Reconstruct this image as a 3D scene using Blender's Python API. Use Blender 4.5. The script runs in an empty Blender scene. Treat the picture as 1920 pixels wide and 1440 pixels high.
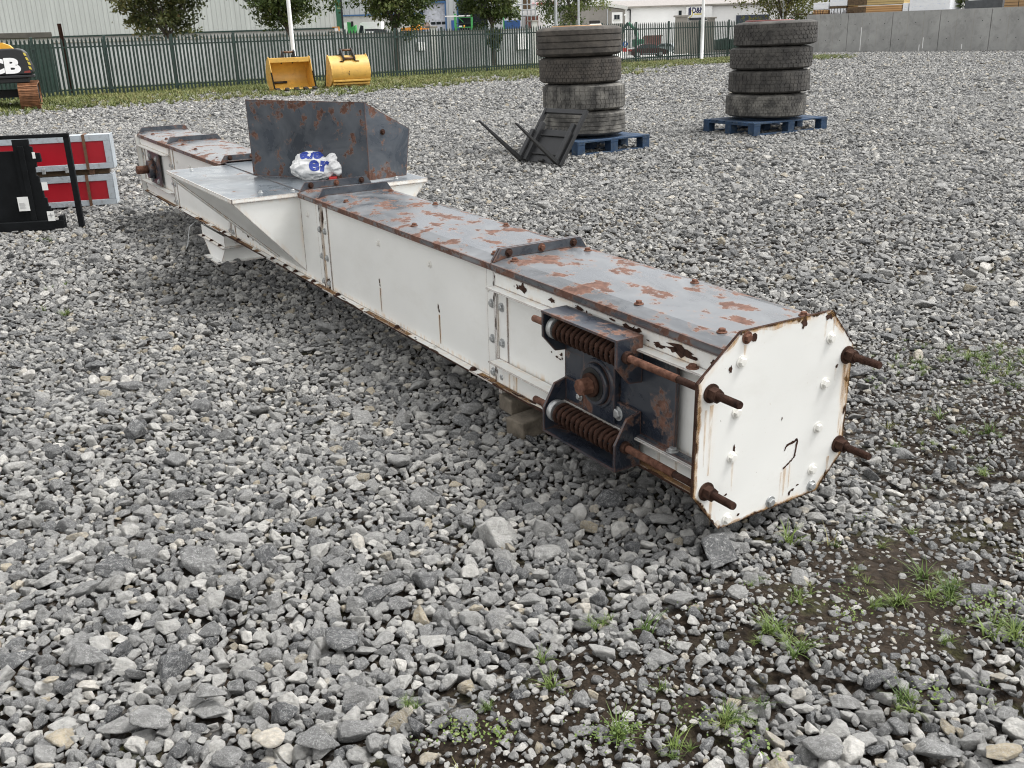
import bpy, bmesh, math, random
import numpy as np
from mathutils import Vector, Matrix, Euler, noise
from mathutils.bvhtree import BVHTree
R = math.radians
scene = bpy.context.scene
COL = scene.collection

# ------------------------------------------------------------------ camera, sky, sun, exposure
CAM = Vector((0.0, 0.0, 1.4))
FPX, PITCH, ROLL = 1826.7, R(19.80), R(-1.82)
_fw = Vector((0, math.cos(PITCH), -math.sin(PITCH)))
_up = Vector((0, math.sin(PITCH), math.cos(PITCH)))
_rt = Vector((1, 0, 0))
_c, _s = math.cos(ROLL), math.sin(ROLL)
cam_d = bpy.data.cameras.new("camera")
cam = bpy.data.objects.new("camera", cam_d)
COL.objects.link(cam)
cx = _c * _rt + _s * _up
cy = _c * _up - _s * _rt
m = Matrix((cx, cy, -_fw)).transposed().to_4x4()
m.translation = CAM
cam.matrix_world = m
cam_d.sensor_width = 36.0
cam_d.lens = 36.0 * FPX / 1920.0
cam_d.clip_start = 0.05
cam_d.clip_end = 3000.0
scene.camera = cam

SUN_EL, SUN_AZ = R(60), R(80)          # azimuth measured from +Y towards +X
w = bpy.data.worlds.new("World")
scene.world = w
w.use_nodes = True
nt = w.node_tree
for n in list(nt.nodes):
    nt.nodes.remove(n)
sky = nt.nodes.new("ShaderNodeTexSky")
sky.sky_type = 'NISHITA'
sky.sun_disc = False
sky.sun_elevation = SUN_EL
sky.sun_rotation = SUN_AZ
sky.air_density = 1.0
sky.dust_density = 2.5
hs = nt.nodes.new("ShaderNodeHueSaturation")
hs.inputs['Saturation'].default_value = 0.02
hs.inputs['Value'].default_value = 1.25
tc = nt.nodes.new("ShaderNodeTexCoord")
cn = nt.nodes.new("ShaderNodeTexNoise")
cn.inputs['Scale'].default_value = 2.6
cn.inputs['Detail'].default_value = 6
cr = nt.nodes.new("ShaderNodeValToRGB")
cr.color_ramp.elements[0].position = 0.36
cr.color_ramp.elements[0].color = (0.86, 0.88, 0.92, 1)
cr.color_ramp.elements[1].position = 0.60
cr.color_ramp.elements[1].color = (1.30, 1.29, 1.26, 1)
mx = nt.nodes.new("ShaderNodeMix")
mx.data_type = 'RGBA'
mx.blend_type = 'MULTIPLY'
mx.inputs[0].default_value = 1.0
bg = nt.nodes.new("ShaderNodeBackground")
bg.inputs['Strength'].default_value = 0.125
wo = nt.nodes.new("ShaderNodeOutputWorld")
nt.links.new(sky.outputs[0], hs.inputs['Color'])
nt.links.new(tc.outputs['Generated'], cn.inputs['Vector'])
nt.links.new(cn.outputs['Fac'], cr.inputs[0])
nt.links.new(hs.outputs[0], mx.inputs[6])
nt.links.new(cr.outputs[0], mx.inputs[7])
nt.links.new(mx.outputs[2], bg.inputs['Color'])
nt.links.new(bg.outputs[0], wo.inputs['Surface'])

sun_d = bpy.data.lights.new("sun", 'SUN')
sun_d.energy = 1.5
sun_d.angle = R(18)
sun_d.color = (1.0, 0.97, 0.93)
sun = bpy.data.objects.new("sun", sun_d)
COL.objects.link(sun)
sdir = Vector((math.sin(SUN_AZ) * math.cos(SUN_EL), math.cos(SUN_AZ) * math.cos(SUN_EL), math.sin(SUN_EL)))
sun.rotation_euler = sdir.to_track_quat('Z', 'Y').to_euler()
sun.location = (20, 20, 60)
vs = scene.view_settings
vs.view_transform = 'Standard'
vs.look = 'None'
vs.exposure = 1.03
vs.gamma = 1.0
try:
    scene.cycles.filter_width = 1.1
    scene.cycles.use_denoising = True
    scene.cycles.max_bounces = 6
    scene.cycles.transparent_max_bounces = 12
    scene.cycles.caustics_reflective = False
    scene.cycles.caustics_refractive = False
except Exception:
    pass


def ray(px, py):
    x, y = px - 960.0, py - 720.0
    x, y = _c * x + _s * y, -_s * x + _c * y
    return _rt * (x / FPX) - _up * (y / FPX) + _fw


def at(px, py, Y):
    d = ray(px, py)
    return CAM + d * (Y / d.y)


def gnd(px, py, z=0.0):
    d = ray(px, py)
    return CAM + d * ((z - CAM.z) / d.z)


# ------------------------------------------------------------------ material helpers
class NT:
    def __init__(s, name):
        s.m = bpy.data.materials.new(name)
        s.m.use_nodes = True
        s.t = s.m.node_tree
        s.b = s.t.nodes['Principled BSDF']
        s.out = s.t.nodes['Material Output']

    def n(s, typ, **kw):
        nd = s.t.nodes.new(typ)
        for k, v in kw.items():
            if hasattr(nd, k):
                setattr(nd, k, v)
        return nd

    def l(s, a, b):
        s.t.links.new(a, b)

    def coord(s, kind='Object', scale=(1, 1, 1)):
        t = s.n("ShaderNodeTexCoord")
        mp = s.n("ShaderNodeMapping")
        mp.inputs['Scale'].default_value = scale
        s.l(t.outputs[kind], mp.inputs['Vector'])
        return mp.outputs['Vector']

    def noise(s, vec, scale, detail=4, rough=0.55, dist=0.0):
        nd = s.n("ShaderNodeTexNoise")
        nd.inputs['Scale'].default_value = scale
        nd.inputs['Detail'].default_value = detail
        nd.inputs['Roughness'].default_value = rough
        nd.inputs['Distortion'].default_value = dist
        s.l(vec, nd.inputs['Vector'])
        return nd.outputs['Fac']

    def ramp(s, fac, stops, interp='LINEAR'):
        r = s.n("ShaderNodeValToRGB")
        el = r.color_ramp.elements
        r.color_ramp.interpolation = interp
        while len(el) < len(stops):
            el.new(0.5)
        for e, (p, c) in zip(el, stops):
            e.position = p
            e.color = (c, c, c, 1) if isinstance(c, (int, float)) else (*c, 1)
        if not isinstance(fac, (int, float)):
            s.l(fac, r.inputs[0])
        return r.outputs[0]

    def mix(s, fac, a, b, blend='MIX'):
        nd = s.n("ShaderNodeMix", data_type='RGBA', blend_type=blend)
        for sock, v in ((0, fac), (6, a), (7, b)):
            if isinstance(v, (int, float)):
                nd.inputs[sock].default_value = v if sock == 0 else (v, v, v, 1)
            elif isinstance(v, tuple):
                nd.inputs[sock].default_value = (*v, 1)
            else:
                s.l(v, nd.inputs[sock])
        return nd.outputs[2]

    def math(s, op, a, b=None, clamp=False):
        nd = s.n("ShaderNodeMath", operation=op, use_clamp=clamp)
        for i, v in enumerate((a, b)):
            if v is None:
                continue
            if isinstance(v, (int, float)):
                nd.inputs[i].default_value = v
            else:
                s.l(v, nd.inputs[i])
        return nd.outputs[0]

    def bump(s, h, strength=0.3, dist=0.01):
        b = s.n("ShaderNodeBump")
        b.inputs['Strength'].default_value = strength
        b.inputs['Distance'].default_value = dist
        s.l(h, b.inputs['Height'])
        s.l(b.outputs[0], s.b.inputs['Normal'])
        return b

    def set(s, color=None, rough=None, metal=None, spec=None, alpha=None):
        for k, v in (('Base Color', color), ('Roughness', rough), ('Metallic', metal),
                     ('Specular IOR Level', spec), ('Alpha', alpha)):
            if v is None:
                continue
            if isinstance(v, (int, float)):
                s.b.inputs[k].default_value = v
            elif isinstance(v, tuple):
                s.b.inputs[k].default_value = (*v, 1)
            else:
                s.l(v, s.b.inputs[k])
        return s.m

    def edge(s, radius, samples=4):
        bv = s.n("ShaderNodeBevel")
        bv.samples = samples
        bv.inputs['Radius'].default_value = radius
        g = s.n("ShaderNodeNewGeometry")
        d = s.n("ShaderNodeVectorMath", operation='DOT_PRODUCT')
        s.l(bv.outputs[0], d.inputs[0])
        s.l(g.outputs['Normal'], d.inputs[1])
        return s.math('SUBTRACT', 1.0, d.outputs['Value'], clamp=True)


def plain(name, col, rough=0.6, metal=0.0, var=0.25, scale=6.0, bump=0.0, dirt=None, spec=None):
    k = NT(name)
    v = k.coord()
    n1 = k.noise(v, scale, 5, 0.6)
    lo = tuple(c * (1 - var) for c in col)
    hi = tuple(min(1, c * (1 + var)) for c in col)
    c = k.ramp(n1, [(0.3, lo), (0.7, hi)])
    if dirt:
        n2 = k.noise(v, scale * 2.7, 6, 0.65)
        c = k.mix(k.ramp(n2, [(0.52, 0.0), (0.66, 1.0)]), c, dirt)
    k.set(color=c, rough=rough, metal=metal, spec=spec)
    if bump:
        k.bump(k.noise(v, scale * 8, 4), bump, 0.01)
    return k.m


RUST_D = (0.040, 0.020, 0.014)
RUST_M = (0.130, 0.062, 0.042)
RUST_L = (0.235, 0.125, 0.088)


def rust_color(k, v, bright=1.0):
    n = k.noise(v, 38, 6, 0.7)
    f = lambda c: tuple(x * bright for x in c)
    return k.ramp(n, [(0.28, f(RUST_D)), (0.5, f(RUST_M)), (0.72, f(RUST_L))])


def mat_rust(name='rusty_steel', bright=1.0):
    k = NT(name)
    v = k.coord()
    k.set(color=rust_color(k, v, bright), rough=0.9, spec=0.2)
    k.bump(k.noise(v, 90, 5, 0.7), 0.5, 0.004)
    return k.m


def mat_white_paint():
    k = NT('chipped_white_paint')
    v = k.coord()
    base = k.ramp(k.noise(v, 2.2, 3), [(0.3, (0.715, 0.715, 0.69)), (0.7, (0.785, 0.785, 0.76))])
    # faint grime specks
    base = k.mix(k.ramp(k.noise(v, 70, 3), [(0.70, 0.0), (0.78, 0.35)]), base, (0.45, 0.38, 0.28))
    gm = k.ramp(k.noise(k.coord('Object', (1, 1, 2.0)), 3.3, 7, 0.72), [(0.50, 0.0), (0.74, 0.30)])
    base = k.mix(gm, base, (0.58, 0.56, 0.51))
    # brown run-off beside the edges, streaked downwards
    vs_ = k.coord('Object', (1, 1, 0.16))
    e2 = k.edge(0.035)
    st = k.math('MULTIPLY', k.ramp(e2, [(0.01, 0.0), (0.30, 1.0)]), k.ramp(k.noise(vs_, 24, 4, 0.7), [(0.44, 0.0), (0.68, 1.0)]))
    base = k.mix(k.math('MULTIPLY', st, 0.75), base, (0.60, 0.38, 0.17))
    e1 = k.edge(0.010)
    ch = k.noise(v, 42, 6, 0.7)
    m1 = k.math('ADD', k.math('MULTIPLY', e1, 1.5), ch)
    m1 = k.ramp(m1, [(0.70, 0.0), (0.76, 1.0)])
    ch2 = k.ramp(k.noise(v, 14, 6, 0.75), [(0.755, 0.0), (0.77, 1.0)])
    mk = k.math('MAXIMUM', m1, ch2)
    col = k.mix(mk, base, rust_color(k, v, 0.75))
    rg = k.ramp(mk, [(0, 0.38), (1, 0.9)])
    k.set(color=col, rough=rg, spec=0.4)
    k.bump(k.math('SUBTRACT', k.noise(v, 4, 2), k.math('MULTIPLY', mk, 0.35)), 0.12, 0.02)
    return k.m


def mat_slate_paint(name, rust_thr=0.60, edge_amt=1.0, dusty=0.5, aniso=(0.55, 1, 1), seed=0.0, col=(0.055, 0.066, 0.082), rscale=7.5, band=None):
    k = NT(name)
    v0 = k.coord('Object', aniso)
    ad = k.n("ShaderNodeVectorMath", operation='ADD')
    k.l(v0, ad.inputs[0])
    ad.inputs[1].default_value = (seed, seed * 1.7, seed * 0.6)
    v = ad.outputs[0]
    vo = k.coord()
    base = k.ramp(k.noise(v, 3, 4), [(0.3, tuple(c * 0.8 for c in col)), (0.7, tuple(c * 1.3 for c in col))])
    dust_sheen = k.ramp(k.noise(v, 4.5, 6, 0.65, 1.2), [(0.40, 0.0), (0.72, 1.0)])
    base = k.mix(k.math('MULTIPLY', dust_sheen, dusty), base, (0.34, 0.35, 0.36))  # pale film: dust, with the sky's sheen put into the paint colour
    scr = k.ramp(k.noise(k.coord('Object', (2, 14, 2)), 9, 3, 0.7, 2.0), [(0.68, 0.0), (0.74, 0.5)])
    base = k.mix(k.math('MULTIPLY', scr, dusty), base, (0.42, 0.43, 0.44))
    nz = k.math('ADD', k.math('MULTIPLY', k.noise(v, rscale, 2, 0.5), 0.62), k.math('MULTIPLY', k.noise(v, rscale * 4.5, 6, 0.7), 0.38))
    ed = k.edge(0.012)
    m1 = k.math('ADD', nz, k.math('MULTIPLY', ed, 0.55 * edge_amt))
    if band:      # rust creeping in from the top and bottom rims of the sheet
        sp_ = k.n("ShaderNodeSeparateXYZ")
        k.l(vo, sp_.inputs[0])
        m1 = k.math('ADD', m1, k.ramp(sp_.outputs[2], [(band[0], band[4]), (band[0] + band[2], 0.0), (band[1] - band[3], 0.0), (band[1], band[5])]))
    mk = k.ramp(m1, [(rust_thr, 0.0), (rust_thr + 0.012, 1.0)])
    halo = k.ramp(m1, [(rust_thr - 0.035, 0.0), (rust_thr, 0.55)])
    base = k.mix(halo, base, (0.20, 0.13, 0.10))
    colr = k.mix(mk, base, rust_color(k, vo, 0.84))
    rg = k.mix(mk, k.ramp(dust_sheen, [(0, 0.24), (1, 0.5)]), 0.92)
    k.set(color=colr, rough=rg, spec=0.5)
    k.bump(k.math('SUBTRACT', k.math('MULTIPLY', k.noise(vo, 3.5, 2), 0.6), k.math('MULTIPLY', mk, 0.3)), 0.18, 0.02)
    return k.m


MT = {}
MT['white'] = mat_white_paint()
MT['lid'] = mat_slate_paint('rust_blistered_slate_paint', 0.549, 2.1, 0.44, (0.75, 1, 1), 0.0, (0.052, 0.058, 0.067), 10.0, (0.470, 0.99, 0.014, 0.05, 0.062, 0.0))
MT['deck'] = mat_slate_paint('smooth_slate_paint', 0.66, 0.7, 0.16, (1, 1, 1), 3.1, (0.085, 0.10, 0.115))
MT['guard'] = mat_slate_paint('rust_freckled_slate_paint', 0.598, 1.1, 0.15, (1, 1, 1), 7.7, (0.046, 0.055, 0.068), 15.0, (0.48, 0.92, 0.07, 0.15, 0.11, 0.10))
MT['flange'] = mat_slate_paint('worn_slate_flange_paint', 0.60, 0.7, 0.2, (1, 1, 1), 5.2, (0.035, 0.043, 0.055))
MT['navy'] = mat_slate_paint('worn_navy_paint', 0.585, 0.75, 0.10, (1, 1, 1), 9.4, (0.018, 0.023, 0.034))
MT['rust'] = mat_rust()
MT['rust_dark'] = mat_rust('dark_rusty_steel', 0.32)
MT['spring'] = mat_rust('rusty_spring_steel', 0.30)
MT['rustlight'] = mat_rust('bright_rusty_steel', 0.95)
MT['trackrust'] = plain('rusty_track_steel', (0.17, 0.075, 0.032), 0.8, 0.0, 0.5, 9)
MT['galv'] = plain('galvanised_steel', (0.42, 0.43, 0.43), 0.42, 0.6, 0.3, 60)
MT['paintbolt'] = plain('white_painted_bolt', (0.72, 0.71, 0.67), 0.45, 0.0, 0.15, 40)
MT['timber'] = plain('weathered_timber', (0.125, 0.105, 0.080), 0.85, 0, 0.45, 18, 0.4)
MT['black'] = plain('black_painted_steel', (0.012, 0.0125, 0.014), 0.42, 0, 0.25, 9)
MT['blackmatt'] = plain('matt_black_steel', (0.007, 0.0075, 0.008), 0.6, 0, 0.3, 9)
MT['silver'] = plain('pale_grey_extrusion', (0.40, 0.44, 0.475), 0.42, 0.15, 0.10, 8, 0, (0.30, 0.31, 0.32))
MT['framedark'] = plain('dull_black_coating', (0.008, 0.009, 0.010), 0.85, 0, 0.3, 9, 0, None, 0.15)
MT['red'] = plain('red_gloss_panel', (0.36, 0.008, 0.018), 0.30, 0, 0.14, 2.5)
MT['brownstrap'] = plain('brown_steel_strap', (0.11, 0.055, 0.028), 0.7, 0, 0.3, 30)
MT['label'] = plain('white_paper_label', (0.78, 0.78, 0.76), 0.6, 0, 0.05, 20)
MT['labelgrey'] = plain('grey_print', (0.42, 0.42, 0.42), 0.7, 0, 0.1, 20)
MT['yellow'] = plain('yellow_bucket_paint', (0.56, 0.33, 0.065), 0.45, 0, 0.14, 3.0, 0, (0.46, 0.27, 0.06))
MT['yellow2'] = plain('orange_yellow_paint', (0.72, 0.36, 0.025), 0.4, 0, 0.15, 3.0)
MT['greentin'] = plain('green_fence_paint', (0.004, 0.019, 0.0135), 0.5, 0, 0.3, 3)
MT['greenpost'] = plain('green_post_paint', (0.006, 0.026, 0.020), 0.45, 0, 0.25, 3)
MT['bluewood'] = plain('blue_painted_timber', (0.010, 0.034, 0.078), 0.8, 0, 0.4, 7, 0.3, (0.04, 0.06, 0.08))
MT['poleW'] = plain('white_pole_paint', (0.80, 0.80, 0.80), 0.35, 0, 0.05, 3)
MT['poleG'] = plain('grey_galvanised_pole', (0.44, 0.46, 0.47), 0.45, 0.4, 0.15, 3)
MT['bark'] = plain('grey_brown_bark', (0.085, 0.07, 0.055), 0.9, 0, 0.4, 14, 0.5)
MT['glassdark'] = plain('dark_window_glass', (0.02, 0.025, 0.03), 0.08, 0, 0.1, 2)
MT['plainwhite'] = plain('white_render', (0.80, 0.80, 0.79), 0.8, 0, 0.05, 0.6)
MT['greyrender'] = plain('grey_brown_render', (0.24, 0.225, 0.205), 0.9, 0, 0.18, 0.8, 0.1)
MT['blue'] = plain('blue_paint', (0.03, 0.10, 0.32), 0.5, 0, 0.2, 3)
MT['bluetrim'] = plain('blue_trim_paint', (0.035, 0.11, 0.25), 0.5, 0, 0.15, 3)
MT['green'] = plain('bright_green_paint', (0.05, 0.32, 0.08), 0.45, 0, 0.2, 3)
MT['darkgreen'] = plain('dark_green_paint', (0.012, 0.035, 0.026), 0.55, 0, 0.3, 2, 0, (0.03, 0.05, 0.04))
MT['greentrim'] = plain('green_trim_paint', (0.02, 0.11, 0.06), 0.5, 0, 0.2, 2)
MT['orange'] = plain('orange_machine_paint', (0.66, 0.25, 0.02), 0.45, 0, 0.2, 3)
MT['maroon'] = plain('maroon_car_paint', (0.055, 0.012, 0.014), 0.25, 0, 0.15, 3)
MT['silvercar'] = plain('silver_car_paint', (0.30, 0.33, 0.34), 0.28, 0.3, 0.1, 3)
MT['tyreblack'] = plain('black_rubber', (0.018, 0.018, 0.018), 0.75, 0, 0.3, 10)
MT['bluetext'] = plain('blue_print', (0.03, 0.06, 0.33), 0.5, 0, 0.05, 5)
MT['navytext'] = plain('navy_print', (0.01, 0.015, 0.07), 0.5, 0, 0.05, 5)
MT['yellowtext'] = plain('yellow_print', (0.62, 0.50, 0.08), 0.5, 0, 0.05, 5)
MT['redtext'] = plain('red_print', (0.55, 0.03, 0.03), 0.5, 0, 0.05, 5)
MT['whitetext'] = plain('white_lettering', (0.85, 0.85, 0.85), 0.4, 0, 0.03, 5)
MT['timberyel'] = plain('fresh_sawn_timber', (0.44, 0.30, 0.135), 0.8, 0, 0.25, 2.5)
MT['timbertan'] = plain('orange_tan_timber', (0.40, 0.24, 0.11), 0.8, 0, 0.25, 2.5)
MT['timberdark'] = plain('dark_timber_ends', (0.10, 0.065, 0.035), 0.85, 0, 0.5, 9)
MT['brick'] = plain('red_brown_brick', (0.14, 0.055, 0.04), 0.9, 0, 0.3, 4)


def mat_stone():
    k = NT('limestone_gravel')
    at_ = k.n("ShaderNodeAttribute", attribute_type='INSTANCER', attribute_name='tone')
    oi = k.n("ShaderNodeObjectInfo")
    t = at_.outputs['Fac']
    base = k.ramp(t, [(0.0, (0.055, 0.057, 0.061)), (0.14, (0.100, 0.102, 0.105)), (0.34, (0.185, 0.185, 0.183)), (0.60, (0.310, 0.306, 0.295)),
                      (0.80, (0.460, 0.450, 0.425)), (0.91, (0.60, 0.58, 0.54)), (0.945, (0.27, 0.235, 0.175)), (0.965, (0.40, 0.345, 0.255)), (0.985, (0.53, 0.485, 0.41)), (1.0, (0.58, 0.56, 0.52))])
    tcn = k.n("ShaderNodeTexCoord")
    ad = k.n("ShaderNodeVectorMath", operation='ADD')
    sc = k.n("ShaderNodeVectorMath", operation='SCALE')
    cb = k.n("ShaderNodeCombineXYZ")
    for i in range(3):
        k.l(oi.outputs['Random'], cb.inputs[i])
    k.l(cb.outputs[0], sc.inputs[0])
    sc.inputs['Scale'].default_value = 37.0
    k.l(tcn.outputs['Object'], ad.inputs[0])
    k.l(sc.outputs[0], ad.inputs[1])
    v = ad.outputs[0]
    n1 = k.noise(v, 1.6, 6, 0.65)
    base = k.mix(1.0, base, k.ramp(n1, [(0.25, 0.62), (0.75, 1.42)]), 'MULTIPLY')
    # chalky bloom and pale calcite veins
    bl = k.ramp(k.noise(v, 4.2, 7, 0.72), [(0.50, 0.0), (0.68, 0.62)])
    base = k.mix(bl, base, (0.44, 0.44, 0.43))
    vv = k.noise(v, 1.1, 4, 0.6, 1.5)
    vein = k.math('ABSOLUTE', k.math('SUBTRACT', vv, 0.5))
    base = k.mix(k.ramp(vein, [(0.004, 0.55), (0.012, 0.0)]), base, (0.55, 0.55, 0.54))
    k.set(color=base, rough=0.78, spec=0.35)
    h = k.math('ADD', k.noise(v, 3.0, 8, 0.7), k.math('MULTIPLY', k.noise(v, 14, 4, 0.7), 0.35))
    k.bump(h, 0.65, 0.14)
    return k.m


MT['stone'] = mat_stone()


def mat_ground():
    k = NT('gravel_soil_ground')
    v = k.coord('Object')
    vo = k.n("ShaderNodeTexVoronoi", feature='F1')
    vo.inputs['Scale'].default_value = 24
    nz = k.n("ShaderNodeTexNoise")
    nz.inputs['Scale'].default_value = 30
    k.l(v, nz.inputs['Vector'])
    ad = k.n("ShaderNodeVectorMath", operation='MULTIPLY_ADD')
    k.l(nz.outputs['Color'], ad.inputs[0])
    ad.inputs[1].default_value = (0.03, 0.03, 0.03)
    k.l(v, ad.inputs[2])
    k.l(ad.outputs[0], vo.inputs['Vector'])
    sep = k.n("ShaderNodeSeparateColor")
    k.l(vo.outputs['Color'], sep.inputs[0])
    gcol = k.ramp(sep.outputs[0], [(0.0, (0.06, 0.063, 0.066)), (0.30, (0.16, 0.162, 0.161)), (0.62, (0.28, 0.277, 0.267)), (0.86, (0.42, 0.412, 0.39)), (0.95, (0.46, 0.40, 0.30)), (1.0, (0.60, 0.58, 0.54))])
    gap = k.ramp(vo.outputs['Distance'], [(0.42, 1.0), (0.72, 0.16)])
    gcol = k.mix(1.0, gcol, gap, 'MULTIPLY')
    big = k.ramp(k.noise(v, 0.35, 4), [(0.3, 0.86), (0.7, 1.12)])
    gcol = k.mix(1.0, gcol, big, 'MULTIPLY')
    soil = k.ramp(k.noise(v, 40, 7, 0.7), [(0.3, (0.012, 0.009, 0.006)), (0.55, (0.034, 0.024, 0.016)), (0.78, (0.095, 0.074, 0.055))])
    moss = k.ramp(k.noise(v, 5.0, 5, 0.65), [(0.55, 0.0), (0.66, 0.8)])
    soil = k.mix(moss, soil, k.ramp(k.noise(v, 120, 4, 0.7), [(0.35, (0.014, 0.016, 0.005)), (0.7, (0.060, 0.062, 0.017))]))
    sa = k.n("ShaderNodeAttribute", attribute_name='soil')
    sm = k.math('ADD', sa.outputs['Fac'], k.math('MULTIPLY', k.math('SUBTRACT', k.noise(v, 14, 5, 0.7), 0.5), 0.9))
    col = k.mix(k.ramp(sm, [(0.40, 0.0), (0.58, 1.0)]), gcol, soil)
    ga = k.n("ShaderNodeAttribute", attribute_name='grass')
    gm = k.math('ADD', ga.outputs['Fac'], k.math('MULTIPLY', k.math('SUBTRACT', k.noise(v, 1.3, 6, 0.7), 0.5), 1.5))
    gr = k.ramp(k.noise(v, 9, 6, 0.75), [(0.3, (0.045, 0.060, 0.018)), (0.55, (0.105, 0.120, 0.040)), (0.75, (0.19, 0.175, 0.085))])
    col = k.mix(k.ramp(gm, [(0.42, 0.0), (0.60, 0.95)]), col, gr)
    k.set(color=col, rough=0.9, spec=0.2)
    hh = k.math('ADD', k.math('MULTIPLY', vo.outputs['Distance'], -1.2), k.math('MULTIPLY', k.noise(v, 60, 6, 0.7), 0.5))
    k.bump(hh, 1.0, 0.03)
    return k.m


MT['ground'] = mat_ground()


def mat_grass(name, lo, hi):
    k = NT(name)
    at_ = k.n("ShaderNodeAttribute", attribute_type='INSTANCER', attribute_name='tone')
    v = k.coord('Object')
    f = k.math('ADD', k.math('MULTIPLY', at_.outputs['Fac'], 0.75), k.math('MULTIPLY', k.noise(v, 9, 2), 0.25))
    k.set(color=k.ramp(f, [(0.1, lo), (0.6, hi), (0.95, tuple(c * 1.0 for c in (0.24, 0.20, 0.095)))]), rough=0.55, spec=0.3)
    k.b.inputs['Subsurface Weight'].default_value = 0.0
    return k.m


MT['grass'] = mat_grass('green_grass_blades', (0.042, 0.078, 0.014), (0.120, 0.168, 0.038))
MT['grassdry'] = mat_grass('dry_grass_blades', (0.075, 0.105, 0.026), (0.175, 0.190, 0.062))


def mat_leaf(name, cols):
    k = NT(name)
    a = k.n("ShaderNodeAttribute", attribute_name='tone')
    c = k.ramp(a.outputs['Fac'], [(i / (len(cols) - 1), c) for i, c in enumerate(cols)])
    k.set(color=c, rough=0.55, spec=0.3)
    tr = k.n("ShaderNodeBsdfTranslucent")
    k.l(c, tr.inputs['Color'])
    ms = k.n("ShaderNodeMixShader")
    ms.inputs[0].default_value = 0.28
    k.l(k.b.outputs[0], ms.inputs[1])
    k.l(tr.outputs[0], ms.inputs[2])
    k.l(ms.outputs[0], k.out.inputs['Surface'])
    return k.m


MT['leafdark'] = mat_leaf('dark_green_leaves', [(0.028, 0.046, 0.012), (0.062, 0.092, 0.024), (0.125, 0.155, 0.045), (0.20, 0.18, 0.065)])
MT['leafolive'] = mat_leaf('olive_brown_leaves', [(0.035, 0.044, 0.014), (0.075, 0.090, 0.028), (0.145, 0.140, 0.046), (0.21, 0.145, 0.065)])
MT['leafyellow'] = mat_leaf('yellow_green_leaves', [(0.060, 0.075, 0.018), (0.115, 0.125, 0.030), (0.18, 0.17, 0.045), (0.25, 0.20, 0.07)])


def mat_corrugated(name, col, pitch, axis=0, depth=0.5):
    """ribbed sheet cladding: rib profile through bump along the object's local x axis"""
    k = NT(name)
    v = k.coord('Object')
    sp = k.n("ShaderNodeSeparateXYZ")
    k.l(v, sp.inputs[0])
    f = k.math('FRACT', k.math('DIVIDE', sp.outputs[axis], pitch))
    tri = k.math('ABSOLUTE', k.math('SUBTRACT', f, 0.5))
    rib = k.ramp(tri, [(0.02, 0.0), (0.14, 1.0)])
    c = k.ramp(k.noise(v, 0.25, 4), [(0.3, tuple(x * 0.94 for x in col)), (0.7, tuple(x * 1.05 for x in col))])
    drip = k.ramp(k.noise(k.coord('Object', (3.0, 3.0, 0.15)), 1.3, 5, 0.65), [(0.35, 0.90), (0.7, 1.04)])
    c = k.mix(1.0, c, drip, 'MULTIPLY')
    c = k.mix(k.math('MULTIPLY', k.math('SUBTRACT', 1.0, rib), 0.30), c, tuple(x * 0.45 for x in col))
    k.set(color=c, rough=0.5, spec=0.3)
    k.bump(rib, depth, 0.06)
    return k.m


MT['clad'] = mat_corrugated('pale_grey_green_cladding', (0.585, 0.612, 0.575), 0.305)
MT['clad2'] = mat_corrugated('light_grey_cladding', (0.47, 0.49, 0.50), 0.42)


def mat_concrete(name, col, streak=True, bump=0.2):
    k = NT(name)
    v = k.coord('Object')
    n1 = k.noise(v, 0.9, 7, 0.65)
    c = k.ramp(n1, [(0.3, tuple(x * 0.82 for x in col)), (0.7, tuple(x * 1.14 for x in col))])
    st = k.ramp(k.noise(k.coord('Object', (1.3, 1.3, 0.9)), 1.9, 8, 0.72, 0.6), [(0.50, 0.0), (0.62, 1.0)])
    c = k.mix(k.math('MULTIPLY', st, 0.35 if streak else 0.1), c, tuple(x * 0.5 for x in col))
    c = k.mix(k.ramp(k.noise(v, 22, 4), [(0.62, 0.0), (0.75, 0.4)]), c, tuple(x * 0.6 for x in col))
    k.set(color=c, rough=0.88, spec=0.25)
    k.bump(k.noise(v, 14, 6), bump, 0.02)
    return k.m


MT['concrete'] = mat_concrete('board_marked_concrete', (0.335, 0.335, 0.325))
MT['blockwall'] = mat_concrete('pale_rendered_blockwork', (0.42, 0.43, 0.43))
MT['plinth'] = mat_concrete('pale_plinth_render', (0.55, 0.55, 0.52), False)
MT['pier'] = mat_concrete('grey_buff_pier', (0.30, 0.28, 0.25))
MT['tarmac'] = mat_concrete('pale_concrete_yard', (0.50, 0.50, 0.48), False)


def mat_rubber(name, col, dust, amt):
    k = NT(name)
    v = k.coord('Object')
    c = k.ramp(k.noise(v, 7, 5), [(0.3, tuple(x * 0.75 for x in col)), (0.7, tuple(x * 1.25 for x in col))])
    d = k.ramp(k.noise(v, 5.5, 6, 0.7), [(0.42, 0.0), (0.68, amt)])
    c = k.mix(d, c, dust)
    k.set(color=c, rough=0.82, spec=0.3)
    k.bump(k.noise(v, 50, 4), 0.25, 0.01)
    return k.m


MT['rubber1'] = mat_rubber('dusty_tyre_rubber', (0.052, 0.050, 0.047), (0.21, 0.20, 0.18), 0.9)
MT['rubber2'] = mat_rubber('brown_grey_tyre_rubber', (0.042, 0.038, 0.034), (0.105, 0.092, 0.078), 0.8)
MT['rubber3'] = mat_rubber('dark_tyre_rubber', (0.040, 0.038, 0.036), (0.115, 0.108, 0.098), 0.75)


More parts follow.
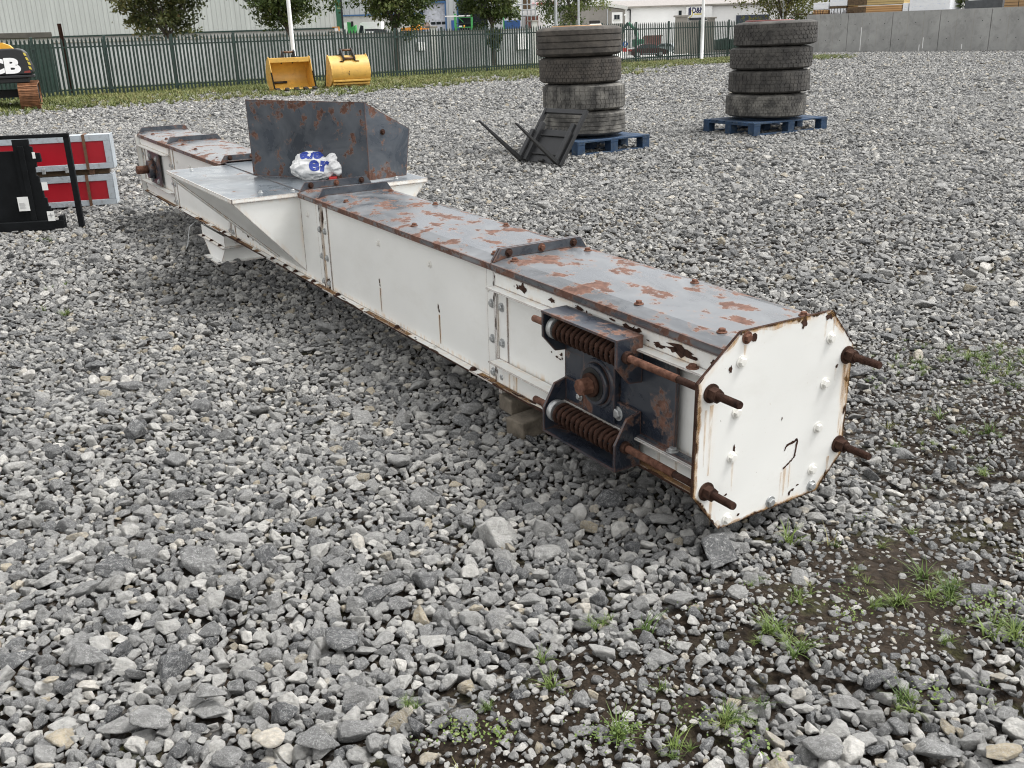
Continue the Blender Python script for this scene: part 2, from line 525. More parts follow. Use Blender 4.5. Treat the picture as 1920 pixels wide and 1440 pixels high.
def mat_plastic_bag():
    k = NT('crumpled_white_plastic')
    v = k.coord('Object')
    k.set(color=k.ramp(k.noise(v, 9, 3), [(0.3, (0.74, 0.74, 0.73)), (0.7, (0.84, 0.84, 0.84))]), rough=0.35, spec=0.5)
    vo = k.n("ShaderNodeTexVoronoi", feature='F1', distance='EUCLIDEAN')
    vo.inputs['Scale'].default_value = 12
    k.l(v, vo.inputs['Vector'])
    k.bump(k.math('ADD', vo.outputs['Distance'], k.noise(v, 9, 3, 0.6, 1.5)), 0.55, 0.02)
    return k.m


MT['bag'] = mat_plastic_bag()


# ------------------------------------------------------------------ mesh helpers
class B:
    """collects shapes into one bmesh, built as one object"""

    def __init__(s):
        s.bm = bmesh.new()
        s.mats = []

    def mi(s, mat):
        if mat not in s.mats:
            s.mats.append(mat)
        return s.mats.index(mat)

    def faces(s, verts, polys, mat, smooth=False):
        i = s.mi(mat)
        vs_ = [s.bm.verts.new(p) for p in verts]
        for f in polys:
            try:
                fc = s.bm.faces.new([vs_[j] for j in f])
                fc.material_index = i
                fc.smooth = smooth
            except ValueError:
                pass
        return s

    def box(s, a, b, mat, M=None, bevel=0.0):
        x0, x1 = sorted((a[0], b[0]))
        y0, y1 = sorted((a[1], b[1]))
        z0, z1 = sorted((a[2], b[2]))
        v = [Vector(p) for p in ((x0, y0, z0), (x1, y0, z0), (x1, y1, z0), (x0, y1, z0), (x0, y0, z1), (x1, y0, z1), (x1, y1, z1), (x0, y1, z1))]
        if M is not None:
            v = [M @ p for p in v]
        if bevel > 0:
            tb = bmesh.new()
            vv = [tb.verts.new(p) for p in v]
            for f in ((3, 2, 1, 0), (4, 5, 6, 7), (0, 1, 5, 4), (1, 2, 6, 5), (2, 3, 7, 6), (3, 0, 4, 7)):
                tb.faces.new([vv[j] for j in f])
            bmesh.ops.bevel(tb, geom=list(tb.edges), offset=bevel, segments=2, affect='EDGES', profile=0.5)
            s.merge(tb, mat)
            return s
        return s.faces(v, ((3, 2, 1, 0), (4, 5, 6, 7), (0, 1, 5, 4), (1, 2, 6, 5), (2, 3, 7, 6), (3, 0, 4, 7)), mat)

    def merge(s, tb, mat, smooth=False):
        tb.verts.index_update()
        v = [p.co.copy() for p in tb.verts]
        f = [[q.index for q in fc.verts] for fc in tb.faces]
        tb.free()
        return s.faces(v, f, mat, smooth)

    def prism(s, poly, off, mat, smooth=False):
        """poly: list of 3-D points of a planar polygon, off: extrusion vector"""
        n = len(poly)
        a = [Vector(p) for p in poly]
        off = Vector(off)
        b = [p + off for p in a]
        fs = [list(range(n)), [2 * n - 1 - i for i in range(n)]]
        fs += [[i, i + n, (i + 1) % n + n, (i + 1) % n] for i in range(n)]
        tb = bmesh.new()
        vv = [tb.verts.new(p) for p in a + b]
        for f in fs:
            tb.faces.new([vv[j] for j in f])
        bmesh.ops.recalc_face_normals(tb, faces=tb.faces)
        return s.merge(tb, mat, smooth)

    def cyl(s, p0, p1, r0, mat, r1=None, n=16, cap=True, smooth=True, a0=0.0):
        r1 = r0 if r1 is None else r1
        p0, p1 = Vector(p0), Vector(p1)
        z = (p1 - p0).normalized()
        x = z.orthogonal().normalized()
        y = z.cross(x)
        i = s.mi(mat)
        ring = []
        for p, r in ((p0, r0), (p1, r1)):
            ring.append([s.bm.verts.new(p + (x * math.cos(a0 + 2 * math.pi * k / n) + y * math.sin(a0 + 2 * math.pi * k / n)) * r) for k in range(n)])
        for k in range(n):
            f = s.bm.faces.new((ring[0][k], ring[0][(k + 1) % n], ring[1][(k + 1) % n], ring[1][k]))
            f.material_index = i
            f.smooth = smooth
        if cap:
            f = s.bm.faces.new(ring[1])
            f.material_index = i
            f = s.bm.faces.new(list(reversed(ring[0])))
            f.material_index = i
        return s

    def tube(s, pts, radii, mat, n=8, cap=True):
        pts = [Vector(p) for p in pts]
        if isinstance(radii, (int, float)):
            radii = [radii] * len(pts)
        i = s.mi(mat)
        rings = []
        prev = None
        for k, p in enumerate(pts):
            d = (pts[min(k + 1, len(pts) - 1)] - pts[max(k - 1, 0)]).normalized()
            x = d.orthogonal().normalized() if prev is None else (prev - d * prev.dot(d)).normalized()
            prev = x
            y = d.cross(x)
            rings.append([s.bm.verts.new(p + (x * math.cos(2 * math.pi * a / n) + y * math.sin(2 * math.pi * a / n)) * radii[k]) for a in range(n)])
        for k in range(len(pts) - 1):
            for a in range(n):
                f = s.bm.faces.new((rings[k][a], rings[k][(a + 1) % n], rings[k + 1][(a + 1) % n], rings[k + 1][a]))
                f.material_index = i
                f.smooth = True
        if cap:
            for rg in (rings[0], rings[-1]):
                try:
                    f = s.bm.faces.new(rg)
                    f.material_index = i
                except ValueError:
                    pass
        return s

    def lathe(s, prof, mat, n=48, M=None, smooth=True, closed=False):
        """prof: (r, z) list about the z axis"""
        i = s.mi(mat)
        rings = []
        for r, z in prof:
            rg = []
            for k in range(n):
                a = 2 * math.pi * k / n
                p = Vector((r * math.cos(a), r * math.sin(a), z))
                rg.append(s.bm.verts.new(M @ p if M is not None else p))
            rings.append(rg)
        pairs = list(zip(rings[:-1], rings[1:]))
        if closed:
            pairs.append((rings[-1], rings[0]))
        for a_, b_ in pairs:
            for k in range(n):
                f = s.bm.faces.new((a_[k], a_[(k + 1) % n], b_[(k + 1) % n], b_[k]))
                f.material_index = i
                f.smooth = smooth
        return s

    def ob(s, name, parent=None, loc=None, recalc=False):
        if recalc:
            bmesh.ops.recalc_face_normals(s.bm, faces=s.bm.faces)
        me = bpy.data.meshes.new(name)
        s.bm.to_mesh(me)
        s.bm.free()
        for mt in s.mats:
            me.materials.append(mt)
        o = bpy.data.objects.new(name, me)
        COL.objects.link(o)
        if parent is not None:
            o.parent = parent
        if loc is not None:
            o.location = loc
        return o


def tag(o, label=None, cat=None, group=None, kind=None):
    if label:
        o['label'] = label
    if cat:
        o['category'] = cat
    if group:
        o['group'] = group
    if kind:
        o['kind'] = kind
    return o


def thing(name, label, cat, loc=(0, 0, 0), rz=0.0, group=None):
    o = bpy.data.objects.new(name, None)
    o.empty_display_size = 0.2
    COL.objects.link(o)
    o.location = loc
    o.rotation_euler = (0, 0, rz)
    return tag(o, label, cat, group)


def copy_part(src, parent, loc=None, rot=None):
    c = src.copy()
    COL.objects.link(c)
    c.parent = parent
    if loc is not None:
        c.location = loc
    if rot is not None:
        c.rotation_euler = rot
    for ch in list(src.children):
        copy_part(ch, c)
    return c


def mesh_np(name, verts, faces, mats, parent=None, tone=None, smooth=False):
    me = bpy.data.meshes.new(name)
    me.from_pydata([tuple(v) for v in verts], [], faces)
    for mt in mats:
        me.materials.append(mt)
    if tone is not None:
        a = me.attributes.new('tone', 'FLOAT', 'POINT')
        a.data.foreach_set('value', np.asarray(tone, dtype=np.float32))
    if smooth:
        me.polygons.foreach_set('use_smooth', [True] * len(me.polygons))
    o = bpy.data.objects.new(name, me)
    COL.objects.link(o)
    if parent is not None:
        o.parent = parent
    return o


def text_mesh(body, size, mat, name, parent, M, extrude=0.002, bold=0.0, sx=1.0, fit=None, subdiv=0):
    cu = bpy.data.curves.new(name, 'FONT')
    cu.body = body
    cu.size = size
    cu.extrude = extrude
    cu.offset = bold
    cu.align_x = 'CENTER'
    cu.align_y = 'CENTER'
    cu.resolution_u = 4
    to = bpy.data.objects.new(name + '_tmp', cu)
    COL.objects.link(to)
    dg = bpy.context.evaluated_depsgraph_get()
    me = bpy.data.meshes.new_from_object(to.evaluated_get(dg))
    bpy.data.objects.remove(to)
    me.materials.clear()
    me.materials.append(mat)
    me.transform(Matrix.Diagonal((sx, 1, 1, 1)))
    o = bpy.data.objects.new(name, me)
    COL.objects.link(o)
    o.parent = parent
    o.matrix_local = M
    return o


def frame_M(origin, xdir, zdir):
    """matrix whose local x is xdir, local z (normal) is zdir"""
    z = Vector(zdir).normalized()
    x = Vector(xdir)
    x = (x - z * x.dot(z)).normalized()
    y = z.cross(x)
    mm = Matrix((x, y, z)).transposed().to_4x4()
    mm.translation = Vector(origin)
    return mm


# ------------------------------------------------------------------ instancing of uncountable stuff
def scatter_group(name, collection):
    g = bpy.data.node_groups.new(name, 'GeometryNodeTree')
    g.interface.new_socket('Geometry', in_out='INPUT', socket_type='NodeSocketGeometry')
    g.interface.new_socket('Geometry', in_out='OUTPUT', socket_type='NodeSocketGeometry')
    N, L = g.nodes, g.links
    gi, go = N.new('NodeGroupInput'), N.new('NodeGroupOutput')
    ci = N.new('GeometryNodeCollectionInfo')
    ci.inputs['Collection'].default_value = collection
    ci.inputs['Separate Children'].default_value = True
    ci.inputs['Reset Children'].default_value = True
    io = N.new('GeometryNodeInstanceOnPoints')
    io.inputs['Pick Instance'].default_value = True

    def attr(nm, dt):
        a = N.new('GeometryNodeInputNamedAttribute')
        a.data_type = dt
        a.inputs['Name'].default_value = nm
        return a.outputs['Attribute']
    e2r = N.new('FunctionNodeEulerToRotation')
    L.new(attr('rot', 'FLOAT_VECTOR'), e2r.inputs[0])
    L.new(gi.outputs[0], io.inputs['Points'])
    L.new(ci.outputs[0], io.inputs['Instance'])
    L.new(attr('vi', 'INT'), io.inputs['Instance Index'])
    L.new(e2r.outputs[0], io.inputs['Rotation'])
    L.new(attr('scl', 'FLOAT_VECTOR'), io.inputs['Scale'])
    L.new(io.outputs[0], go.inputs[0])
    return g


def scatter(name, pts, rot, scl, vi, tone, protos):
    """one object: a cloud of points, each carrying one of the prototype meshes"""
    pc = bpy.data.collections.new(name + '_shapes')
    for k, me in enumerate(protos):
        pc.objects.link(bpy.data.objects.new('%s_shape_%03d' % (name, k), me))
    me = bpy.data.meshes.new(name)
    me.from_pydata([tuple(p) for p in pts], [], [])
    for nm, ty, key, arr in (('rot', 'FLOAT_VECTOR', 'vector', rot), ('scl', 'FLOAT_VECTOR', 'vector', scl),
                             ('vi', 'INT', 'value', vi), ('tone', 'FLOAT', 'value', tone)):
        a = me.attributes.new(nm, ty, 'POINT')
        a.data.foreach_set(key, np.asarray(arr).astype(np.int32 if ty == 'INT' else np.float32).ravel())
    o = bpy.data.objects.new(name, me)
    COL.objects.link(o)
    md = o.modifiers.new('scatter', 'NODES')
    md.node_group = scatter_group(name + '_scatter', pc)
    return o


def rock_mesh(seed, aniso, sharp, nplanes, mat, sub=3):
    rs = np.random.RandomState(seed)
    bm = bmesh.new()
    bmesh.ops.create_icosphere(bm, subdivisions=sub, radius=1.0)
    bm.verts.index_update()
    d = np.array([v.co[:] for v in bm.verts])
    d /= np.linalg.norm(d, axis=1)[:, None]
    f = [[v.index for v in fc.verts] for fc in bm.faces]
    bm.free()
    kk = np.arange(nplanes) + 0.5
    ph = np.arccos(1 - 2 * kk / nplanes)
    th = math.pi * (1 + 5 ** 0.5) * kk
    nn = np.stack([np.cos(th) * np.sin(ph), np.sin(th) * np.sin(ph), np.cos(ph)], 1)
    q_, _ = np.linalg.qr(rs.normal(size=(3, 3)))
    nn = nn @ q_ + rs.normal(size=(nplanes, 3)) * 0.30
    nn /= np.linalg.norm(nn, axis=1)[:, None]
    hh = rs.uniform(0.52, 1.0, nplanes)
    q = np.maximum(d @ nn.T, 1e-4) / hh[None, :]
    qm = q.max(axis=1)
    rr = 1.0 / (qm * np.sum((q / qm[:, None]) ** sharp, axis=1) ** (1.0 / sharp))
    rr = np.minimum(rr, 1.5)
    rr = rr * np.array([1 + 0.05 * noise.noise(Vector(x) * 2.2 + Vector((seed * 3.1, 0, 0))) + 0.025 * noise.noise(Vector(x) * 6.0 + Vector((0, seed * 1.7, 0))) for x in d])
    p = d * rr[:, None] * np.array(aniso)[None, :]
    p /= (np.abs(p).max() / 1.12)
    me = bpy.data.meshes.new('stone_shape')
    me.from_pydata([tuple(x) for x in p], [], f)
    me.polygons.foreach_set('use_smooth', [True] * len(me.polygons))
    me.materials.append(mat)
    return me


def in_poly(x, y, poly):
    inside = np.zeros(len(x), bool)
    n = len(poly)
    for i in range(n):
        x0, y0 = poly[i]
        x1, y1 = poly[(i + 1) % n]
        if y0 == y1:
            continue
        c = ((y0 > y) != (y1 > y)) & (x < (x1 - x0) * (y - y0) / (y1 - y0) + x0)
        inside ^= c
    return inside


def poly_dist(x, y, poly):
    """signed distance-like: positive inside"""
    d = np.full(len(x), 1e9)
    n = len(poly)
    for i in range(n):
        a = np.array(poly[i])
        b = np.array(poly[(i + 1) % n])
        ab = b - a
        t = np.clip(((x - a[0]) * ab[0] + (y - a[1]) * ab[1]) / (ab @ ab), 0, 1)
        d = np.minimum(d, np.hypot(x - a[0] - t * ab[0], y - a[1] - t * ab[1]))
    return np.where(in_poly(x, y, poly), d, -d)


_rng = np.random.RandomState(5)
_wv = [( _rng.uniform(0, 6.28), _rng.uniform(0, 6.28), s_) for s_ in (1.1, 1.7, 2.9, 4.3, 7.1, 11.0, 17.0)]


def wob(x, y, sc=1.0):
    """cheap smooth pseudo-noise, about -1..1"""
    r = 0
    t = 0
    for i, (a, p, s_) in enumerate(_wv):
        w_ = 1.0 / (1 + i * 0.6)
        r = r + w_ * np.sin((x * math.cos(a * 3) + y * math.sin(a * 3)) * s_ * sc + p + 1.3 * np.sin((x * math.sin(a) - y * math.cos(a)) * s_ * 0.7 * sc + a))
        t += w_
    return r / t * 1.6


SOIL1 = [(-0.30, 1.72), (0.03, 1.89), (0.27, 2.09), (0.52, 2.30), (0.79, 2.49), (1.18, 2.63), (1.75, 2.78), (2.3, 2.7), (1.6, 1.85), (1.11, 1.79), (0.86, 1.81), (0.63, 1.86), (0.46, 1.80), (0.40, 1.48), (-0.10, 1.48), (-0.25, 1.62)]
SOIL2 = [(1.19, 3.36), (1.59, 3.68), (2.6, 3.7), (2.5, 2.7), (1.58, 2.71), (1.18, 2.63), (1.05, 3.03)]
FA = np.array([-13.313, 29.812])
FD = np.array([0.7907, 0.6122])
FN = np.array([-0.6122, 0.7907])           # away from the yard


def soil_mask(x, y):
    a = np.clip(0.5 + (poly_dist(x, y, SOIL1) + 0.07 * wob(x, y, 3.0)) / 0.22, 0, 1) * np.clip(1.0 - 0.30 * np.clip((x - 0.85) / 0.5, 0, 1) + 0.25 * wob(x, y, 2.0), 0, 1)
    b = np.clip(0.5 + (poly_dist(x, y, SOIL2) + 0.16 * wob(x, y, 2.2)) / 0.35, 0, 1) * 0.62
    return np.maximum(a, b)


def grass_mask(x, y):
    o = (x - FA[0]) * FN[0] + (y - FA[1]) * FN[1]
    t = (x - FA[0]) * FD[0] + (y - FA[1]) * FD[1]
    wdt = 7.2 - 1.0 * np.clip((t - 4) / 20, 0, 1) + 1.6 * wob(x, y, 0.35)
    a = np.clip((o + wdt) / 5.5, 0, 1) ** 0.7 * (o < 0.4) * (t < 33) * np.clip(0.75 + 0.55 * wob(x, y, 0.8) + 0.25 * (o > -2.2), 0.1, 1)
    a = np.where((o >= 0.4) & (o < 7) & (t < 27), 0.85, a)
    return a


# ================================================================== THE SETTING
def axis(knots):
    out = []
    for (a, b, st) in knots:
        out += list(np.arange(a, b, st))
    out.append(knots[-1][1])
    return np.array(out)


def build_ground():
    xs = axis([(-900, -100, 200), (-100, -30, 10), (-30, -6, 1.0), (-6, -1.6, 0.2), (-1.6, 2.8, 0.035), (2.8, 6, 0.2), (6, 30, 1.0), (30, 100, 10), (100, 901, 200)])
    ys = axis([(-60, -4, 8), (-4, 1.2, 0.4), (1.2, 4.4, 0.035), (4.4, 9, 0.15), (9, 26, 0.5), (26, 58, 0.8), (58, 120, 10), (120, 1500, 150)])
    X, Y = np.meshgrid(xs, ys)
    x, y = X.ravel(), Y.ravel()
    so = soil_mask(x, y)
    gr = grass_mask(x, y)
    dwall = -((x - 15.9) * 0.7442 + (y - 53.85) * 0.6680)
    so = np.maximum(so, np.clip((2.6 - dwall) / 1.6, 0, 1) * (x > 12) * 0.62)
    z = -0.030 + 0.030 * so + 0.010 * wob(x, y, 1.4) * np.exp(-((y - 2) / 30) ** 2) + 0.004 * so * wob(x, y, 9.0)
    nx, ny = len(xs), len(ys)
    f = [(j * nx + i, j * nx + i + 1, (j + 1) * nx + i + 1, (j + 1) * nx + i) for j in range(ny - 1) for i in range(nx - 1)]
    me = bpy.data.meshes.new('ground')
    me.from_pydata(list(zip(x, y, z)), [], f)
    so = np.maximum(so, 0.56 * np.clip((11 - y) / 3, 0, 1))       # earth shows in the gaps between the nearer stones
    for nm, a in (('soil', so), ('grass', gr)):
        at_ = me.attributes.new(nm, 'FLOAT', 'POINT')
        at_.data.foreach_set('value', a.astype(np.float32))
    me.materials.append(MT['ground'])
    me.polygons.foreach_set('use_smooth', [True] * len(me.polygons))
    o = bpy.data.objects.new('ground', me)
    COL.objects.link(o)
    tag(o, 'grey gravel yard ground with dark soil patches', 'ground', kind='structure')


build_ground()

TILE = 2.4


def stone_tile(seed):
    rs = np.random.RandomState(seed)
    A = TILE * TILE
    radii = np.concatenate([rs.uniform(0.042, 0.064, int(2.2 * A)), rs.uniform(0.027, 0.042, int(19 * A)), rs.uniform(0.018, 0.027, int(125 * A)),
                            rs.uniform(0.012, 0.018, int(520 * A)), rs.uniform(0.0075, 0.012, int(1250 * A))])
    radii = -np.sort(-radii)
    cs = 0.12
    ng = int(TILE / cs)
    grid = {}
    P, Q = [], []
    for r in radii:
        ok = False
        for tr in range(9):
            x, y = rs.uniform(0, TILE, 2)
            gx, gy = int(x / cs), int(y / cs)
            good = True
            for i in (-1, 0, 1):
                for j in (-1, 0, 1):
                    for (px, py, pr) in grid.get(((gx + i) % ng, (gy + j) % ng), ()):
                        dx = abs(px - x)
                        dy = abs(py - y)
                        dx = min(dx, TILE - dx)
                        dy = min(dy, TILE - dy)
                        if dx * dx + dy * dy < (0.72 * (pr + r)) ** 2:
                            good = False
                            break
                    if not good:
                        break
                if not good:
                    break
            if good:
                ok = True
                break
        if ok or rs.uniform() < 0.22:
            grid.setdefault((int(x / cs) % ng, int(y / cs) % ng), []).append((x, y, r))
            P.append((x, y))
            Q.append(r)
    return np.array(P), np.array(Q)


ROCKS = []
for s_ in range(18):
    rs_ = np.random.RandomState(400 + s_)
    ROCKS.append(rock_mesh(s_, (1.15, rs_.uniform(0.72, 1.0), rs_.uniform(0.56, 0.85)), rs_.uniform(60, 150), rs_.randint(10, 17), MT['stone'], 4))
for s_ in range(18, 26):
    rs_ = np.random.RandomState(400 + s_)
    ROCKS.append(rock_mesh(s_, (1.2, rs_.uniform(0.75, 1.0), rs_.uniform(0.34, 0.48)), rs_.uniform(80, 160), rs_.randint(10, 15), MT['stone'], 4))
NR = len(ROCKS)


def build_gravel():
    tp, tr = stone_tile(11)
    rs = np.random.RandomState(3)
    X, Yy, Rr = [], [], []
    for ty in range(0, 24):
        y0 = 0.6 + ty * TILE
        ymid = y0 + TILE / 2
        half = (y0 + TILE) * 0.60 + 1.9
        n = int(half / TILE) + 1
        for tx in range(-n - 1, n + 1):
            x0 = tx * TILE + (ty % 2) * 0.9
            k = rs.randint(4)
            p = tp.copy()
            if k & 1:
                p = p[:, ::-1]
            if k & 2:
                p = TILE - p
            px, py = p[:, 0] + x0, p[:, 1] + y0
            d = ymid
            rmin = 0.0 if d < 6.5 else 0.0115 if d < 11 else 0.0145 if d < 19 else 0.018 if d < 32 else 0.022
            boost = 1.0 if d < 6.5 else 1.05 if d < 11 else 1.12 if d < 19 else 1.3 if d < 32 else 1.5
            keep = (tr >= rmin) & (np.abs(px) < py * 0.60 + 1.6) & (py < 53)
            if d > 19:
                keep &= rs.uniform(size=len(tr)) < (0.8 if d < 32 else 0.6)
            X.append(px[keep])
            Yy.append(py[keep])
            Rr.append(np.minimum(tr[keep] * boost, 0.2 if d < 9 else 0.052 + 0.03 * (rs.uniform(size=int(keep.sum())) < 0.02)))
    x, y, r = np.concatenate(X), np.concatenate(Yy), np.concatenate(Rr)
    # grit and chips pressed into the soil
    gx, gy = rs.uniform(-0.4, 2.7, 42000), rs.uniform(1.45, 3.8, 42000)
    gk = rs.uniform(size=len(gx)) < soil_mask(gx, gy) * 0.55
    gx, gy = gx[gk], gy[gk]
    x, y, r = np.concatenate([x, gx]), np.concatenate([y, gy]), np.concatenate([r, 0.0022 + 0.011 * rs.uniform(size=len(gx)) ** 2.2])
    so = soil_mask(x, y)
    gr = grass_mask(x, y)
    off = (x - FA[0]) * FN[0] + (y - FA[1]) * FN[1]
    u = rs.uniform(size=len(x))
    wall_side = 7.9 * (x - 16.2) + 8.0 * (53.5 - y) * -1 if False else None
    keep = (u > so * 0.46 * (r > 0.0105)) & (u > gr * 0.86) & (off < 0.25) & ((x - 16.2) * 8.0 + (y - 53.5) * 7.3 < 0)
    x, y, r, so = x[keep], y[keep], r[keep], so[keep]
    r = r * (1 - 0.30 * so) * (1 - 0.25 * np.clip((x - 1.0) / 0.8, 0, 1) * (y > 2.4) * (y < 4.4))
    # gravel is coarser in front of the machine, finer on the far side
    coarse = np.clip(1.24 - 0.075 * np.maximum(0, y - 1.5), 0.98, 1.24)
    r = r * np.where(y < 6, coarse, 1.0)
    n = len(x)
    vi = np.where((r > 0.036) & (rs.uniform(size=n) < 0.62), rs.randint(18, NR, n), np.where(rs.uniform(size=n) < 0.15, rs.randint(18, NR, n), rs.randint(0, 18, n)))
    flat = vi >= 18
    tilt = np.where(flat, 0.20, 0.42)
    rot = np.stack([rs.normal(size=n) * tilt, rs.normal(size=n) * tilt, rs.uniform(0, 6.283, n)], 1)
    scl = r[:, None] * rs.uniform(0.88, 1.16, (n, 3))
    z = -0.022 + r * rs.uniform(0.15, 0.52, n) + 0.010 * wob(x, y, 1.4) * np.exp(-((y - 2) / 30) ** 2)
    z = np.where(so > 0.4, 0.003 + r * rs.uniform(-0.30, 0.16, n), z)
    # the bed of stones lifts locally into low mounds
    z += 0.018 * np.clip(wob(x + 3, y, 0.8), -0.6, 1) * (so < 0.3) * (y < 12)
    tone = np.clip(0.03 + rs.beta(1.6, 1.5, n) * 0.90, 0, 0.93)
    tone = np.where(flat & (r > 0.030), tone * 0.66 + 0.06, tone)
    tone = np.where(r < 0.016, np.minimum(0.93, tone * 0.9 + 0.10), tone)
    sp = rs.uniform(size=n)
    tone = np.where(sp < 0.045, rs.uniform(0.925, 1.0, n), tone)
    # the large flat slabs lying in the foreground
    slabs = [(165, 1240, .058, .38), (285, 1345, .042, .44), (395, 1305, .038, .46), (600, 1395, .040, .32), (640, 1205, .044, .18),
             (705, 1120, .038, .18), (430, 1090, .028, .50), (375, 950, .032, .30), (1240, 1240, .038, .46), (1275, 1130, .038, .50), (1540, 1410, .040, .42),
             (505, 1392, .034, .985), (870, 1350, .026, .32), (1095, 1375, .026, .40), (1500, 1090, .027, .985), (1650, 1275, .026, .18), (430, 1420, .030, .38), (1365, 1030, .036, .36),
             (1880, 1420, .036, .965), (95, 1280, .017, .97), (250, 1133, .012, .957), (855, 912, .020, .957), (590, 970, .034, .24), (250, 730, .055, .24), (180, 690, .045, .16), (40, 735, .038, .42)]
    sp_ = [gnd(a_, b_) for a_, b_, _, _ in slabs]
    ns = len(slabs)
    x = np.concatenate([x, [p.x for p in sp_]])
    y = np.concatenate([y, [p.y for p in sp_]])
    sr_ = 0.88 * np.array([q[2] for q in slabs])
    z = np.concatenate([z, 0.004 + 0.22 * sr_])
    rot = np.concatenate([rot, np.stack([rs.uniform(0.0, 0.32, ns), rs.normal(size=ns) * 0.14, rs.uniform(-0.5, 0.5, ns)], 1)])
    scl = np.concatenate([scl, sr_[:, None] * np.stack([rs.uniform(1.1, 1.3, ns), rs.uniform(0.9, 1.1, ns), rs.uniform(0.85, 1.1, ns)], 1)])
    vi = np.concatenate([vi, rs.randint(18, NR, ns)])
    tone = np.concatenate([tone, [q[3] for q in slabs]])
    o = scatter('gravel', np.stack([x, y, z], 1), rot, scl, vi, tone, ROCKS)
    tag(o, 'loose grey limestone gravel covering the yard', 'gravel', kind='stuff')
    print('gravel stones', n)


build_gravel()


def tuft_mesh(seed, nb, h, spread, mat, wid=0.004):
    rs = np.random.RandomState(seed)
    V, F = [], []
    for b in range(nb):
        a = rs.uniform(0, 6.283)
        L_ = h * rs.uniform(0.5, 1.15)
        lean = rs.uniform(0.25, 1.0) * spread
        bx, by = rs.normal(size=2) * h * 0.12
        wv = wid * rs.uniform(0.7, 1.3)
        base = len(V)
        for k in range(4):
            t = k / 3.0
            rr = lean * L_ * t ** 1.6
            zz = L_ * (t - 0.38 * lean * t * t)
            ww = wv * (1 - t) + 0.0004
            ca, sa = math.cos(a), math.sin(a)
            V.append((bx + ca * rr - sa * ww, by + sa * rr + ca * ww, zz))
            V.append((bx + ca * rr + sa * ww, by + sa * rr - ca * ww, zz))
        for k in range(3):
            F.append((base + 2 * k, base + 2 * k + 1, base + 2 * k + 3, base + 2 * k + 2))
    me = bpy.data.meshes.new('tuft_shape')
    me.from_pydata(V, [], F)
    me.polygons.foreach_set('use_smooth', [True] * len(F))
    me.materials.append(mat)
    return me


def clover_mesh(seed, mat):
    rs = np.random.RandomState(seed)
    V, F = [], []
    for b in range(16):
        x, y = rs.normal(size=2) * 0.028
        z = rs.uniform(0.006, 0.026)
        s_ = rs.uniform(0.0025, 0.0050)
        a = rs.uniform(0, 6.28)
        t = rs.normal(size=2) * 0.4
        i0 = len(V)
        for k in range(5):
            b_ = a + k * 1.2566
            dx, dy = math.cos(b_) * s_, math.sin(b_) * s_
            V.append((x + dx, y + dy, z + dx * t[0] + dy * t[1]))
        F.append(tuple(range(i0, i0 + 5)))
    me = bpy.data.meshes.new('tuft_shape')
    me.from_pydata(V, [], F)
    me.materials.append(mat)
    return me


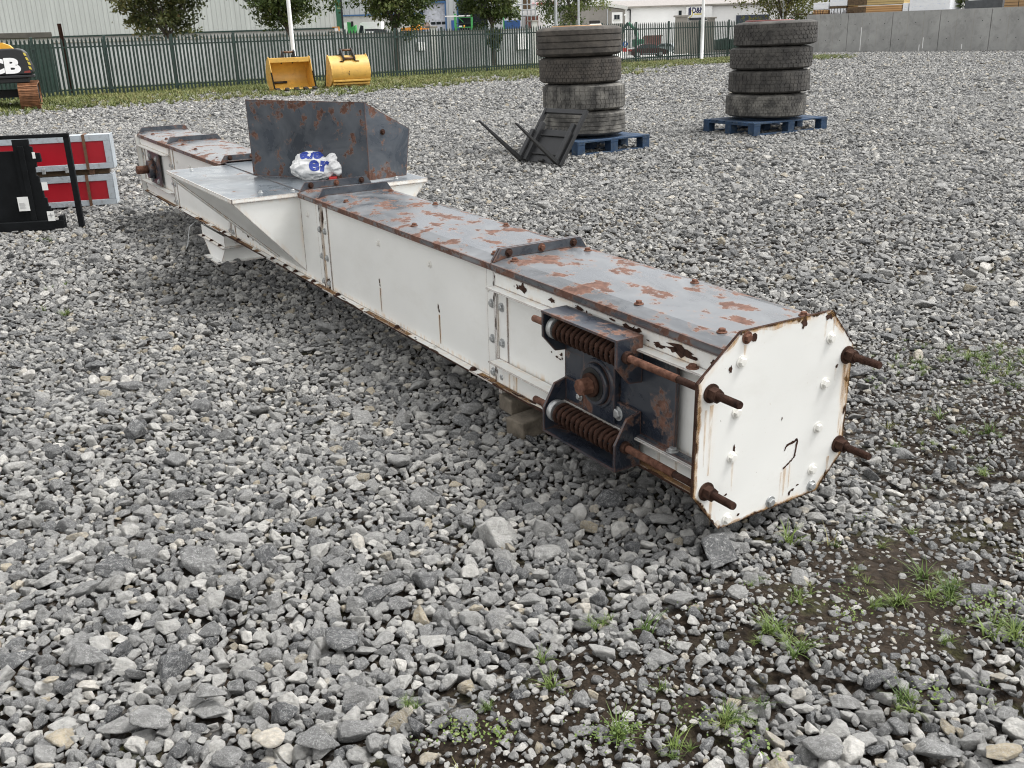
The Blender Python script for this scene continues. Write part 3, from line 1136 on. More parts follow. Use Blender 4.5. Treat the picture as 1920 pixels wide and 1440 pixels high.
def build_grass():
    rs = np.random.RandomState(21)
    # verge by the fence
    t = rs.uniform(-6, 33, 130000)
    o = rs.uniform(-10, 5, 130000)
    x = FA[0] + FD[0] * t + FN[0] * o
    y = FA[1] + FD[1] * t + FN[1] * o
    g = grass_mask(x, y)
    k = (rs.uniform(size=len(x)) < g * 0.34) & (np.abs(x) < y * 0.60 + 2)
    x, y = x[k], y[k]
    n = len(x)
    s_ = rs.uniform(0.6, 1.5, n)
    ob = scatter('verge_grass', np.stack([x, y, np.full(n, -0.015)], 1), np.stack([np.zeros(n), np.zeros(n), rs.uniform(0, 6.28, n)], 1),
                 np.stack([s_ * 1.5, s_ * 1.5, s_], 1), rs.randint(0, 4, n), np.clip(rs.normal(0.45, 0.25, n) + 0.2 * wob(x, y, 0.5), 0, 1),
                 [tuft_mesh(i, 16, 0.10, 0.8, MT['grassdry'], 0.006) for i in range(4)])
    tag(ob, 'patchy rough grass along the green fence', 'grass', kind='stuff')
    print('verge tufts', n)
    # tufts among the stones near the camera
    spots = [(1130, 1168, 0.8), (1110, 1172, 0.5), (1455, 1190, 1.0), (1440, 1180, 0.8), (1482, 1222, 1.15), (1500, 1220, .8), (1418, 1205, .5), (1365, 1355, 1.15), (1350, 1370, .9), (1385, 1350, .8),
             (1292, 1415, .8), (1640, 1145, 0.8), (1620, 1093, .6), (1600, 1080, .5), (1695, 1138, 1.1), (1670, 1140, .8), (1745, 1118, .9), (1770, 1120, .9), (1800, 1110, .9), (1785, 1105, .7),
             (1760, 1085, .5), (1895, 1190, 1.1), (1912, 1200, 1.2), (1880, 1180, .7), (1770, 1205, .8), (1795, 1170, .5), (1695, 1325, .9), (1705, 1330, .8), (1870, 1120, .5), (1492, 1130, .6), (1530, 1110, .5),
             (1500, 1115, .6), (770, 1328, .7), (765, 1322, .5), (918, 1335, .6), (660, 1040, .0), (1655, 1030, .5), (1418, 1090, .4), (1410, 1100, .4), (1850, 890, .6), (1840, 895, .6), (1655, 720, .5), (1700, 700, .7), (1720, 690, .9), (1740, 700, .8),
             (1760, 680, .8), (1790, 672, .9), (1810, 668, 1.), (1830, 690, 1.), (1850, 668, 1.), (1865, 690, .9), (1885, 700, 1.), (1905, 705, 1.), (1870, 660, .8), (1900, 655, .8), (1915, 690, 1.1), (1835, 815, .7), (1845, 820, .6), (1560, 790, .3),
             (1725, 655, .5), (1750, 655, .5), (1660, 705, .4), (1690, 660, .4), (1780, 840, .4), (1750, 830, .4), (1830, 720, .7), (1870, 725, .7), (1905, 730, .9), (92, 448, 1.), (125, 535, .8), (105, 587, 1.),
             (1145, 365, .3), (760, 375, .0), (1310, 230, .3)]
    P, S_, VI = [], [], []
    for px, py, s0 in spots:
        if s0 <= 0:
            continue
        p = gnd(px, py)
        far = p.y > 4.5
        m_ = 4 if p.y > 3 else 2
        for j in range(m_):
            d = (0.012 if m_ == 2 else 0.05) if not far else 0.08
            P.append((p.x + rs.normal() * d, p.y + rs.normal() * d, 0.004 if p.y < 4 else 0.0))
            S_.append(s0 * rs.uniform(0.5, 1.0) * (0.52 if m_ == 2 else 0.40))
            VI.append(rs.randint(0, 5))
    for j in range(1500):   # scattered single sprigs and dry straws on the soil
        x_, y_ = rs.uniform(-0.3, 2.6), rs.uniform(1.5, 3.8)
        if rs.uniform() < soil_mask(np.array([x_]), np.array([y_]))[0] * 0.20:
            P.append((x_, y_, 0.002))
            S_.append(rs.uniform(0.25, 0.6))
            VI.append(rs.choice([0, 1, 2, 5, 6, 6, 5, 7]))
    for px, py in ((870, 1385), (905, 1382), (940, 1385), (850, 1370), (1165, 1400), (1180, 1370), (1150, 1375), (1600, 1120), (1110, 1380), (1885, 1135), (1860, 1150), (1830, 1145), (1740, 1310), (1400, 1400), (1420, 1415), (1310, 1350), (1590, 1165)):
        p = gnd(px, py)
        for j in range(3):
            P.append((p.x + rs.normal() * 0.012, p.y + rs.normal() * 0.012, 0.006))
            S_.append(rs.uniform(0.5, 0.9))
            VI.append(rs.randint(5, 7))
    n = len(P)
    S_ = np.array(S_)
    protos = [tuft_mesh(30 + i, 24, 0.12, 1.45, MT['grass'], 0.0036) for i in range(5)] + [clover_mesh(50 + i, MT['grass']) for i in range(2)] + [tuft_mesh(70, 7, 0.12, 1.6, MT['grassdry'], 0.0016)]
    ob = scatter('gravel_weeds', np.array(P), np.stack([np.zeros(n), np.zeros(n), rs.uniform(0, 6.28, n)], 1), np.stack([S_, S_, S_], 1), np.array(VI),
                 np.where(np.array(VI) == 7, 0.98, np.clip(rs.normal(0.48, 0.22, n), 0.05, 0.85)), protos)
    tag(ob, 'small green weeds and grass sprouting between the stones', 'weeds', kind='stuff')


build_grass()

# pale concrete yard of the neighbours behind the fence
b = B()
pts = [gnd(1010, 104, 0.004), gnd(1130, 112, 0.004), gnd(1290, 102, 0.004), gnd(1300, 78, 0.004), gnd(1150, 80, 0.004), gnd(1000, 84, 0.004)]
b.faces([(p.x, p.y, 0.004) for p in pts], [list(range(len(pts)))], MT['tarmac'])
tag(b.ob('neighbour_yard'), 'pale concrete yard beyond the fence', 'yard', kind='structure')


# ================================================================== THE CONVEYOR
def P(u, v, w_):
    return Vector((u, -v, w_))


def cbox(b, u, v, w_, mat, bevel=0.0):
    return b.box((u[0], -v[0], w_[0]), (u[1], -v[1], w_[1]), mat, None, bevel)


CONV_O = Vector((0.606, 2.510, 0.100))
CONV_YAW, CONV_SL = R(121.44), R(0.89)
conv = thing('chain_conveyor', 'long rusty white and slate grey chain conveyor lying across the gravel', 'conveyor', CONV_O)
conv.rotation_euler = (0, -CONV_SL, CONV_YAW)


def cworld(u, v, w_):
    return Matrix.Translation(CONV_O) @ Euler((0, -CONV_SL, CONV_YAW)).to_matrix().to_4x4() @ P(u, v, w_)


def hexbolt(name, mat, r=0.0125, h=0.009, washer=True):
    b = B()
    if washer:
        b.cyl((0, 0, -0.001), (0, 0, 0.0025), r * 1.45, mat, n=16)
    b.cyl((0, 0, 0.0025), (0, 0, 0.0025 + h * 0.8), r, mat, n=6, smooth=False)
    b.cyl((0, 0, 0.0025 + h * 0.8), (0, 0, 0.0025 + h), r, mat, r1=r * 0.82, n=6, smooth=False)
    return b.ob(name)


BOLT = {}


def bolt(parent, pos, direction, mat='galv', r=0.0125, name='bolt', spin=None):
    key = (mat, r)
    q = Vector(direction).to_track_quat('Z', 'Y') @ Euler((0, 0, random.uniform(0, 1) if spin is None else spin)).to_quaternion()
    if key not in BOLT:
        o = hexbolt(name, MT[mat], r)
        BOLT[key] = o
    else:
        o = BOLT[key].copy()
        o.name = name
        COL.objects.link(o)
    o.parent = parent
    o.location = pos
    o.rotation_mode = 'QUATERNION'
    o.rotation_quaternion = q
    return o


random.seed(4)
OUT = Vector((0, 1, 0))     # away from the near side (-v)
TW = 0.385                  # trough width
NEARF = Vector((-1, 0, 0))


def chip(b, c, xd, yd, pts, nrm, mat, lift=0.0008):
    """irregular thin flake of missing paint: pts in a local plane, given a real (sub-millimetre) thickness"""
    c, xd, yd, nrm = Vector(c), Vector(xd), Vector(yd), Vector(nrm)
    poly = [c + xd * p[0] + yd * p[1] + nrm * lift for p in pts]
    b.faces(poly, [list(range(len(poly)))], mat)


def blotch(rs, n, rx, ry, jag=0.35):
    return [(math.cos(2 * math.pi * k / n) * rx * rs.uniform(1 - jag, 1 + jag), math.sin(2 * math.pi * k / n) * ry * rs.uniform(1 - jag, 1 + jag)) for k in range(n)]


def mat_stain():
    k = NT('rust_run_stain')
    v = k.coord('Object', (9, 9, 1.6))
    a = k.ramp(k.noise(v, 5, 4, 0.7), [(0.36, 0.0), (0.70, 0.58)])
    k.set(color=(0.52, 0.29, 0.085), rough=0.7, alpha=a)
    return k.m


MT['stain'] = mat_stain()

SECT = [(0.004, 1.25), (1.25, 3.005), (3.005, 4.68), (4.68, 6.12), (6.12, 7.10)]
sections = []
for k, (u0, u1) in enumerate(SECT):
    b = B()
    g = 0.0015
    ua, ub = u0 + g, u1 - g
    top = 0.452
    # two side plates, floor
    cbox(b, (ua, ub), (0.0, 0.005), (0.007, top), MT['white'])
    cbox(b, (ua, ub), (TW - 0.005, TW), (0.007, top), MT['white'])
    cbox(b, (ua, ub), (-0.036, TW + 0.036), (0.0, 0.0065), MT['white'])
    # end flange angles: flat against the side and stepped out
    for (e0, e1) in ((ua, ua + 0.008), (ub - 0.008, ub)):
        cbox(b, (e0, e1), (-0.014, -0.0006), (0.007, top), MT['white'])
        cbox(b, (e0, e1), (TW + 0.0006, TW + 0.014), (0.007, top), MT['white'])
        cbox(b, (e0, e1), (0.0, TW), (-0.045, -0.0005), MT['white'])
    for (e0, e1) in ((ua + 0.0085, ua + 0.07), (ub - 0.07, ub - 0.0085)):
        cbox(b, (e0, e1), (-0.0055, -0.0006), (0.0075, top - 0.002), MT['white'])
    if k in (0, 4):
        for w0 in (0.098, 0.388):
            cbox(b, (ua + 0.009, ub - 0.009), (-0.058, -0.0058), (w0, w0 + 0.006), MT['white'])
        cbox(b, (ua + 0.009, ub - 0.009), (-0.016, -0.0058), (0.394, 0.446), MT['white'])
        cbox(b, (ua + 0.009, ub - 0.009), (-0.014, -0.0058), (0.008, 0.097), MT['white'])
    rs = np.random.RandomState(60 + k)
    # flaked paint low along the joints and on the panels
    XU, ZU, NV = Vector((1, 0, 0)), Vector((0, 0, 1)), Vector((0, 1, 0))
    def fl(u, w_, rx, ry, v=-0.0006, n=14):
        chip(b, P(u, v, w_), XU, ZU, blotch(rs, max(n, 20), rx * 0.9, ry * 0.95, 0.48), NV, MT['rust_dark'])
        if rx > 0.02:
            for q__ in range(4):
                chip(b, P(u + rs.normal() * rx * 1.2, v, w_ + rs.normal() * ry * 0.5), XU, ZU, blotch(rs, 10, rx * rs.uniform(.08, .3), ry * rs.uniform(.1, .4), 0.4), NV, MT['rust_dark'])
    if k == 1:
        fl(2.975, 0.035, 0.022, 0.03, -0.0062)
        fl(2.985, 0.385, 0.014, 0.045, -0.0062)
        for (uu, ww, hh) in ((2.333, 0.180, 0.012), (2.33, 0.162, 0.007), (1.742, 0.192, 0.013), (1.735, 0.176, 0.008)):
            fl(uu, ww, 0.006, hh)
        b.faces([P(2.338, -0.0006, 0.15), P(2.324, -0.0006, 0.15), P(2.327, -0.0006, 0.03), P(2.335, -0.0006, 0.03)], [(0, 1, 2, 3)], MT['stain'])
        b.faces([P(1.744, -0.0006, 0.16), P(1.73, -0.0006, 0.16), P(1.732, -0.0006, 0.03), P(1.741, -0.0006, 0.03)], [(0, 1, 2, 3)], MT['stain'])
        for _ in range(10):
            uu = rs.uniform(1.3, 2.95)
            chip(b, P(uu, -rs.uniform(0.012, 0.03), 0.0068), XU, Vector((0, 1, 0)), blotch(rs, 9, rs.uniform(.005, .03), .004), Vector((0, 0, 1)), MT['rust_dark'])
    if k == 0:
        for (uu, ww, rx, ry) in ((1.05, 0.425, 0.030, 0.016), (0.86, 0.423, 0.020, 0.008), (0.70, 0.43, 0.022, 0.012), (0.64, 0.415, 0.014, 0.016), (0.44, 0.425, 0.055, 0.017), (0.20, 0.42, 0.065, 0.016), (0.30, 0.412, 0.03, 0.008)):
            fl(uu, ww, rx, ry, -0.0168, 18)
        for _ in range(10):
            fl(rs.uniform(0.80, 0.90), rs.uniform(0.20, 0.31), rs.uniform(.004, .012), rs.uniform(.002, .006))
        for _ in range(6):
            uu = rs.uniform(0.8, 1.2)
            chip(b, P(uu, -rs.uniform(0.012, 0.03), 0.0068), XU, Vector((0, 1, 0)), blotch(rs, 9, rs.uniform(.01, .05), .007), Vector((0, 0, 1)), MT['rust_dark'])
        for uu in (1.15, 1.12, 1.10, 0.2, 0.28):
            b.faces([P(uu + .012, -0.0148, 0.09), P(uu, -0.0148, 0.09), P(uu, -0.0148, 0.012), P(uu + .01, -0.0148, 0.012)], [(0, 1, 2, 3)], MT['stain'])
    if k == 2:
        for (uu, ww, rx, ry) in ((4.35, 0.06, .02, .014), (4.25, 0.055, .01, .012), (4.12, 0.05, .008, .01), (4.45, 0.075, .012, .012), (3.9, 0.06, .05, .03), (3.07, 0.2, .004, .01)):
            fl(uu, ww, rx, ry)
    t_ = ua
    while t_ < ub - 0.01:          # rusted outer face of the bottom flange, in broken lengths
        seg = min(rs.uniform(0.05, 0.35), ub - t_)
        if rs.uniform() < 0.8:
            cbox(b, (t_, t_ + seg), (-0.0368, -0.0361), (-0.0002, 0.0067), MT['rust_dark'])
        if rs.uniform() < 0.45:
            m_ = 8
            lo = [(t_ + seg * i / m_, -0.0362) for i in range(m_ + 1)]
            hi = [(t_ + seg * i / m_, -0.0362 + rs.uniform(0.001, 0.009)) for i in range(m_ + 1)]
            b.faces([P(u_, v_, 0.0071) for u_, v_ in lo + hi[::-1]], [list(range(2 * m_ + 2))], MT['rust_dark'])
        if rs.uniform() < 0.6:
            b.faces([P(t_, -0.034, 0.0069), P(t_ + seg, -0.034, 0.0069), P(t_ + seg, -0.006, 0.0069), P(t_, -0.006, 0.0069)], [(0, 1, 2, 3)], MT['stain'])
        t_ += seg
    for (e_) in (ua + 0.004, ub - 0.004):
        for q_ in range(5):
            w0_ = rs.choice([rs.uniform(0.0, 0.1), rs.uniform(0.33, 0.43), rs.uniform(0, .43)])
            fl(e_, w0_, 0.0032, rs.uniform(0.004, 0.022), -0.0147, 10)
    so = b.ob('trough_section', conv)
    sections.append(so)
    # bolts along the end flange and a row of studs under the lid
    for ww in (0.036, 0.173, 0.314):
        bolt(so, P(ub - 0.034, -0.0055, ww), OUT)
        if k:
            bolt(so, P(ua + 0.034, -0.0055, ww), OUT)
    if k in (1, 2, 3):
        nst = 4
        for j in range(nst):
            uu = (2.955, 2.313, 1.801, 1.31)[j] if k == 1 else u0 + (j + 0.5) * (u1 - u0) / nst
            bolt(so, P(uu, -0.0003, 0.366), OUT, 'paintbolt', 0.011)
        for j in range(5):
            bolt(so, P(u0 + (j + 0.5) * (u1 - u0) / 5, -0.020, 0.0065), (0, 0, 1), 'paintbolt' if j % 2 else 'rust_dark', 0.011)
for w_ in (0.05, 0.15):
    pass

# far end plate
b = B()
cbox(b, (7.102, 7.112), (-0.05, TW + 0.05), (-0.04, 0.475), MT['white'])
b.ob('far_end_plate', conv)

# lids: shallow folded covers with a turned-down lip, flanges with holes at the joints
LP = [(-0.030, 0.454), (-0.030, 0.478), (0.030, 0.493), (TW - 0.03, 0.493), (TW + 0.03, 0.478), (TW + 0.03, 0.454)]


def lid(u0, u1, flange0, flange1, studs):
    b = B()
    th = 0.004
    inner = [(v + (th if v < TW / 2 else -th), w_ - (0 if i in (0, 5) else th)) for i, (v, w_) in enumerate(LP)]
    poly = LP + inner[::-1]
    b.prism([P(u0, v, w_) for v, w_ in poly], Vector((u1 - u0, 0, 0)), MT['lid'])
    o = b.ob('lid', conv)
    o.data.materials[0] = MT['lid']
    for (e, on) in ((u0, flange0), (u1 - 0.010, flange1)):
        if not on:
            continue
        f = B()
        pl = [(-0.020, 0.483), (0.012, 0.530), (TW - 0.012, 0.530), (TW + 0.020, 0.483), (TW - 0.035, 0.4945), (0.035, 0.4945)]
        f.prism([P(e, v, w_) for v, w_ in pl], Vector((0.010, 0, 0)), MT['flange'])
        fo = f.ob('lid_flange', o)
        for vv in (0.045, TW / 2, TW - 0.045):
            if e == u0 or on == 2:
                bolt(fo, P(e - 0.0003, vv, 0.512), (-1, 0, 0), 'rust_dark' if vv != TW / 2 else 'rust', 0.011)
    for (uu, vv) in studs:
        bolt(o, P(uu, vv, 0.4935 if 0.03 < vv < TW - 0.03 else 0.484), (0, 0, 1), 'rust', 0.0105)
    return o


lid(0.002, 1.247, 0, 2, [(1.18, 0.035), (0.46, 0.035), (0.10, 0.04), (1.15, TW - 0.04), (0.55, TW - 0.04), (0.08, TW - 0.04)])
lid(1.253, 3.003, 1, 1, [(1.32, 0.035), (2.0, 0.035), (2.75, 0.035), (1.35, TW - 0.035), (1.75, TW - 0.035), (2.4, TW - 0.035), (2.9, TW - 0.035)])
lid(3.008, 3.262, 0, 2, [])
lid(4.70, 6.117, 1, 1, [(4.95, 0.03), (5.5, 0.035), (5.85, 0.035), (5.2, TW - 0.03)])
lid(6.123, 7.098, 1, 1, [(6.35, 0.035), (6.8, 0.035)])

# near end plate with its chamfered outline
b = B()
EP = [(0.004, 0.531), (0.358, 0.529), (0.463, 0.408), (0.459, 0.055), (0.360, -0.045), (-0.042, -0.053), (-0.146, 0.077), (-0.146, 0.413)]
b.prism([P(-0.012, v, w_) for v, w_ in EP], Vector((0.008, 0, 0)), MT['white'])
b.bm.normal_update()
ri_ = b.mi(MT['rust_dark'])
for f in b.bm.faces:
    if abs(f.normal.x) < 0.5:
        f.material_index = ri_
mid = (0.16, 0.24)
EQ = [(mid[0] + (v - mid[0]) * 0.985, mid[1] + (w_ - mid[1]) * 0.985) for v, w_ in EP]
b.prism([P(-0.0035, v, w_) for v, w_ in EQ], Vector((0.006, 0, 0)), MT['rust_dark'])
rs = np.random.RandomState(9)
XV, NU = Vector((0, -1, 0)), Vector((-1, 0, 0))


def ep_chip(v, w_, pts, mat='rust_dark'):
    chip(b, P(-0.0122, v, w_), XV, Vector((0, 0, 1)), pts, NU, MT[mat], 0.0006)


def ep_line(pts, wd, mat='rust_dark'):
    for (a, c) in zip(pts[:-1], pts[1:]):
        n_ = 7
        d = np.array(c) - np.array(a)
        nn = np.array([-d[1], d[0]]) / (np.hypot(*d) + 1e-9)
        lo, hi = [], []
        for i in range(n_ + 1):
            p = np.array(a) + d * i / n_
            lo.append(tuple(p - nn * wd * rs.uniform(0.3, 1.3)))
            hi.append(tuple(p + nn * wd * rs.uniform(0.3, 1.3)))
        ep_chip(0, 0, lo + hi[::-1], mat)


ep_line([(0.207, 0.128), (0.213, 0.142), (0.258, 0.152), (0.252, 0.098), (0.236, 0.086), (0.206, 0.070)], 0.0042)
for (v, w_, rx, ry) in ((0.352, 0.515, 0.02, 0.014), (0.245, 0.515, 0.012, 0.016), (0.05, 0.505, 0.010, 0.012), (0.002, 0.185, 0.004, 0.016), (0.0, 0.17, 0.003, 0.012), (0.448, 0.30, 0.007, 0.012), (0.452, 0.20, 0.005, 0.014),
                        (0.255, -0.012, 0.008, 0.004), (0.243, -0.02, 0.005, 0.007), (0.275, -0.002, 0.006, 0.003), (0.40, 0.352, 0.005, 0.006), (0.185, 0.235, 0.002, 0.006), (0.395, -0.005, 0.004, 0.02), (-0.03, 0.43, 0.006, 0.01), (0.035, -0.03, 0.006, 0.005), (-0.02, 0.05, 0.006, 0.003)):
    ep_chip(v, w_, blotch(rs, 14, rx, ry, 0.45))
for (v, w0, w1, wd) in ((0.215, 0.07, -0.02, 0.006), (0.235, 0.085, 0.0, 0.003), (0.444, 0.35, 0.11, 0.010), (0.434, 0.36, 0.13, 0.006), (0.395, 0.345, 0.28, 0.003), (-0.092, 0.34, 0.13, 0.007), (-0.112, 0.33, 0.16, 0.004), (0.0, 0.16, 0.05, 0.004),
                        (0.40, 0.06, 0.0, 0.006), (0.335, 0.50, 0.44, 0.005), (-0.075, 0.05, -0.03, 0.006), (0.37, 0.5, 0.455, 0.004), (0.20, 0.06, -0.03, 0.003), (-0.135, 0.38, 0.1, 0.004), (0.02, 0.49, 0.46, 0.006)):
    ep_chip(0, 0, [(v - wd, w0), (v + wd, w0), (v + wd * 0.6, (w0 + w1) / 2), (v + wd * 0.2, w1), (v - wd * 0.3, w1), (v - wd * 0.8, (w0 + w1) / 2)], 'stain')
for (a, c) in zip(EP, EP[1:] + EP[:1]):
    a, c = np.array(a), np.array(c)
    L_ = np.hypot(*(c - a))
    d = (c - a) / L_
    nn = np.array([d[1], -d[0]])
    if nn @ (np.array(mid) - a) < 0:
        nn = -nn
    t_ = 0.0
    while t_ < L_ - 0.004:
        seg = min(rs.uniform(0.02, 0.10), L_ - t_)
        if rs.uniform() < 0.72:
            m_ = max(4, int(seg / 0.006))
            big = rs.uniform() < 0.25
            lo = [tuple(a + d * (t_ + seg * i / m_)) for i in range(m_ + 1)]
            hi = [tuple(a + d * (t_ + seg * i / m_) + nn * (0.0018 + rs.uniform(0, 0.0105 if big else 0.0045) * math.sin(math.pi * i / m_))) for i in range(m_ + 1)]
            ep_chip(0, 0, lo + hi[::-1])
        if rs.uniform() < 0.8:
            p0 = a + d * t_
            p1 = a + d * (t_ + seg)
            wd = rs.uniform(0.004, 0.016)
            ep_chip(0, 0, [tuple(p0), tuple(p1), tuple(p1 + nn * wd), tuple((p0 + p1) / 2 + nn * wd * 1.4), tuple(p0 + nn * wd * 0.7)], 'stain')
        t_ += seg
ep = b.ob('end_plate', conv)
for (v, w_, mt) in ((0.362, 0.445, 'paintbolt'), (0.354, 0.306, 'paintbolt'), (0.342, 0.169, 'paintbolt'), (0.334, 0.033, 'paintbolt'), (0.336, -0.022, 'galv'), (0.164, -0.026, 'galv'), (-0.010, -0.03, 'paintbolt'),
                    (-0.005, 0.163, 'paintbolt'), (0.003, 0.297, 'paintbolt'), (0.009, 0.444, 'paintbolt'), (0.024, 0.510, 'rust')):
    bolt(ep, P(-0.0122, v, w_), (-1, 0, 0), mt, 0.0125)


# take-up: sliding bearing, two spring brackets with rods on the near side
def helix(u0, u1, v, w_, r, wr, turns, mat):
    b = B()
    n = int(turns * 18)
    pts = []
    for i in range(n + 1):
        t = i / n
        # closed end coils
        tt = t
        a = 2 * math.pi * turns * t
        pts.append(P(u0 + (u1 - u0) * tt, v + r * math.cos(a), w_ + r * math.sin(a)))
    b.tube(pts, wr, mat, 8)
    return b


def rod(parent, v, w_, ua, ub, nut_u):
    b = B()
    b.cyl(P(ua, v, w_), P(nut_u + 0.02, v, w_), 0.0105, MT['rust_dark'], n=14)
    b.cyl(P(nut_u + 0.02, v, w_), P(nut_u + 0.12, v, w_), 0.0105, MT['rust_dark'], n=14)
    b.cyl(P(nut_u + 0.12, v, w_), P(ub, v, w_), 0.0118, MT['rustlight'], n=14)
    for i in range(26):     # thread rings on the free end
        uu = ua + 0.004 + i * 0.0042
        b.cyl(P(uu, v, w_), P(uu + 0.0021, v, w_), 0.0116, MT['rust_dark'], n=14)
    r_ = b.ob('threaded_rod', parent)
    n = B()
    n.cyl(P(nut_u - 0.0165, v, w_), P(nut_u - 0.0122, v, w_), 0.0275, MT['rust_dark'], n=18)
    n.cyl(P(nut_u - 0.042, v, w_), P(nut_u - 0.0166, v, w_), 0.0205, MT['rust_dark'], n=6, smooth=False)
    n.ob('nut', parent)
    return r_


b = B()
cbox(b, (0.20, 0.765), (-0.031, -0.020), (0.112, 0.380), MT['navy'])
cbox(b, (0.012, 0.80), (-0.028, -0.0195), (0.372, 0.386), MT['flange'])
cbox(b, (0.012, 0.80), (-0.050, -0.0195), (0.1045, 0.1105), MT['flange'])
bp = b.ob('slide_plate', conv)
for (u, w_) in ((0.20, 0.13), (0.13, 0.3965), ):
    bolt(bp, P(u, -0.036, 0.394 if w_ > .3 else 0.1108), (0, 0, 1), 'rust' if w_ > .3 else 'galv', 0.013)
b = B()
c0 = (0.545, 0.226)
b.cyl(P(c0[0], -0.031, c0[1]), P(c0[0], -0.062, c0[1]), 0.088, MT['navy'], r1=0.080, n=40)
b.cyl(P(c0[0], -0.062, c0[1]), P(c0[0], -0.078, c0[1]), 0.070, MT['navy'], r1=0.066, n=40)
b.cyl(P(c0[0], -0.0782, c0[1]), P(c0[0], -0.0800, c0[1]), 0.056, MT['blackmatt'], n=40)
cbox(b, (c0[0] - 0.085, c0[0] + 0.085), (-0.055, -0.0312), (c0[1] - 0.12, c0[1] + 0.12), MT['navy'], 0.004)
bh = b.ob('bearing_housing', conv)
b = B()
b.cyl(P(c0[0], -0.080, c0[1]), P(c0[0], -0.092, c0[1]), 0.040, MT['rust_dark'], n=32)
b.cyl(P(c0[0], -0.092, c0[1]), P(c0[0], -0.128, c0[1]), 0.0285, MT['rust'], n=8, smooth=False)
b.cyl(P(c0[0], -0.128, c0[1]), P(c0[0], -0.132, c0[1]), 0.0285, MT['rust'], r1=0.025, n=8, smooth=False)
b.ob('shaft_end', bh)
BU0, BU1 = 0.352, 0.752
for sgn in (1, -1):
    b = B()
    if sgn > 0:
        prof = [(-0.1335, 0.426), (-0.1335, 0.345), (-0.085, 0.288), (-0.034, 0.283), (-0.034, 0.426)]
        rw = 0.376
        tp = (0.4262, 0.434)
        bk = (0.283, 0.4258)
    else:
        prof = [(-0.1335, 0.014), (-0.1335, 0.094), (-0.088, 0.172), (-0.034, 0.186), (-0.034, 0.014)]
        rw = 0.083
        tp = (0.006, 0.0138)
        bk = (0.0142, 0.186)
    for uu in (BU0, BU1 - 0.010):
        b.prism([P(uu, v, w_) for v, w_ in prof], Vector((0.010, 0, 0)), MT['navy'])
    cbox(b, (BU0 - 0.0005, BU1 + 0.0005), (-0.134, -0.033), tp, MT['navy'])
    cbox(b, (BU0 + 0.0102, BU1 - 0.0102), (-0.043, -0.034), bk, MT['navy'])
    br = b.ob('spring_bracket', conv)
    sp = helix(0.368, 0.700, -0.097, rw, 0.0325, 0.0068, 13, MT['spring']).ob('coil_spring', br)
    b = B()
    b.cyl(P(0.702, -0.097, rw), P(0.726, -0.097, rw), 0.038, MT['galv'], n=32)
    b.cyl(P(0.7262, -0.097, rw), P(0.7415, -0.097, rw), 0.026, MT['rust_dark'], n=6, smooth=False)
    b.ob('spring_collar', br)
    b = B()
    b.cyl(P(0.352, -0.097, rw), P(0.334, -0.097, rw), 0.0195, MT['rust_dark'], r1=0.0185, n=20)
    b.ob('rod_bush', br)
    rod(br, -0.097, rw, -0.122, 0.852, 0.0)
    if sgn < 0:
        bolt(br, P(0.455, -0.0432, 0.148), OUT, 'galv', 0.017)
        bolt(br, P(0.640, -0.0432, 0.150), OUT, 'rust', 0.013)
        bolt(br, P(0.640, -0.058, 0.150), OUT, 'galv', 0.010)
# rods of the far side take-up, coming through the end plate
b = B()
for w_ in (0.378, 0.091):
    rod(conv, 0.440, w_, -0.13, 0.70, 0.0)
b.bm.free()
b = B()
for w_ in (0.376, 0.083):
    cbox(b, (0.352, 0.752), (TW + 0.034, TW + 0.125), (w_ - 0.06, w_ + 0.055), MT['navy'])
b.ob('far_spring_bracket', conv)

# hopper section: deck, end walls, sloping bottom plates
DK0, DK1, DV0, DV1, DW = 3.30, 4.66, -0.375, 0.770, 0.474
b = B()
cbox(b, (DK0, DK1), (DV0, DV1), (DW - 0.006, DW), MT['deck'])
for (a, c, d, e) in (((DK0 - 0.004, DK0 - 0.0005), (DV0, DV1), (DW - 0.022, DW), 0), ((DK1 + 0.0005, DK1 + 0.004), (DV0, DV1), (DW - 0.022, DW), 0), ((DK0, DK1), (DV0 - 0.0045, DV0 - 0.0005), (DW - 0.022, DW), 0), ((DK0, DK1), (DV1 + 0.0005, DV1 + 0.0045), (DW - 0.022, DW), 0)):
    cbox(b, a, c, d, MT['white'])
deck = b.ob('hopper_deck', conv)
for (u, v) in ((3.42, -0.18), (3.40, 0.62), (3.36, -0.02), (4.55, -0.25)):
    bolt(deck, P(u, v, DW), (0, 0, 1), 'galv', 0.010)
b = B()
cbox(b, (3.285, 4.70), (0.006, TW - 0.006), (DW + 0.0003, DW + 0.006), MT['deck'])
cbox(b, (3.266, 3.276), (0.012, TW - 0.012), (0.482, 0.522), MT['flange'])
b.ob('throat_cover', conv)
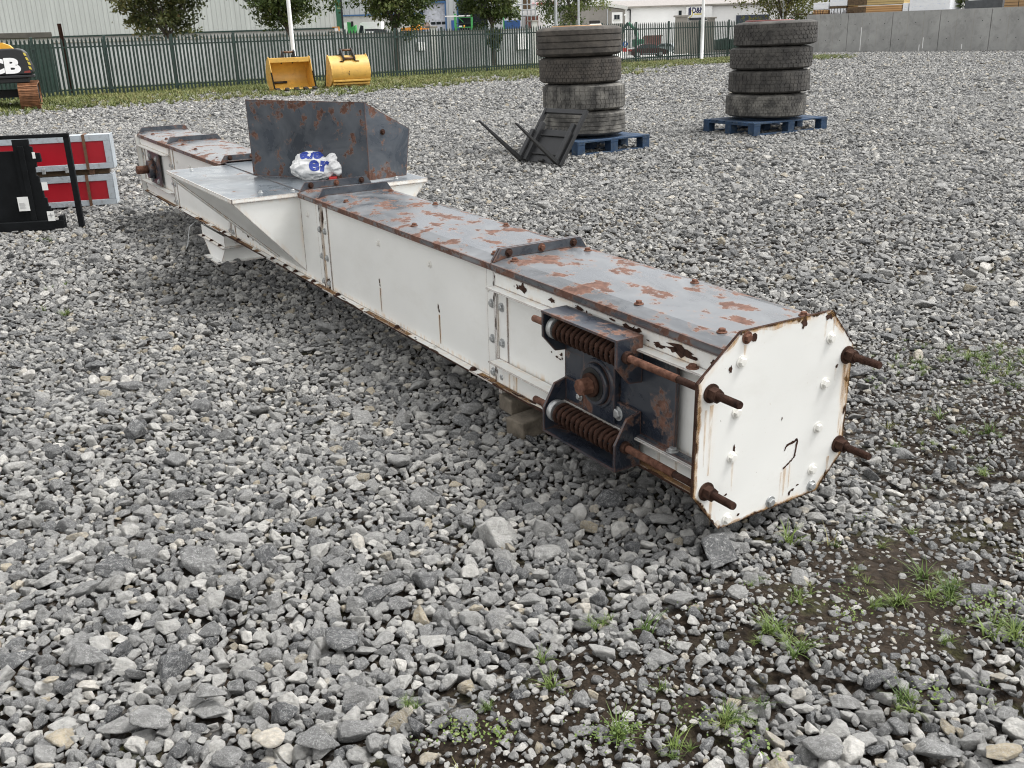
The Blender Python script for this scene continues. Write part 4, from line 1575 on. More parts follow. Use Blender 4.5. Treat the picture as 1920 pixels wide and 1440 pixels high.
for sgn in (0, 1):
    b = B()
    vt, vb = (DV0 + 0.002, -0.0003) if sgn == 0 else (DV1 - 0.002, TW + 0.0003)
    lw = 0.034
    tw_ = DW - 0.0235
    # vertical end wall, nearest the camera
    b.prism([P(3.312, vt, tw_), P(3.312, vb, tw_), P(3.312, vb, lw)], Vector((0.006, 0, 0)), MT['white'])
    # sloping bottom plate
    q = [P(3.319, vt, tw_), P(4.60, vt, tw_), P(3.72, vb, lw), P(3.319, vb, lw)]
    nrm = (q[1] - q[0]).cross(q[3] - q[0]).normalized() * 0.005
    b.prism(q, nrm if nrm.z > 0 else -nrm, MT['white'])
    # far end plate of the hopper, raked back
    q = [P(4.603, vt, tw_), P(4.603, vb, tw_), P(3.723, vb, lw)]
    b.prism(q, Vector((0.006, 0, 0)), MT['white'])
    # stiffening strip along the lower slope edge
    e0, e1 = P(4.58, vt + (0.004 if sgn == 0 else -0.004), tw_ - 0.012), P(3.735, vb + (-0.012 if sgn == 0 else 0.012), lw + 0.008)
    b.tube([e0, e1], 0.010, MT['white'], 4)
    hw = b.ob('hopper_wall', conv)
    if sgn == 0:
        bolt(hw, P(3.95, -0.09, 0.135), (0.2, 0.75, -0.6), 'galv', 0.011)
        for (u, v) in ((3.45, -0.02), (3.62, -0.02)):
            bolt(hw, P(u, v, 0.0066), (0, 0, 1), 'rust_dark', 0.011)
# loose guard standing on the deck: front, right side and back wall
GA, GB, GC = (4.034, -0.017), (3.383, 0.448), (3.427, 0.701)
for (a, c, h0, h1, lean) in ((GA, GB, 0.437, 0.430, 0.0), (GB, GC, 0.430, 0.262, 0.04)):
    b = B()
    pa, pc = P(a[0], a[1], DW + 0.008), P(c[0], c[1], DW + 0.008)
    d = (pc - pa).normalized()
    nn = d.cross(Vector((0, 0, 1))).normalized()
    q = [pa, pc, pc + Vector((0, 0, h1)) + d * lean, pa + Vector((0, 0, h0))]
    b.prism(q, -nn * 0.004, MT['guard'])
    go_ = b.ob('guard_panel', conv)
    if lean:
        pm = pa.lerp(pc, 0.42) + Vector((0, 0, 0.26))
        bolt(go_, pm + nn * 0.001, nn, 'rust_dark', 0.011)
b = B()
pa, pc = P(GA[0], GA[1], DW + 0.008), P(4.08, 0.33, DW + 0.008)
nn = (pc - pa).normalized().cross(Vector((0, 0, 1))).normalized()
b.prism([pa + (pc - pa) * 0.02, pc, pc + Vector((0, 0, 0.25)), pa + Vector((0, 0, 0.43)) + (pc - pa) * 0.02], -nn * 0.004, MT['guard'])
b.ob('guard_panel', conv)

# outlet chute under the hopper
b = B()
ct = [(4.70, -0.050), (5.30, -0.050), (5.30, 0.36), (4.70, 0.36)]
cm = [(4.72, -0.055), (5.27, -0.055), (5.27, 0.33), (4.72, 0.33)]
cb_ = [(4.735, -0.085), (5.00, -0.085), (5.00, 0.27), (4.735, 0.27)]
for (lo, hi, w0, w1) in ((cm, cm, -0.075, -0.001), (cb_, cm, -0.172, -0.083)):
    vts = [P(u, v, w0) for u, v in lo] + [P(u, v, w1) for u, v in hi]
    b.faces(vts, [(0, 1, 5, 4), (1, 2, 6, 5), (2, 3, 7, 6), (3, 0, 4, 7)], MT['white'])
cbox(b, (4.695, 5.295), (-0.080, 0.355), (-0.0825, -0.0755), MT['white'])
chute = b.ob('outlet_chute', conv, recalc=True)
b = B()
cbox(b, (4.700, 5.035), (-0.125, 0.31), (-0.180, -0.1725), MT['white'])
b.ob('chute_foot', chute)
b = B()
rs = np.random.RandomState(2)
for (u, v) in ((4.80, -0.068), (5.0, -0.068), (5.2, -0.068)):
    bolt(chute, P(u, v, -0.0753), (0, 0, 1), 'rust_dark', 0.010)
b.tube([P(5.45, -0.03, 0.0), P(5.47, -0.09, -0.05), P(5.46, -0.11, -0.12), P(5.43, -0.13, -0.17), P(5.37, -0.16, -0.185)], 0.004, MT['galv'], 6)
b.ob('loose_wire', conv)

# drive bearing at the far end
b = B()
cbox(b, (6.44, 6.80), (-0.030, -0.0202), (0.115, 0.378), MT['navy'])
b.cyl(P(6.66, -0.0305, 0.235), P(6.66, -0.075, 0.235), 0.085, MT['navy'], r1=0.07, n=32)
fb = b.ob('far_bearing', conv)
b = B()
b.cyl(P(6.66, -0.0755, 0.235), P(6.66, -0.165, 0.235), 0.033, MT['rustlight'], n=20)
b.ob('shaft_end', fb)
for (du, dw) in ((-0.13, 0.09), (0.09, 0.10), (-0.13, -0.09), (0.09, -0.09)):
    bolt(fb, P(6.66 + du, -0.031, 0.235 + dw), OUT, 'galv', 0.016)

# timber blocks under the beam (they stand on the ground)
def timber(name, label, u, v, zc, hz, rot=0.0, du=0.0):
    M = Matrix.Translation(cworld(*((u[0] + u[1]) / 2, (v[0] + v[1]) / 2, 0)) * 1.0)
    c = cworld((u[0] + u[1]) / 2, (v[0] + v[1]) / 2, 0)
    o_M = Matrix.Translation((c.x, c.y, zc)) @ Euler((0, 0, CONV_YAW + rot)).to_matrix().to_4x4()
    b = B()
    b.box((-(u[1] - u[0]) / 2, -(v[1] - v[0]) / 2, -hz / 2), ((u[1] - u[0]) / 2, (v[1] - v[0]) / 2, hz / 2), MT['timber'], None, 0.006)
    o = b.ob(name)
    o.matrix_world = o_M
    return tag(o, label, 'timber block', 'timber blocks under the conveyor')


timber('timber_block', 'weathered timber block lying on the gravel, lower of the two under the conveyor joint', (1.00, 1.10), (-0.09, 0.46), 0.022, 0.075, R(8))
timber('timber_block', 'short dark timber block wedged between the lower timber and the conveyor flange', (1.10, 1.20), (-0.035, 0.42), 0.062, 0.062, R(-3))


# crumpled shopping bag on the hopper deck
def build_bag():
    bm = bmesh.new()
    bmesh.ops.create_icosphere(bm, subdivisions=6, radius=1.0)
    for v in bm.verts:
        d = v.co.normalized()
        lobe = max(math.exp(-((d.x + 0.42) ** 2) / 0.5), 0.78 * math.exp(-((d.x - 0.75) ** 2) / 0.16))
        p = Vector((d.x * 0.185, d.y * 0.115, d.z * 0.094))
        n1 = noise.noise(d * 2.1 + Vector((3, 1, 7)))
        n2 = abs(noise.noise(Vector((d.x * 2.4, d.y * 2.8, d.z * 2.8)) + Vector((1, 9, 2))))
        n3 = abs(noise.noise(Vector((d.x * 8.0, d.y * 6.0, d.z * 4.0))))
        waist = 1 - 0.30 * math.exp(-((d.x - 0.38 + 0.15 * d.z) ** 2) / 0.012)
        p *= (0.96 + 0.16 * n1 - 0.13 * n2 - 0.035 * n3)
        p.y *= waist
        p.z *= waist * (0.85 + 0.3 * lobe)
        p.z = max(p.z, -0.070 + 0.006 * n1)
        v.co = p
    bmesh.ops.recalc_face_normals(bm, faces=bm.faces)
    for f in bm.faces:
        f.smooth = True
    me = bpy.data.meshes.new('carrier_bag')
    bm.to_mesh(me)
    me.materials.append(MT['bag'])
    o = bpy.data.objects.new('carrier_bag', me)
    COL.objects.link(o)
    pw = cworld(3.665, 0.265, 0.474 + 0.073)
    o.location = pw
    o.rotation_euler = (0, R(-3), R(-4))
    tag(o, 'crumpled white carrier bag with blue lettering lying against the guard plate', 'plastic bag')
    tree = BVHTree.FromBMesh(bm)
    view = Vector((0.02, 1.0, -0.28)).normalized()
    def letters(body, px, pz, size, rot, mat, flip=1):
        cu = bpy.data.curves.new('lettering', 'FONT')
        cu.body = body
        cu.size = size
        cu.offset = 0.004
        cu.align_x = 'CENTER'
        cu.align_y = 'CENTER'
        cu.resolution_u = 3
        to = bpy.data.objects.new('tmp_text', cu)
        COL.objects.link(to)
        tm = bpy.data.meshes.new_from_object(to.evaluated_get(bpy.context.evaluated_depsgraph_get()))
        bpy.data.objects.remove(to)
        tb = bmesh.new()
        tb.from_mesh(tm)
        bmesh.ops.triangulate(tb, faces=tb.faces)
        bmesh.ops.subdivide_edges(tb, edges=tb.edges, cuts=3, use_grid_fill=True)
        ca, sa = math.cos(rot), math.sin(rot)
        bad = []
        for v in tb.verts:
            x, y = v.co.x * flip, v.co.y
            q = Vector((px + x * ca - y * sa, -0.4, pz + x * sa + y * ca + 0.11))
            h = tree.ray_cast(q, view)
            if h[0] is None:
                bad.append(v)
            else:
                v.co = h[0] + h[1] * 0.0016
        bmesh.ops.delete(tb, geom=bad, context='VERTS')
        tb.normal_update()
        m2 = bpy.data.meshes.new('lettering')
        tb.to_mesh(m2)
        tb.free()
        m2.materials.append(mat)
        lo = bpy.data.objects.new('lettering', m2)
        COL.objects.link(lo)
        lo.parent = o
    letters('er', 0.010, 0.000, 0.125, R(-6), MT['bluetext'])
    letters('ere', -0.035, 0.052, 0.095, R(176), MT['bluetext'])
    letters('J', 0.135, 0.045, 0.06, R(40), MT['redtext'])
    bm.free()
    rb = B()
    rb.box((-0.022, -0.006, -0.008), (0.026, 0.03, 0.012), MT['redtext'], None, 0.006)
    r_ = rb.ob('red_flap', o)
    r_.location = (0.080, -0.062, -0.068)


build_bag()


# ================================================================== TYRES AND PALLETS
def tyre_mesh(Rr, Wd, pattern, mat, seed):
    rs = np.random.RandomState(seed)
    b = B()
    h = Wd / 2
    Ri = Rr * 0.53
    tread_w = 0.82 * h
    prof = [(Ri, -h * 0.62), (Ri + 0.02, -h * 0.80), (Ri + 0.07, -h * 0.93), (Rr * 0.78, -h), (Rr * 0.91, -h * 0.93), (Rr - 0.014, -tread_w)]
    if pattern == 'ribs':
        gs, gw = ([-0.52, 0.0, 0.52], 0.050) if seed == 4 else ([-0.62, -0.22, 0.22, 0.62], 0.030)
        zz = [-tread_w]
        for g_ in gs:
            prof += [(Rr, (g_ - gw) * tread_w / 0.82 * 0.82), (Rr - 0.016, (g_ - gw * 0.9) * tread_w), (Rr - 0.016, (g_ + gw * 0.9) * tread_w), (Rr, (g_ + gw) * tread_w)]
        prof.insert(6, (Rr, -tread_w + 0.012))
        prof.append((Rr, tread_w - 0.012))
    else:
        prof += [(Rr - 0.0065, -tread_w + 0.010), (Rr - 0.0065, tread_w - 0.010)]
    prof += [(Rr - 0.014, tread_w), (Rr * 0.91, h * 0.93), (Rr * 0.78, h), (Ri + 0.07, h * 0.93), (Ri + 0.02, h * 0.80), (Ri, h * 0.62)]
    b.lathe(prof, mat, 72, closed=True)
    for f in b.bm.faces:
        f.smooth = True
    if pattern != 'ribs':
        rows, nb = {'hex': (5, 46), 'block': (5, 52), 'fine': (6, 62)}[pattern]
        z0, z1 = -tread_w + 0.004, tread_w - 0.004
        rh = (z1 - z0) / rows
        for r_ in range(rows):
            off = 0.5 * (r_ % 2) if pattern != 'block' else rs.uniform(0, 0.3)
            za, zb = z0 + r_ * rh + 0.0028, z0 + (r_ + 1) * rh - 0.0028
            for j in range(nb):
                a0 = 2 * math.pi * (j + off + 0.06) / nb
                a1 = 2 * math.pi * (j + off + 0.94) / nb
                am = (a0 + a1) / 2
                if pattern == 'hex':
                    k_ = 0.22
                    ring = [(a0, (za + zb) / 2), (a0 + (a1 - a0) * k_, za), (a1 - (a1 - a0) * k_, za), (a1, (za + zb) / 2), (a1 - (a1 - a0) * k_, zb), (a0 + (a1 - a0) * k_, zb)]
                    if r_ in (0, rows - 1):
                        ring = [(a0, za if r_ else zb), (a0, zb if r_ else za)] and [(a0, za), (a1, za), (a1, zb), (a0, zb)]
                else:
                    sk = 0.10 * (a1 - a0) * (1 if r_ % 2 else -1)
                    ring = [(a0 + sk, za), (a1 + sk, za), (a1 - sk, zb), (a0 - sk, zb)]
                ro = Rr + rs.uniform(-0.0012, 0.0012)
                top = [Vector((ro * math.cos(a), ro * math.sin(a), z)) for a, z in ring]
                bot = [Vector(((Rr - 0.009) * math.cos(a), (Rr - 0.012) * math.sin(a), z)) for a, z in ring]
                n_ = len(ring)
                b.faces(bot + top, [list(range(n_, 2 * n_))] + [[i, (i + 1) % n_, (i + 1) % n_ + n_, i + n_] for i in range(n_)], mat)
    bmesh.ops.recalc_face_normals(b.bm, faces=b.bm.faces)
    return b


def tyre(loc, Rr, Wd, pattern, mat, seed, label, group, tilt=(0, 0)):
    o = tyre_mesh(Rr, Wd, pattern, mat, seed).ob('truck_tyre')
    o.data.set_sharp_from_angle(angle=R(38))
    o.location = loc
    o.rotation_euler = (tilt[0], tilt[1], seed * 1.3)
    return tag(o, label, 'tyre', group)


LX, LY = 1.005, 12.62
lt = [(1.015, 0.505, 'ribs', 'rubber1', 'dusty grey ribbed truck tyre at the bottom of the stack behind the fork frame'),
      (1.008, 0.510, 'block', 'rubber1', 'dusty block tread truck tyre, second from bottom behind the fork frame'),
      (0.965, 0.505, 'fine', 'rubber2', 'brown grey zigzag tread truck tyre, third from bottom behind the fork frame'),
      (0.950, 0.525, 'ribs', 'rubber2', 'dark wide truck tyre with deep straight grooves topping the stack behind the fork frame')]
zz = 0.185
for k, (x, r_, pt, mt, lb) in enumerate(lt):
    hgt = (0.295, 0.318, 0.310, 0.345)[k]
    tyre((x, LY, zz + hgt / 2), r_, hgt, pt, MT[mt], k + 1, lb, 'tyres stacked behind the fork frame', (R(0.4 * (k % 2)), R(-0.5 if k == 3 else 0.2)))
    zz += hgt
LTOP = zz
RX, RY = 3.735, 14.28
rt_ = [(3.712, 0.552, 'fine', 'rubber1', 'grey dusty truck tyre at the bottom of the stack nearest the concrete wall'),
       (3.742, 0.556, 'block', 'rubber3', 'dark square block truck tyre, second from bottom nearest the concrete wall'),
       (3.752, 0.560, 'hex', 'rubber3', 'dark honeycomb tread truck tyre, third from bottom nearest the concrete wall'),
       (3.795, 0.562, 'hex', 'rubber3', 'dark honeycomb tread truck tyre topping the stack nearest the concrete wall')]
zz = 0.190
for k, (x, r_, pt, mt, lb) in enumerate(rt_):
    hgt = (0.318, 0.312, 0.305, 0.325)[k]
    tyre((x, RY, zz + hgt / 2), r_, hgt, pt, MT[mt], k + 11, lb, 'tyres stacked nearest the concrete wall', (R(0.4), R((-0.3, 0.2, -0.2, -0.9)[k])))
    zz += hgt
RTOP = zz
b = B()
b.lathe([(0.0, 0.0), (0.30, 0.0), (0.33, 0.02), (0.33, 0.045), (0.30, 0.05), (0.0, 0.04)], MT['redtext'] if False else plain('dull_red_rim_paint', (0.16, 0.045, 0.04), 0.6), 32)
o = b.ob('wheel_rim', None, (3.72, RY + 0.05, RTOP - 0.035))
tag(o, 'dull red wheel rim lying inside the top tyre nearest the concrete wall', 'wheel rim')
b = B()
b.lathe([(0.10, 0.0), (0.30, 0.0), (0.315, 0.012), (0.30, 0.022), (0.10, 0.022)], plain('tan_brown_disc', (0.40, 0.22, 0.10), 0.7), 32)
o = b.ob('brown_disc', None, (0.93, LY + 0.02, LTOP - 0.012))
tag(o, 'tan brown disc lying inside the top tyre behind the fork frame', 'disc')
b = B()
b.box((-0.07, -0.05, 0), (0.07, 0.05, 0.035), MT['plainwhite'], None, 0.006)
b.box((-0.075, -0.02, 0.035), (0.055, 0.04, 0.075), MT['blackmatt'], None, 0.008)
o = b.ob('battery_box', None, (1.17, LY + 0.18, LTOP - 0.012))
tag(o, 'small white box with a black top lying on the upper tyre behind the fork frame', 'box')


def pallet(corner, xdir, label, L_=1.20, W_=1.04, H_=0.158):
    """corner: the bottom corner nearest the camera, xdir: direction of the long side"""
    x = Vector((xdir[0], xdir[1], 0)).normalized()
    y = Vector((-x.y, x.x, 0))
    t = thing('wooden_pallet', label, 'pallet', (corner.x, corner.y, 0), math.atan2(x.y, x.x), 'blue pallets under the tyre stacks')
    zb = -0.012
    for i in range(7):
        b = B()
        y0 = i * (W_ - 0.115) / 6
        b.box((0, y0, H_ - 0.022), (L_, y0 + 0.115, H_), MT['bluewood'], None, 0.003)
        b.ob('deck_board', t)
    for j in range(3):
        x0 = j * (L_ - 0.12) / 2
        b = B()
        b.box((x0, 0.0, H_ - 0.044), (x0 + 0.12, W_, H_ - 0.0225), MT['bluewood'], None, 0.002)
        b.ob('stringer_board', t)
        for i in range(3):
            y0 = i * (W_ - 0.12) / 2
            b = B()
            b.box((x0 + 0.002, y0 + 0.002, zb + 0.0205), (x0 + 0.118, y0 + 0.118, H_ - 0.0445), MT['bluewood'], None, 0.003)
            b.ob('block', t)
    for i in range(3):
        y0 = i * (W_ - 0.12) / 2
        b = B()
        b.box((0, y0, zb), (L_, y0 + 0.12, zb + 0.020), MT['bluewood'], None, 0.002)
        b.ob('bottom_board', t)
    return t


pallet(Vector((3.373, 13.501, 0)), (1.218, 0.682), 'blue wooden pallet under the tyre stack nearest the concrete wall', 1.38, 1.04)
pallet(Vector((0.869, 11.853, 0)), (0.947, 0.655), 'blue wooden pallet under the tyre stack behind the black fork frame', 1.16, 0.92)

# ------------------------------------------------------------------ fork frame leaning on the tyres
FKA, FKB = Vector((0.173, 11.417, 0)), Vector((0.618, 10.924, 0))
ft = (FKB - FKA).normalized()
fn = Vector((0.742, 0.670, 0)).normalized()
fl_ = (fn * 0.435 + Vector((0, 0, 0.557))).normalized()      # up the leaning frame
fo_ = (-fn * 0.636 + Vector((0, 0, 0.459))).normalized()     # out along the tines
fk = thing('fork_carriage', 'black fork carriage with two tines leaning back against the left tyre stack', 'pallet forks', FKA)
FM = Matrix((ft, fl_, -fl_.cross(ft) * -1)).transposed().to_4x4()
FM.translation = FKA
FMi = FM.to_3x3().to_4x4()
FWD, FH = (FKB - FKA).length, 0.71
nz = FM.col[2].to_3d()
sg = 1.0 if nz.dot(fo_) > 0 else -1.0


def fbox(b, x, y, z, mat, bev=0.004):
    b.box((x[0], y[0], sg * z[0]), (x[1], y[1], sg * z[1]), mat, FMi, bev)


for (x0, x1) in ((0.0, 0.034), (FWD - 0.034, FWD)):
    b = B()
    fbox(b, (x0, x1), (0.0, FH), (-0.02, 0.03), MT['black'])
    b.ob('side_rail', fk)
for (x0, x1) in ((0.060, 0.112), (FWD - 0.112, FWD - 0.060)):
    b = B()
    fbox(b, (x0, x1), (0.02, 0.52), (-0.01, 0.045), MT['black'])
    b.ob('inner_rail', fk)
for (y0, y1) in ((0.655, FH),):
    b = B()
    fbox(b, (0.0345, FWD - 0.0345), (y0, y1), (-0.01, 0.024), MT['black'])
    b.ob('top_rail', fk)
b = B()
fbox(b, (0.113, FWD - 0.113), (0.03, 0.45), (-0.018, -0.006), MT['black'], 0.002)
for yy in (0.12, 0.36):
    fbox(b, (0.126, FWD - 0.126), (yy, yy + 0.012), (-0.0055, 0.012), MT['blackmatt'], 0.002)
for i in range(6):
    xx = 0.15 + i * (FWD - 0.32) / 5
    fbox(b, (xx, xx + 0.018), (0.4505, 0.470), (-0.018, -0.006), MT['blackmatt'], 0)
b.ob('back_plate', fk)
b = B()
fbox(b, (FWD / 2 - 0.04, FWD / 2 + 0.03), (0.03, 0.065), (-0.005, 0.03), MT['blackmatt'])
b.ob('latch', fk)
for x0 in (-0.01, FWD - 0.085):
    b = B()
    # tine tapering to its tip, with a heel that runs up the frame
    a, c = x0 + 0.006, x0 + 0.058
    vts = [(a, 0.0, 0.03), (c, 0.0, 0.03), (c, 0.045, 0.03), (a, 0.045, 0.03), (a + 0.012, 0.018, 0.80), (c - 0.012, 0.018, 0.80), (c - 0.012, 0.030, 0.80), (a + 0.012, 0.030, 0.80)]
    vts = [FMi @ Vector((p[0], p[1], sg * p[2])) for p in vts]
    b.faces(vts, [(3, 2, 1, 0), (4, 5, 6, 7), (0, 1, 5, 4), (1, 2, 6, 5), (2, 3, 7, 6), (3, 0, 4, 7)], MT['blackmatt'])
    fbox(b, (a, c), (0.0, 0.40), (0.046, 0.075), MT['black'])
    bmesh.ops.recalc_face_normals(b.bm, faces=b.bm.faces)
    b.ob('fork_tine', fk)

# ------------------------------------------------------------------ black frame standing on the left, red panels behind it
FY = 8.2
bf = thing('attachment_frame', 'black steel attachment frame with a post and paper labels standing at the left edge', 'steel frame', (-3.58, FY, 0), R(8))


def lf(b, x, z, y, mat, bev=0.004):
    b.box((x[0], y[0], z[0]), (x[1], y[1], z[1]), mat, None, bev)


b = B()
lf(b, (-0.015, 0.03), (-0.02, 0.712), (-0.02, 0.02), MT['framedark'])
b.ob('post', bf)
b = B()
lf(b, (-1.15, 0.03), (0.7125, 0.742), (-0.022, 0.022), MT['framedark'])
b.ob('top_bar', bf)
b = B()
lf(b, (-1.10, -0.335), (0.02, 0.62), (-0.03, -0.012), MT['framedark'], 0.003)
b.ob('back_plate', bf)
b = B()     # bracket plate with a notched edge
edge = [(-0.40, 0.71), (-0.275, 0.71), (-0.275, 0.655), (-0.255, 0.65), (-0.255, 0.60), (-0.205, 0.60), (-0.20, 0.53), (-0.245, 0.525), (-0.245, 0.49), (-0.262, 0.485), (-0.262, 0.42), (-0.245, 0.415), (-0.245, 0.36), (-0.225, 0.355), (-0.225, 0.30), (-0.232, 0.295), (-0.232, 0.24), (-0.215, 0.235), (-0.215, 0.17), (-0.20, 0.165), (-0.20, 0.06), (-0.195, 0.0), (-0.40, 0.0)]
b.prism([(x, -0.06, z) for x, z in edge], (0, 0.028, 0), MT['framedark'])
b.ob('notched_bracket', bf)
b = B()
lf(b, (-0.36, -0.318), (0.02, 0.66), (-0.075, -0.0605), MT['framedark'], 0.002)
b.ob('side_rail', bf)
b = B()
lf(b, (-1.12, -0.10), (-0.02, 0.055), (-0.10, -0.0605), MT['framedark'])
lf(b, (-0.14, -0.10), (-0.02, 0.09), (-0.095, -0.03), MT['framedark'])
b.ob('bottom_rail', bf)
for (x, z, w_, h_) in ((-0.395, 0.20, 0.085, 0.115), (-0.205, 0.335, 0.045, 0.065), (-0.19, 0.095, 0.055, 0.08), (-0.245, 0.585, 0.022, 0.05)):
    b = B()
    lf(b, (x - w_ / 2, x + w_ / 2), (z - h_ / 2, z + h_ / 2), (-0.112, -0.1095) if z < 0.15 else (-0.079, -0.0765), MT['label'], 0)
    lo = b.ob('paper_label', bf)
    if w_ > 0.08:
        b = B()
        for q in range(6):
            lf(b, (x - w_ * 0.38, x + w_ * (0.1 + 0.04 * (q % 3))), (z + h_ * (0.05 - 0.07 * q), z + h_ * (0.08 - 0.07 * q)), (-0.0805, -0.0795), MT['labelgrey'], 0)
        b.ob('printing', lo)
    if z < 0.15:
        b = B()
        lf(b, (x - 0.02, x + 0.02), (z + 0.005, z + 0.012), (-0.1135, -0.1125), MT['labelgrey'], 0)
        lf(b, (x - 0.004, x + 0.004), (z - 0.01, z + 0.025), (-0.1135, -0.1125), MT['labelgrey'], 0)
        b.ob('printing', lo)

PY = 9.3
for k, (z0, z1, xr, lb) in enumerate(((0.325, 0.635, -3.66, 'red panelled box with pale grey edging, upper of the two behind the black frame'), (-0.01, 0.272, -3.69, 'red panelled box with pale grey edging, lower one on the gravel'))):
    t = thing('red_panel_box', lb, 'panel box', (xr, PY, z0), R(14), 'red panelled boxes behind the black frame')
    hgt, Ln, D = z1 - z0, 1.55, 0.21
    b = B()
    b.box((-Ln + 0.01, 0.012, 0.02), (-0.012, D, hgt - 0.02), MT['red'])
    b.ob('red_panel', t)
    b = B()
    b.box((-Ln, 0.0, 0.0), (0, 0.03, 0.052), MT['silver'], None, 0.003)
    b.ob('bottom_rail', t)
    b = B()
    b.box((-Ln, 0.0, hgt - 0.058), (0, 0.03, hgt), MT['silver'], None, 0.003)
    b.ob('top_rail', t)
    b = B()
    b.box((-0.055, 0.0005, 0.0525), (0, 0.03, hgt - 0.0585), MT['silver'], None, 0.003)
    b.box((0.0005, 0.0, 0.0), (0.010, D, hgt), MT['silver'], None, 0.003)
    b.ob('end_rail', t)
    b = B()
    b.box((-Ln, 0.031, hgt - 0.0195), (0, D, hgt - 0.006), MT['plainwhite'] if False else MT['silver'])
    b.ob('top_skin', t)
    for xs_ in (-0.235, -1.2):
        b = B()
        b.box((xs_, -0.006, -0.004), (xs_ + 0.026, -0.0008, hgt + 0.003), MT['brownstrap'])
        b.box((xs_, -0.006, hgt + 0.0005), (xs_ + 0.026, D, hgt + 0.003), MT['brownstrap'])
        b.ob('strap', t)
    for xc in (-0.42, -0.62):
        b = B()
        b.box((xc, -0.022, -0.02), (xc + 0.03, -0.0015, 0.03), MT['galv'], None, 0.003)
        b.ob('clip', t)
b = B()
for xx in (-0.16, -0.75, -1.35):
    b.box((xx - 0.05, 0.02, 0.0), (xx, 0.19, 0.048), MT['brownstrap'], None, 0.003)
b.box((-1.5, 0.06, 0.0), (-0.04, 0.18, 0.046), MT['timberdark'])
o = b.ob('timber_bearer', None, (-3.675, PY, 0.2735))
o.rotation_euler = (0, 0, R(14))
tag(o, 'brown bearers filling the gap between the two red panelled boxes', 'timber')

# ------------------------------------------------------------------ excavator at the left edge
EY = 24.7
ex = thing('excavator', 'tracked excavator with a dark counterweight, white lettering and rusty tracks at the left edge', 'excavator', (-12.13, EY, 0), R(23))
def rbox(b, x, y, z, mat, bev):
    b.box((x[0], y[0], z[0]), (x[1], y[1], z[1]), mat, None, bev)
b = B()
top = [(-1.55, 0.80), (0.74, 0.80), (0.80, 0.86), (0.785, 1.02), (0.70, 1.30), (0.62, 1.385), (0.50, 1.41), (-1.40, 1.41), (-1.55, 1.34)]
b.prism([(x, 0.0, z) for x, z in top], (0, 1.3, 0), MT['black'])
o = b.ob('counterweight', ex)
md = o.modifiers.new('bevel', 'BEVEL')
md.width = 0.035
md.segments = 3
md.limit_method = 'ANGLE'
b = B()
rbox(b, (-1.50, 0.80), (-0.03, 0.9), (0.735, 0.797), MT['black'], 0.012)
rbox(b, (-1.45, 0.66), (0.02, 0.9), (0.62, 0.733), MT['blackmatt'], 0.02)
b.ob('lower_skirt', ex)
b = B()
bon = [(-1.4, 1.412), (0.42, 1.412), (0.36, 1.48), (0.20, 1.55), (-0.1, 1.575), (-1.4, 1.575)]
b.prism([(x, 0.25, z) for x, z in bon], (0, 0.9, 0), MT['yellow2'])
b.ob('engine_bonnet', ex)
b = B()
b.cyl((-0.28, 0.4, 1.57), (-0.28, 0.4, 1.72), 0.02, MT['black'], n=10)
b.box((-0.33, 0.38, 1.70), (-0.16, 0.42, 1.725), MT['black'])
b.ob('exhaust', ex)
text_mesh('JCB', 0.46, MT['whitetext'], 'lettering', ex, frame_M((0.05, -0.004, 1.0), (1, 0, 0), (0, -1, 0)), 0.003, 0.024, 1.32)
b = B()
for i in range(4):
    z = 0.93 + i * 0.105
    xo = 0.775 - 0.27 * max(0, z - 1.02) * 1.05
    b.prism([(xo - 0.058, -0.0045, z), (xo - 0.004, -0.0045, z - 0.02), (xo - 0.022, -0.0045, z + 0.05), (xo - 0.075, -0.0045, z + 0.07)], (0, 0.004, 0), MT['yellowtext'])
b.prism([(0.58, -0.0045, 0.845), (0.73, -0.0045, 0.845), (0.725, -0.0045, 0.90), (0.60, -0.0045, 0.885)], (0, 0.004, 0), plain('red_reflector', (0.20, 0.03, 0.025), 0.3))
b.ob('warning_stripes', ex)
b = B()
rbox(b, (-1.5, 0.5), (0.9005, 2.6), (0.70, 1.40), MT['black'], 0.03)
b.ob('upper_body', ex)
b = B()
b.cyl((-0.7, 1.3, 0.42), (-0.7, 1.3, 0.618), 0.55, MT['blackmatt'], n=28)
b.box((-1.6, 0.95, 0.25), (0.5, 1.75, 0.42), MT['blackmatt'])
b.ob('undercarriage', ex)


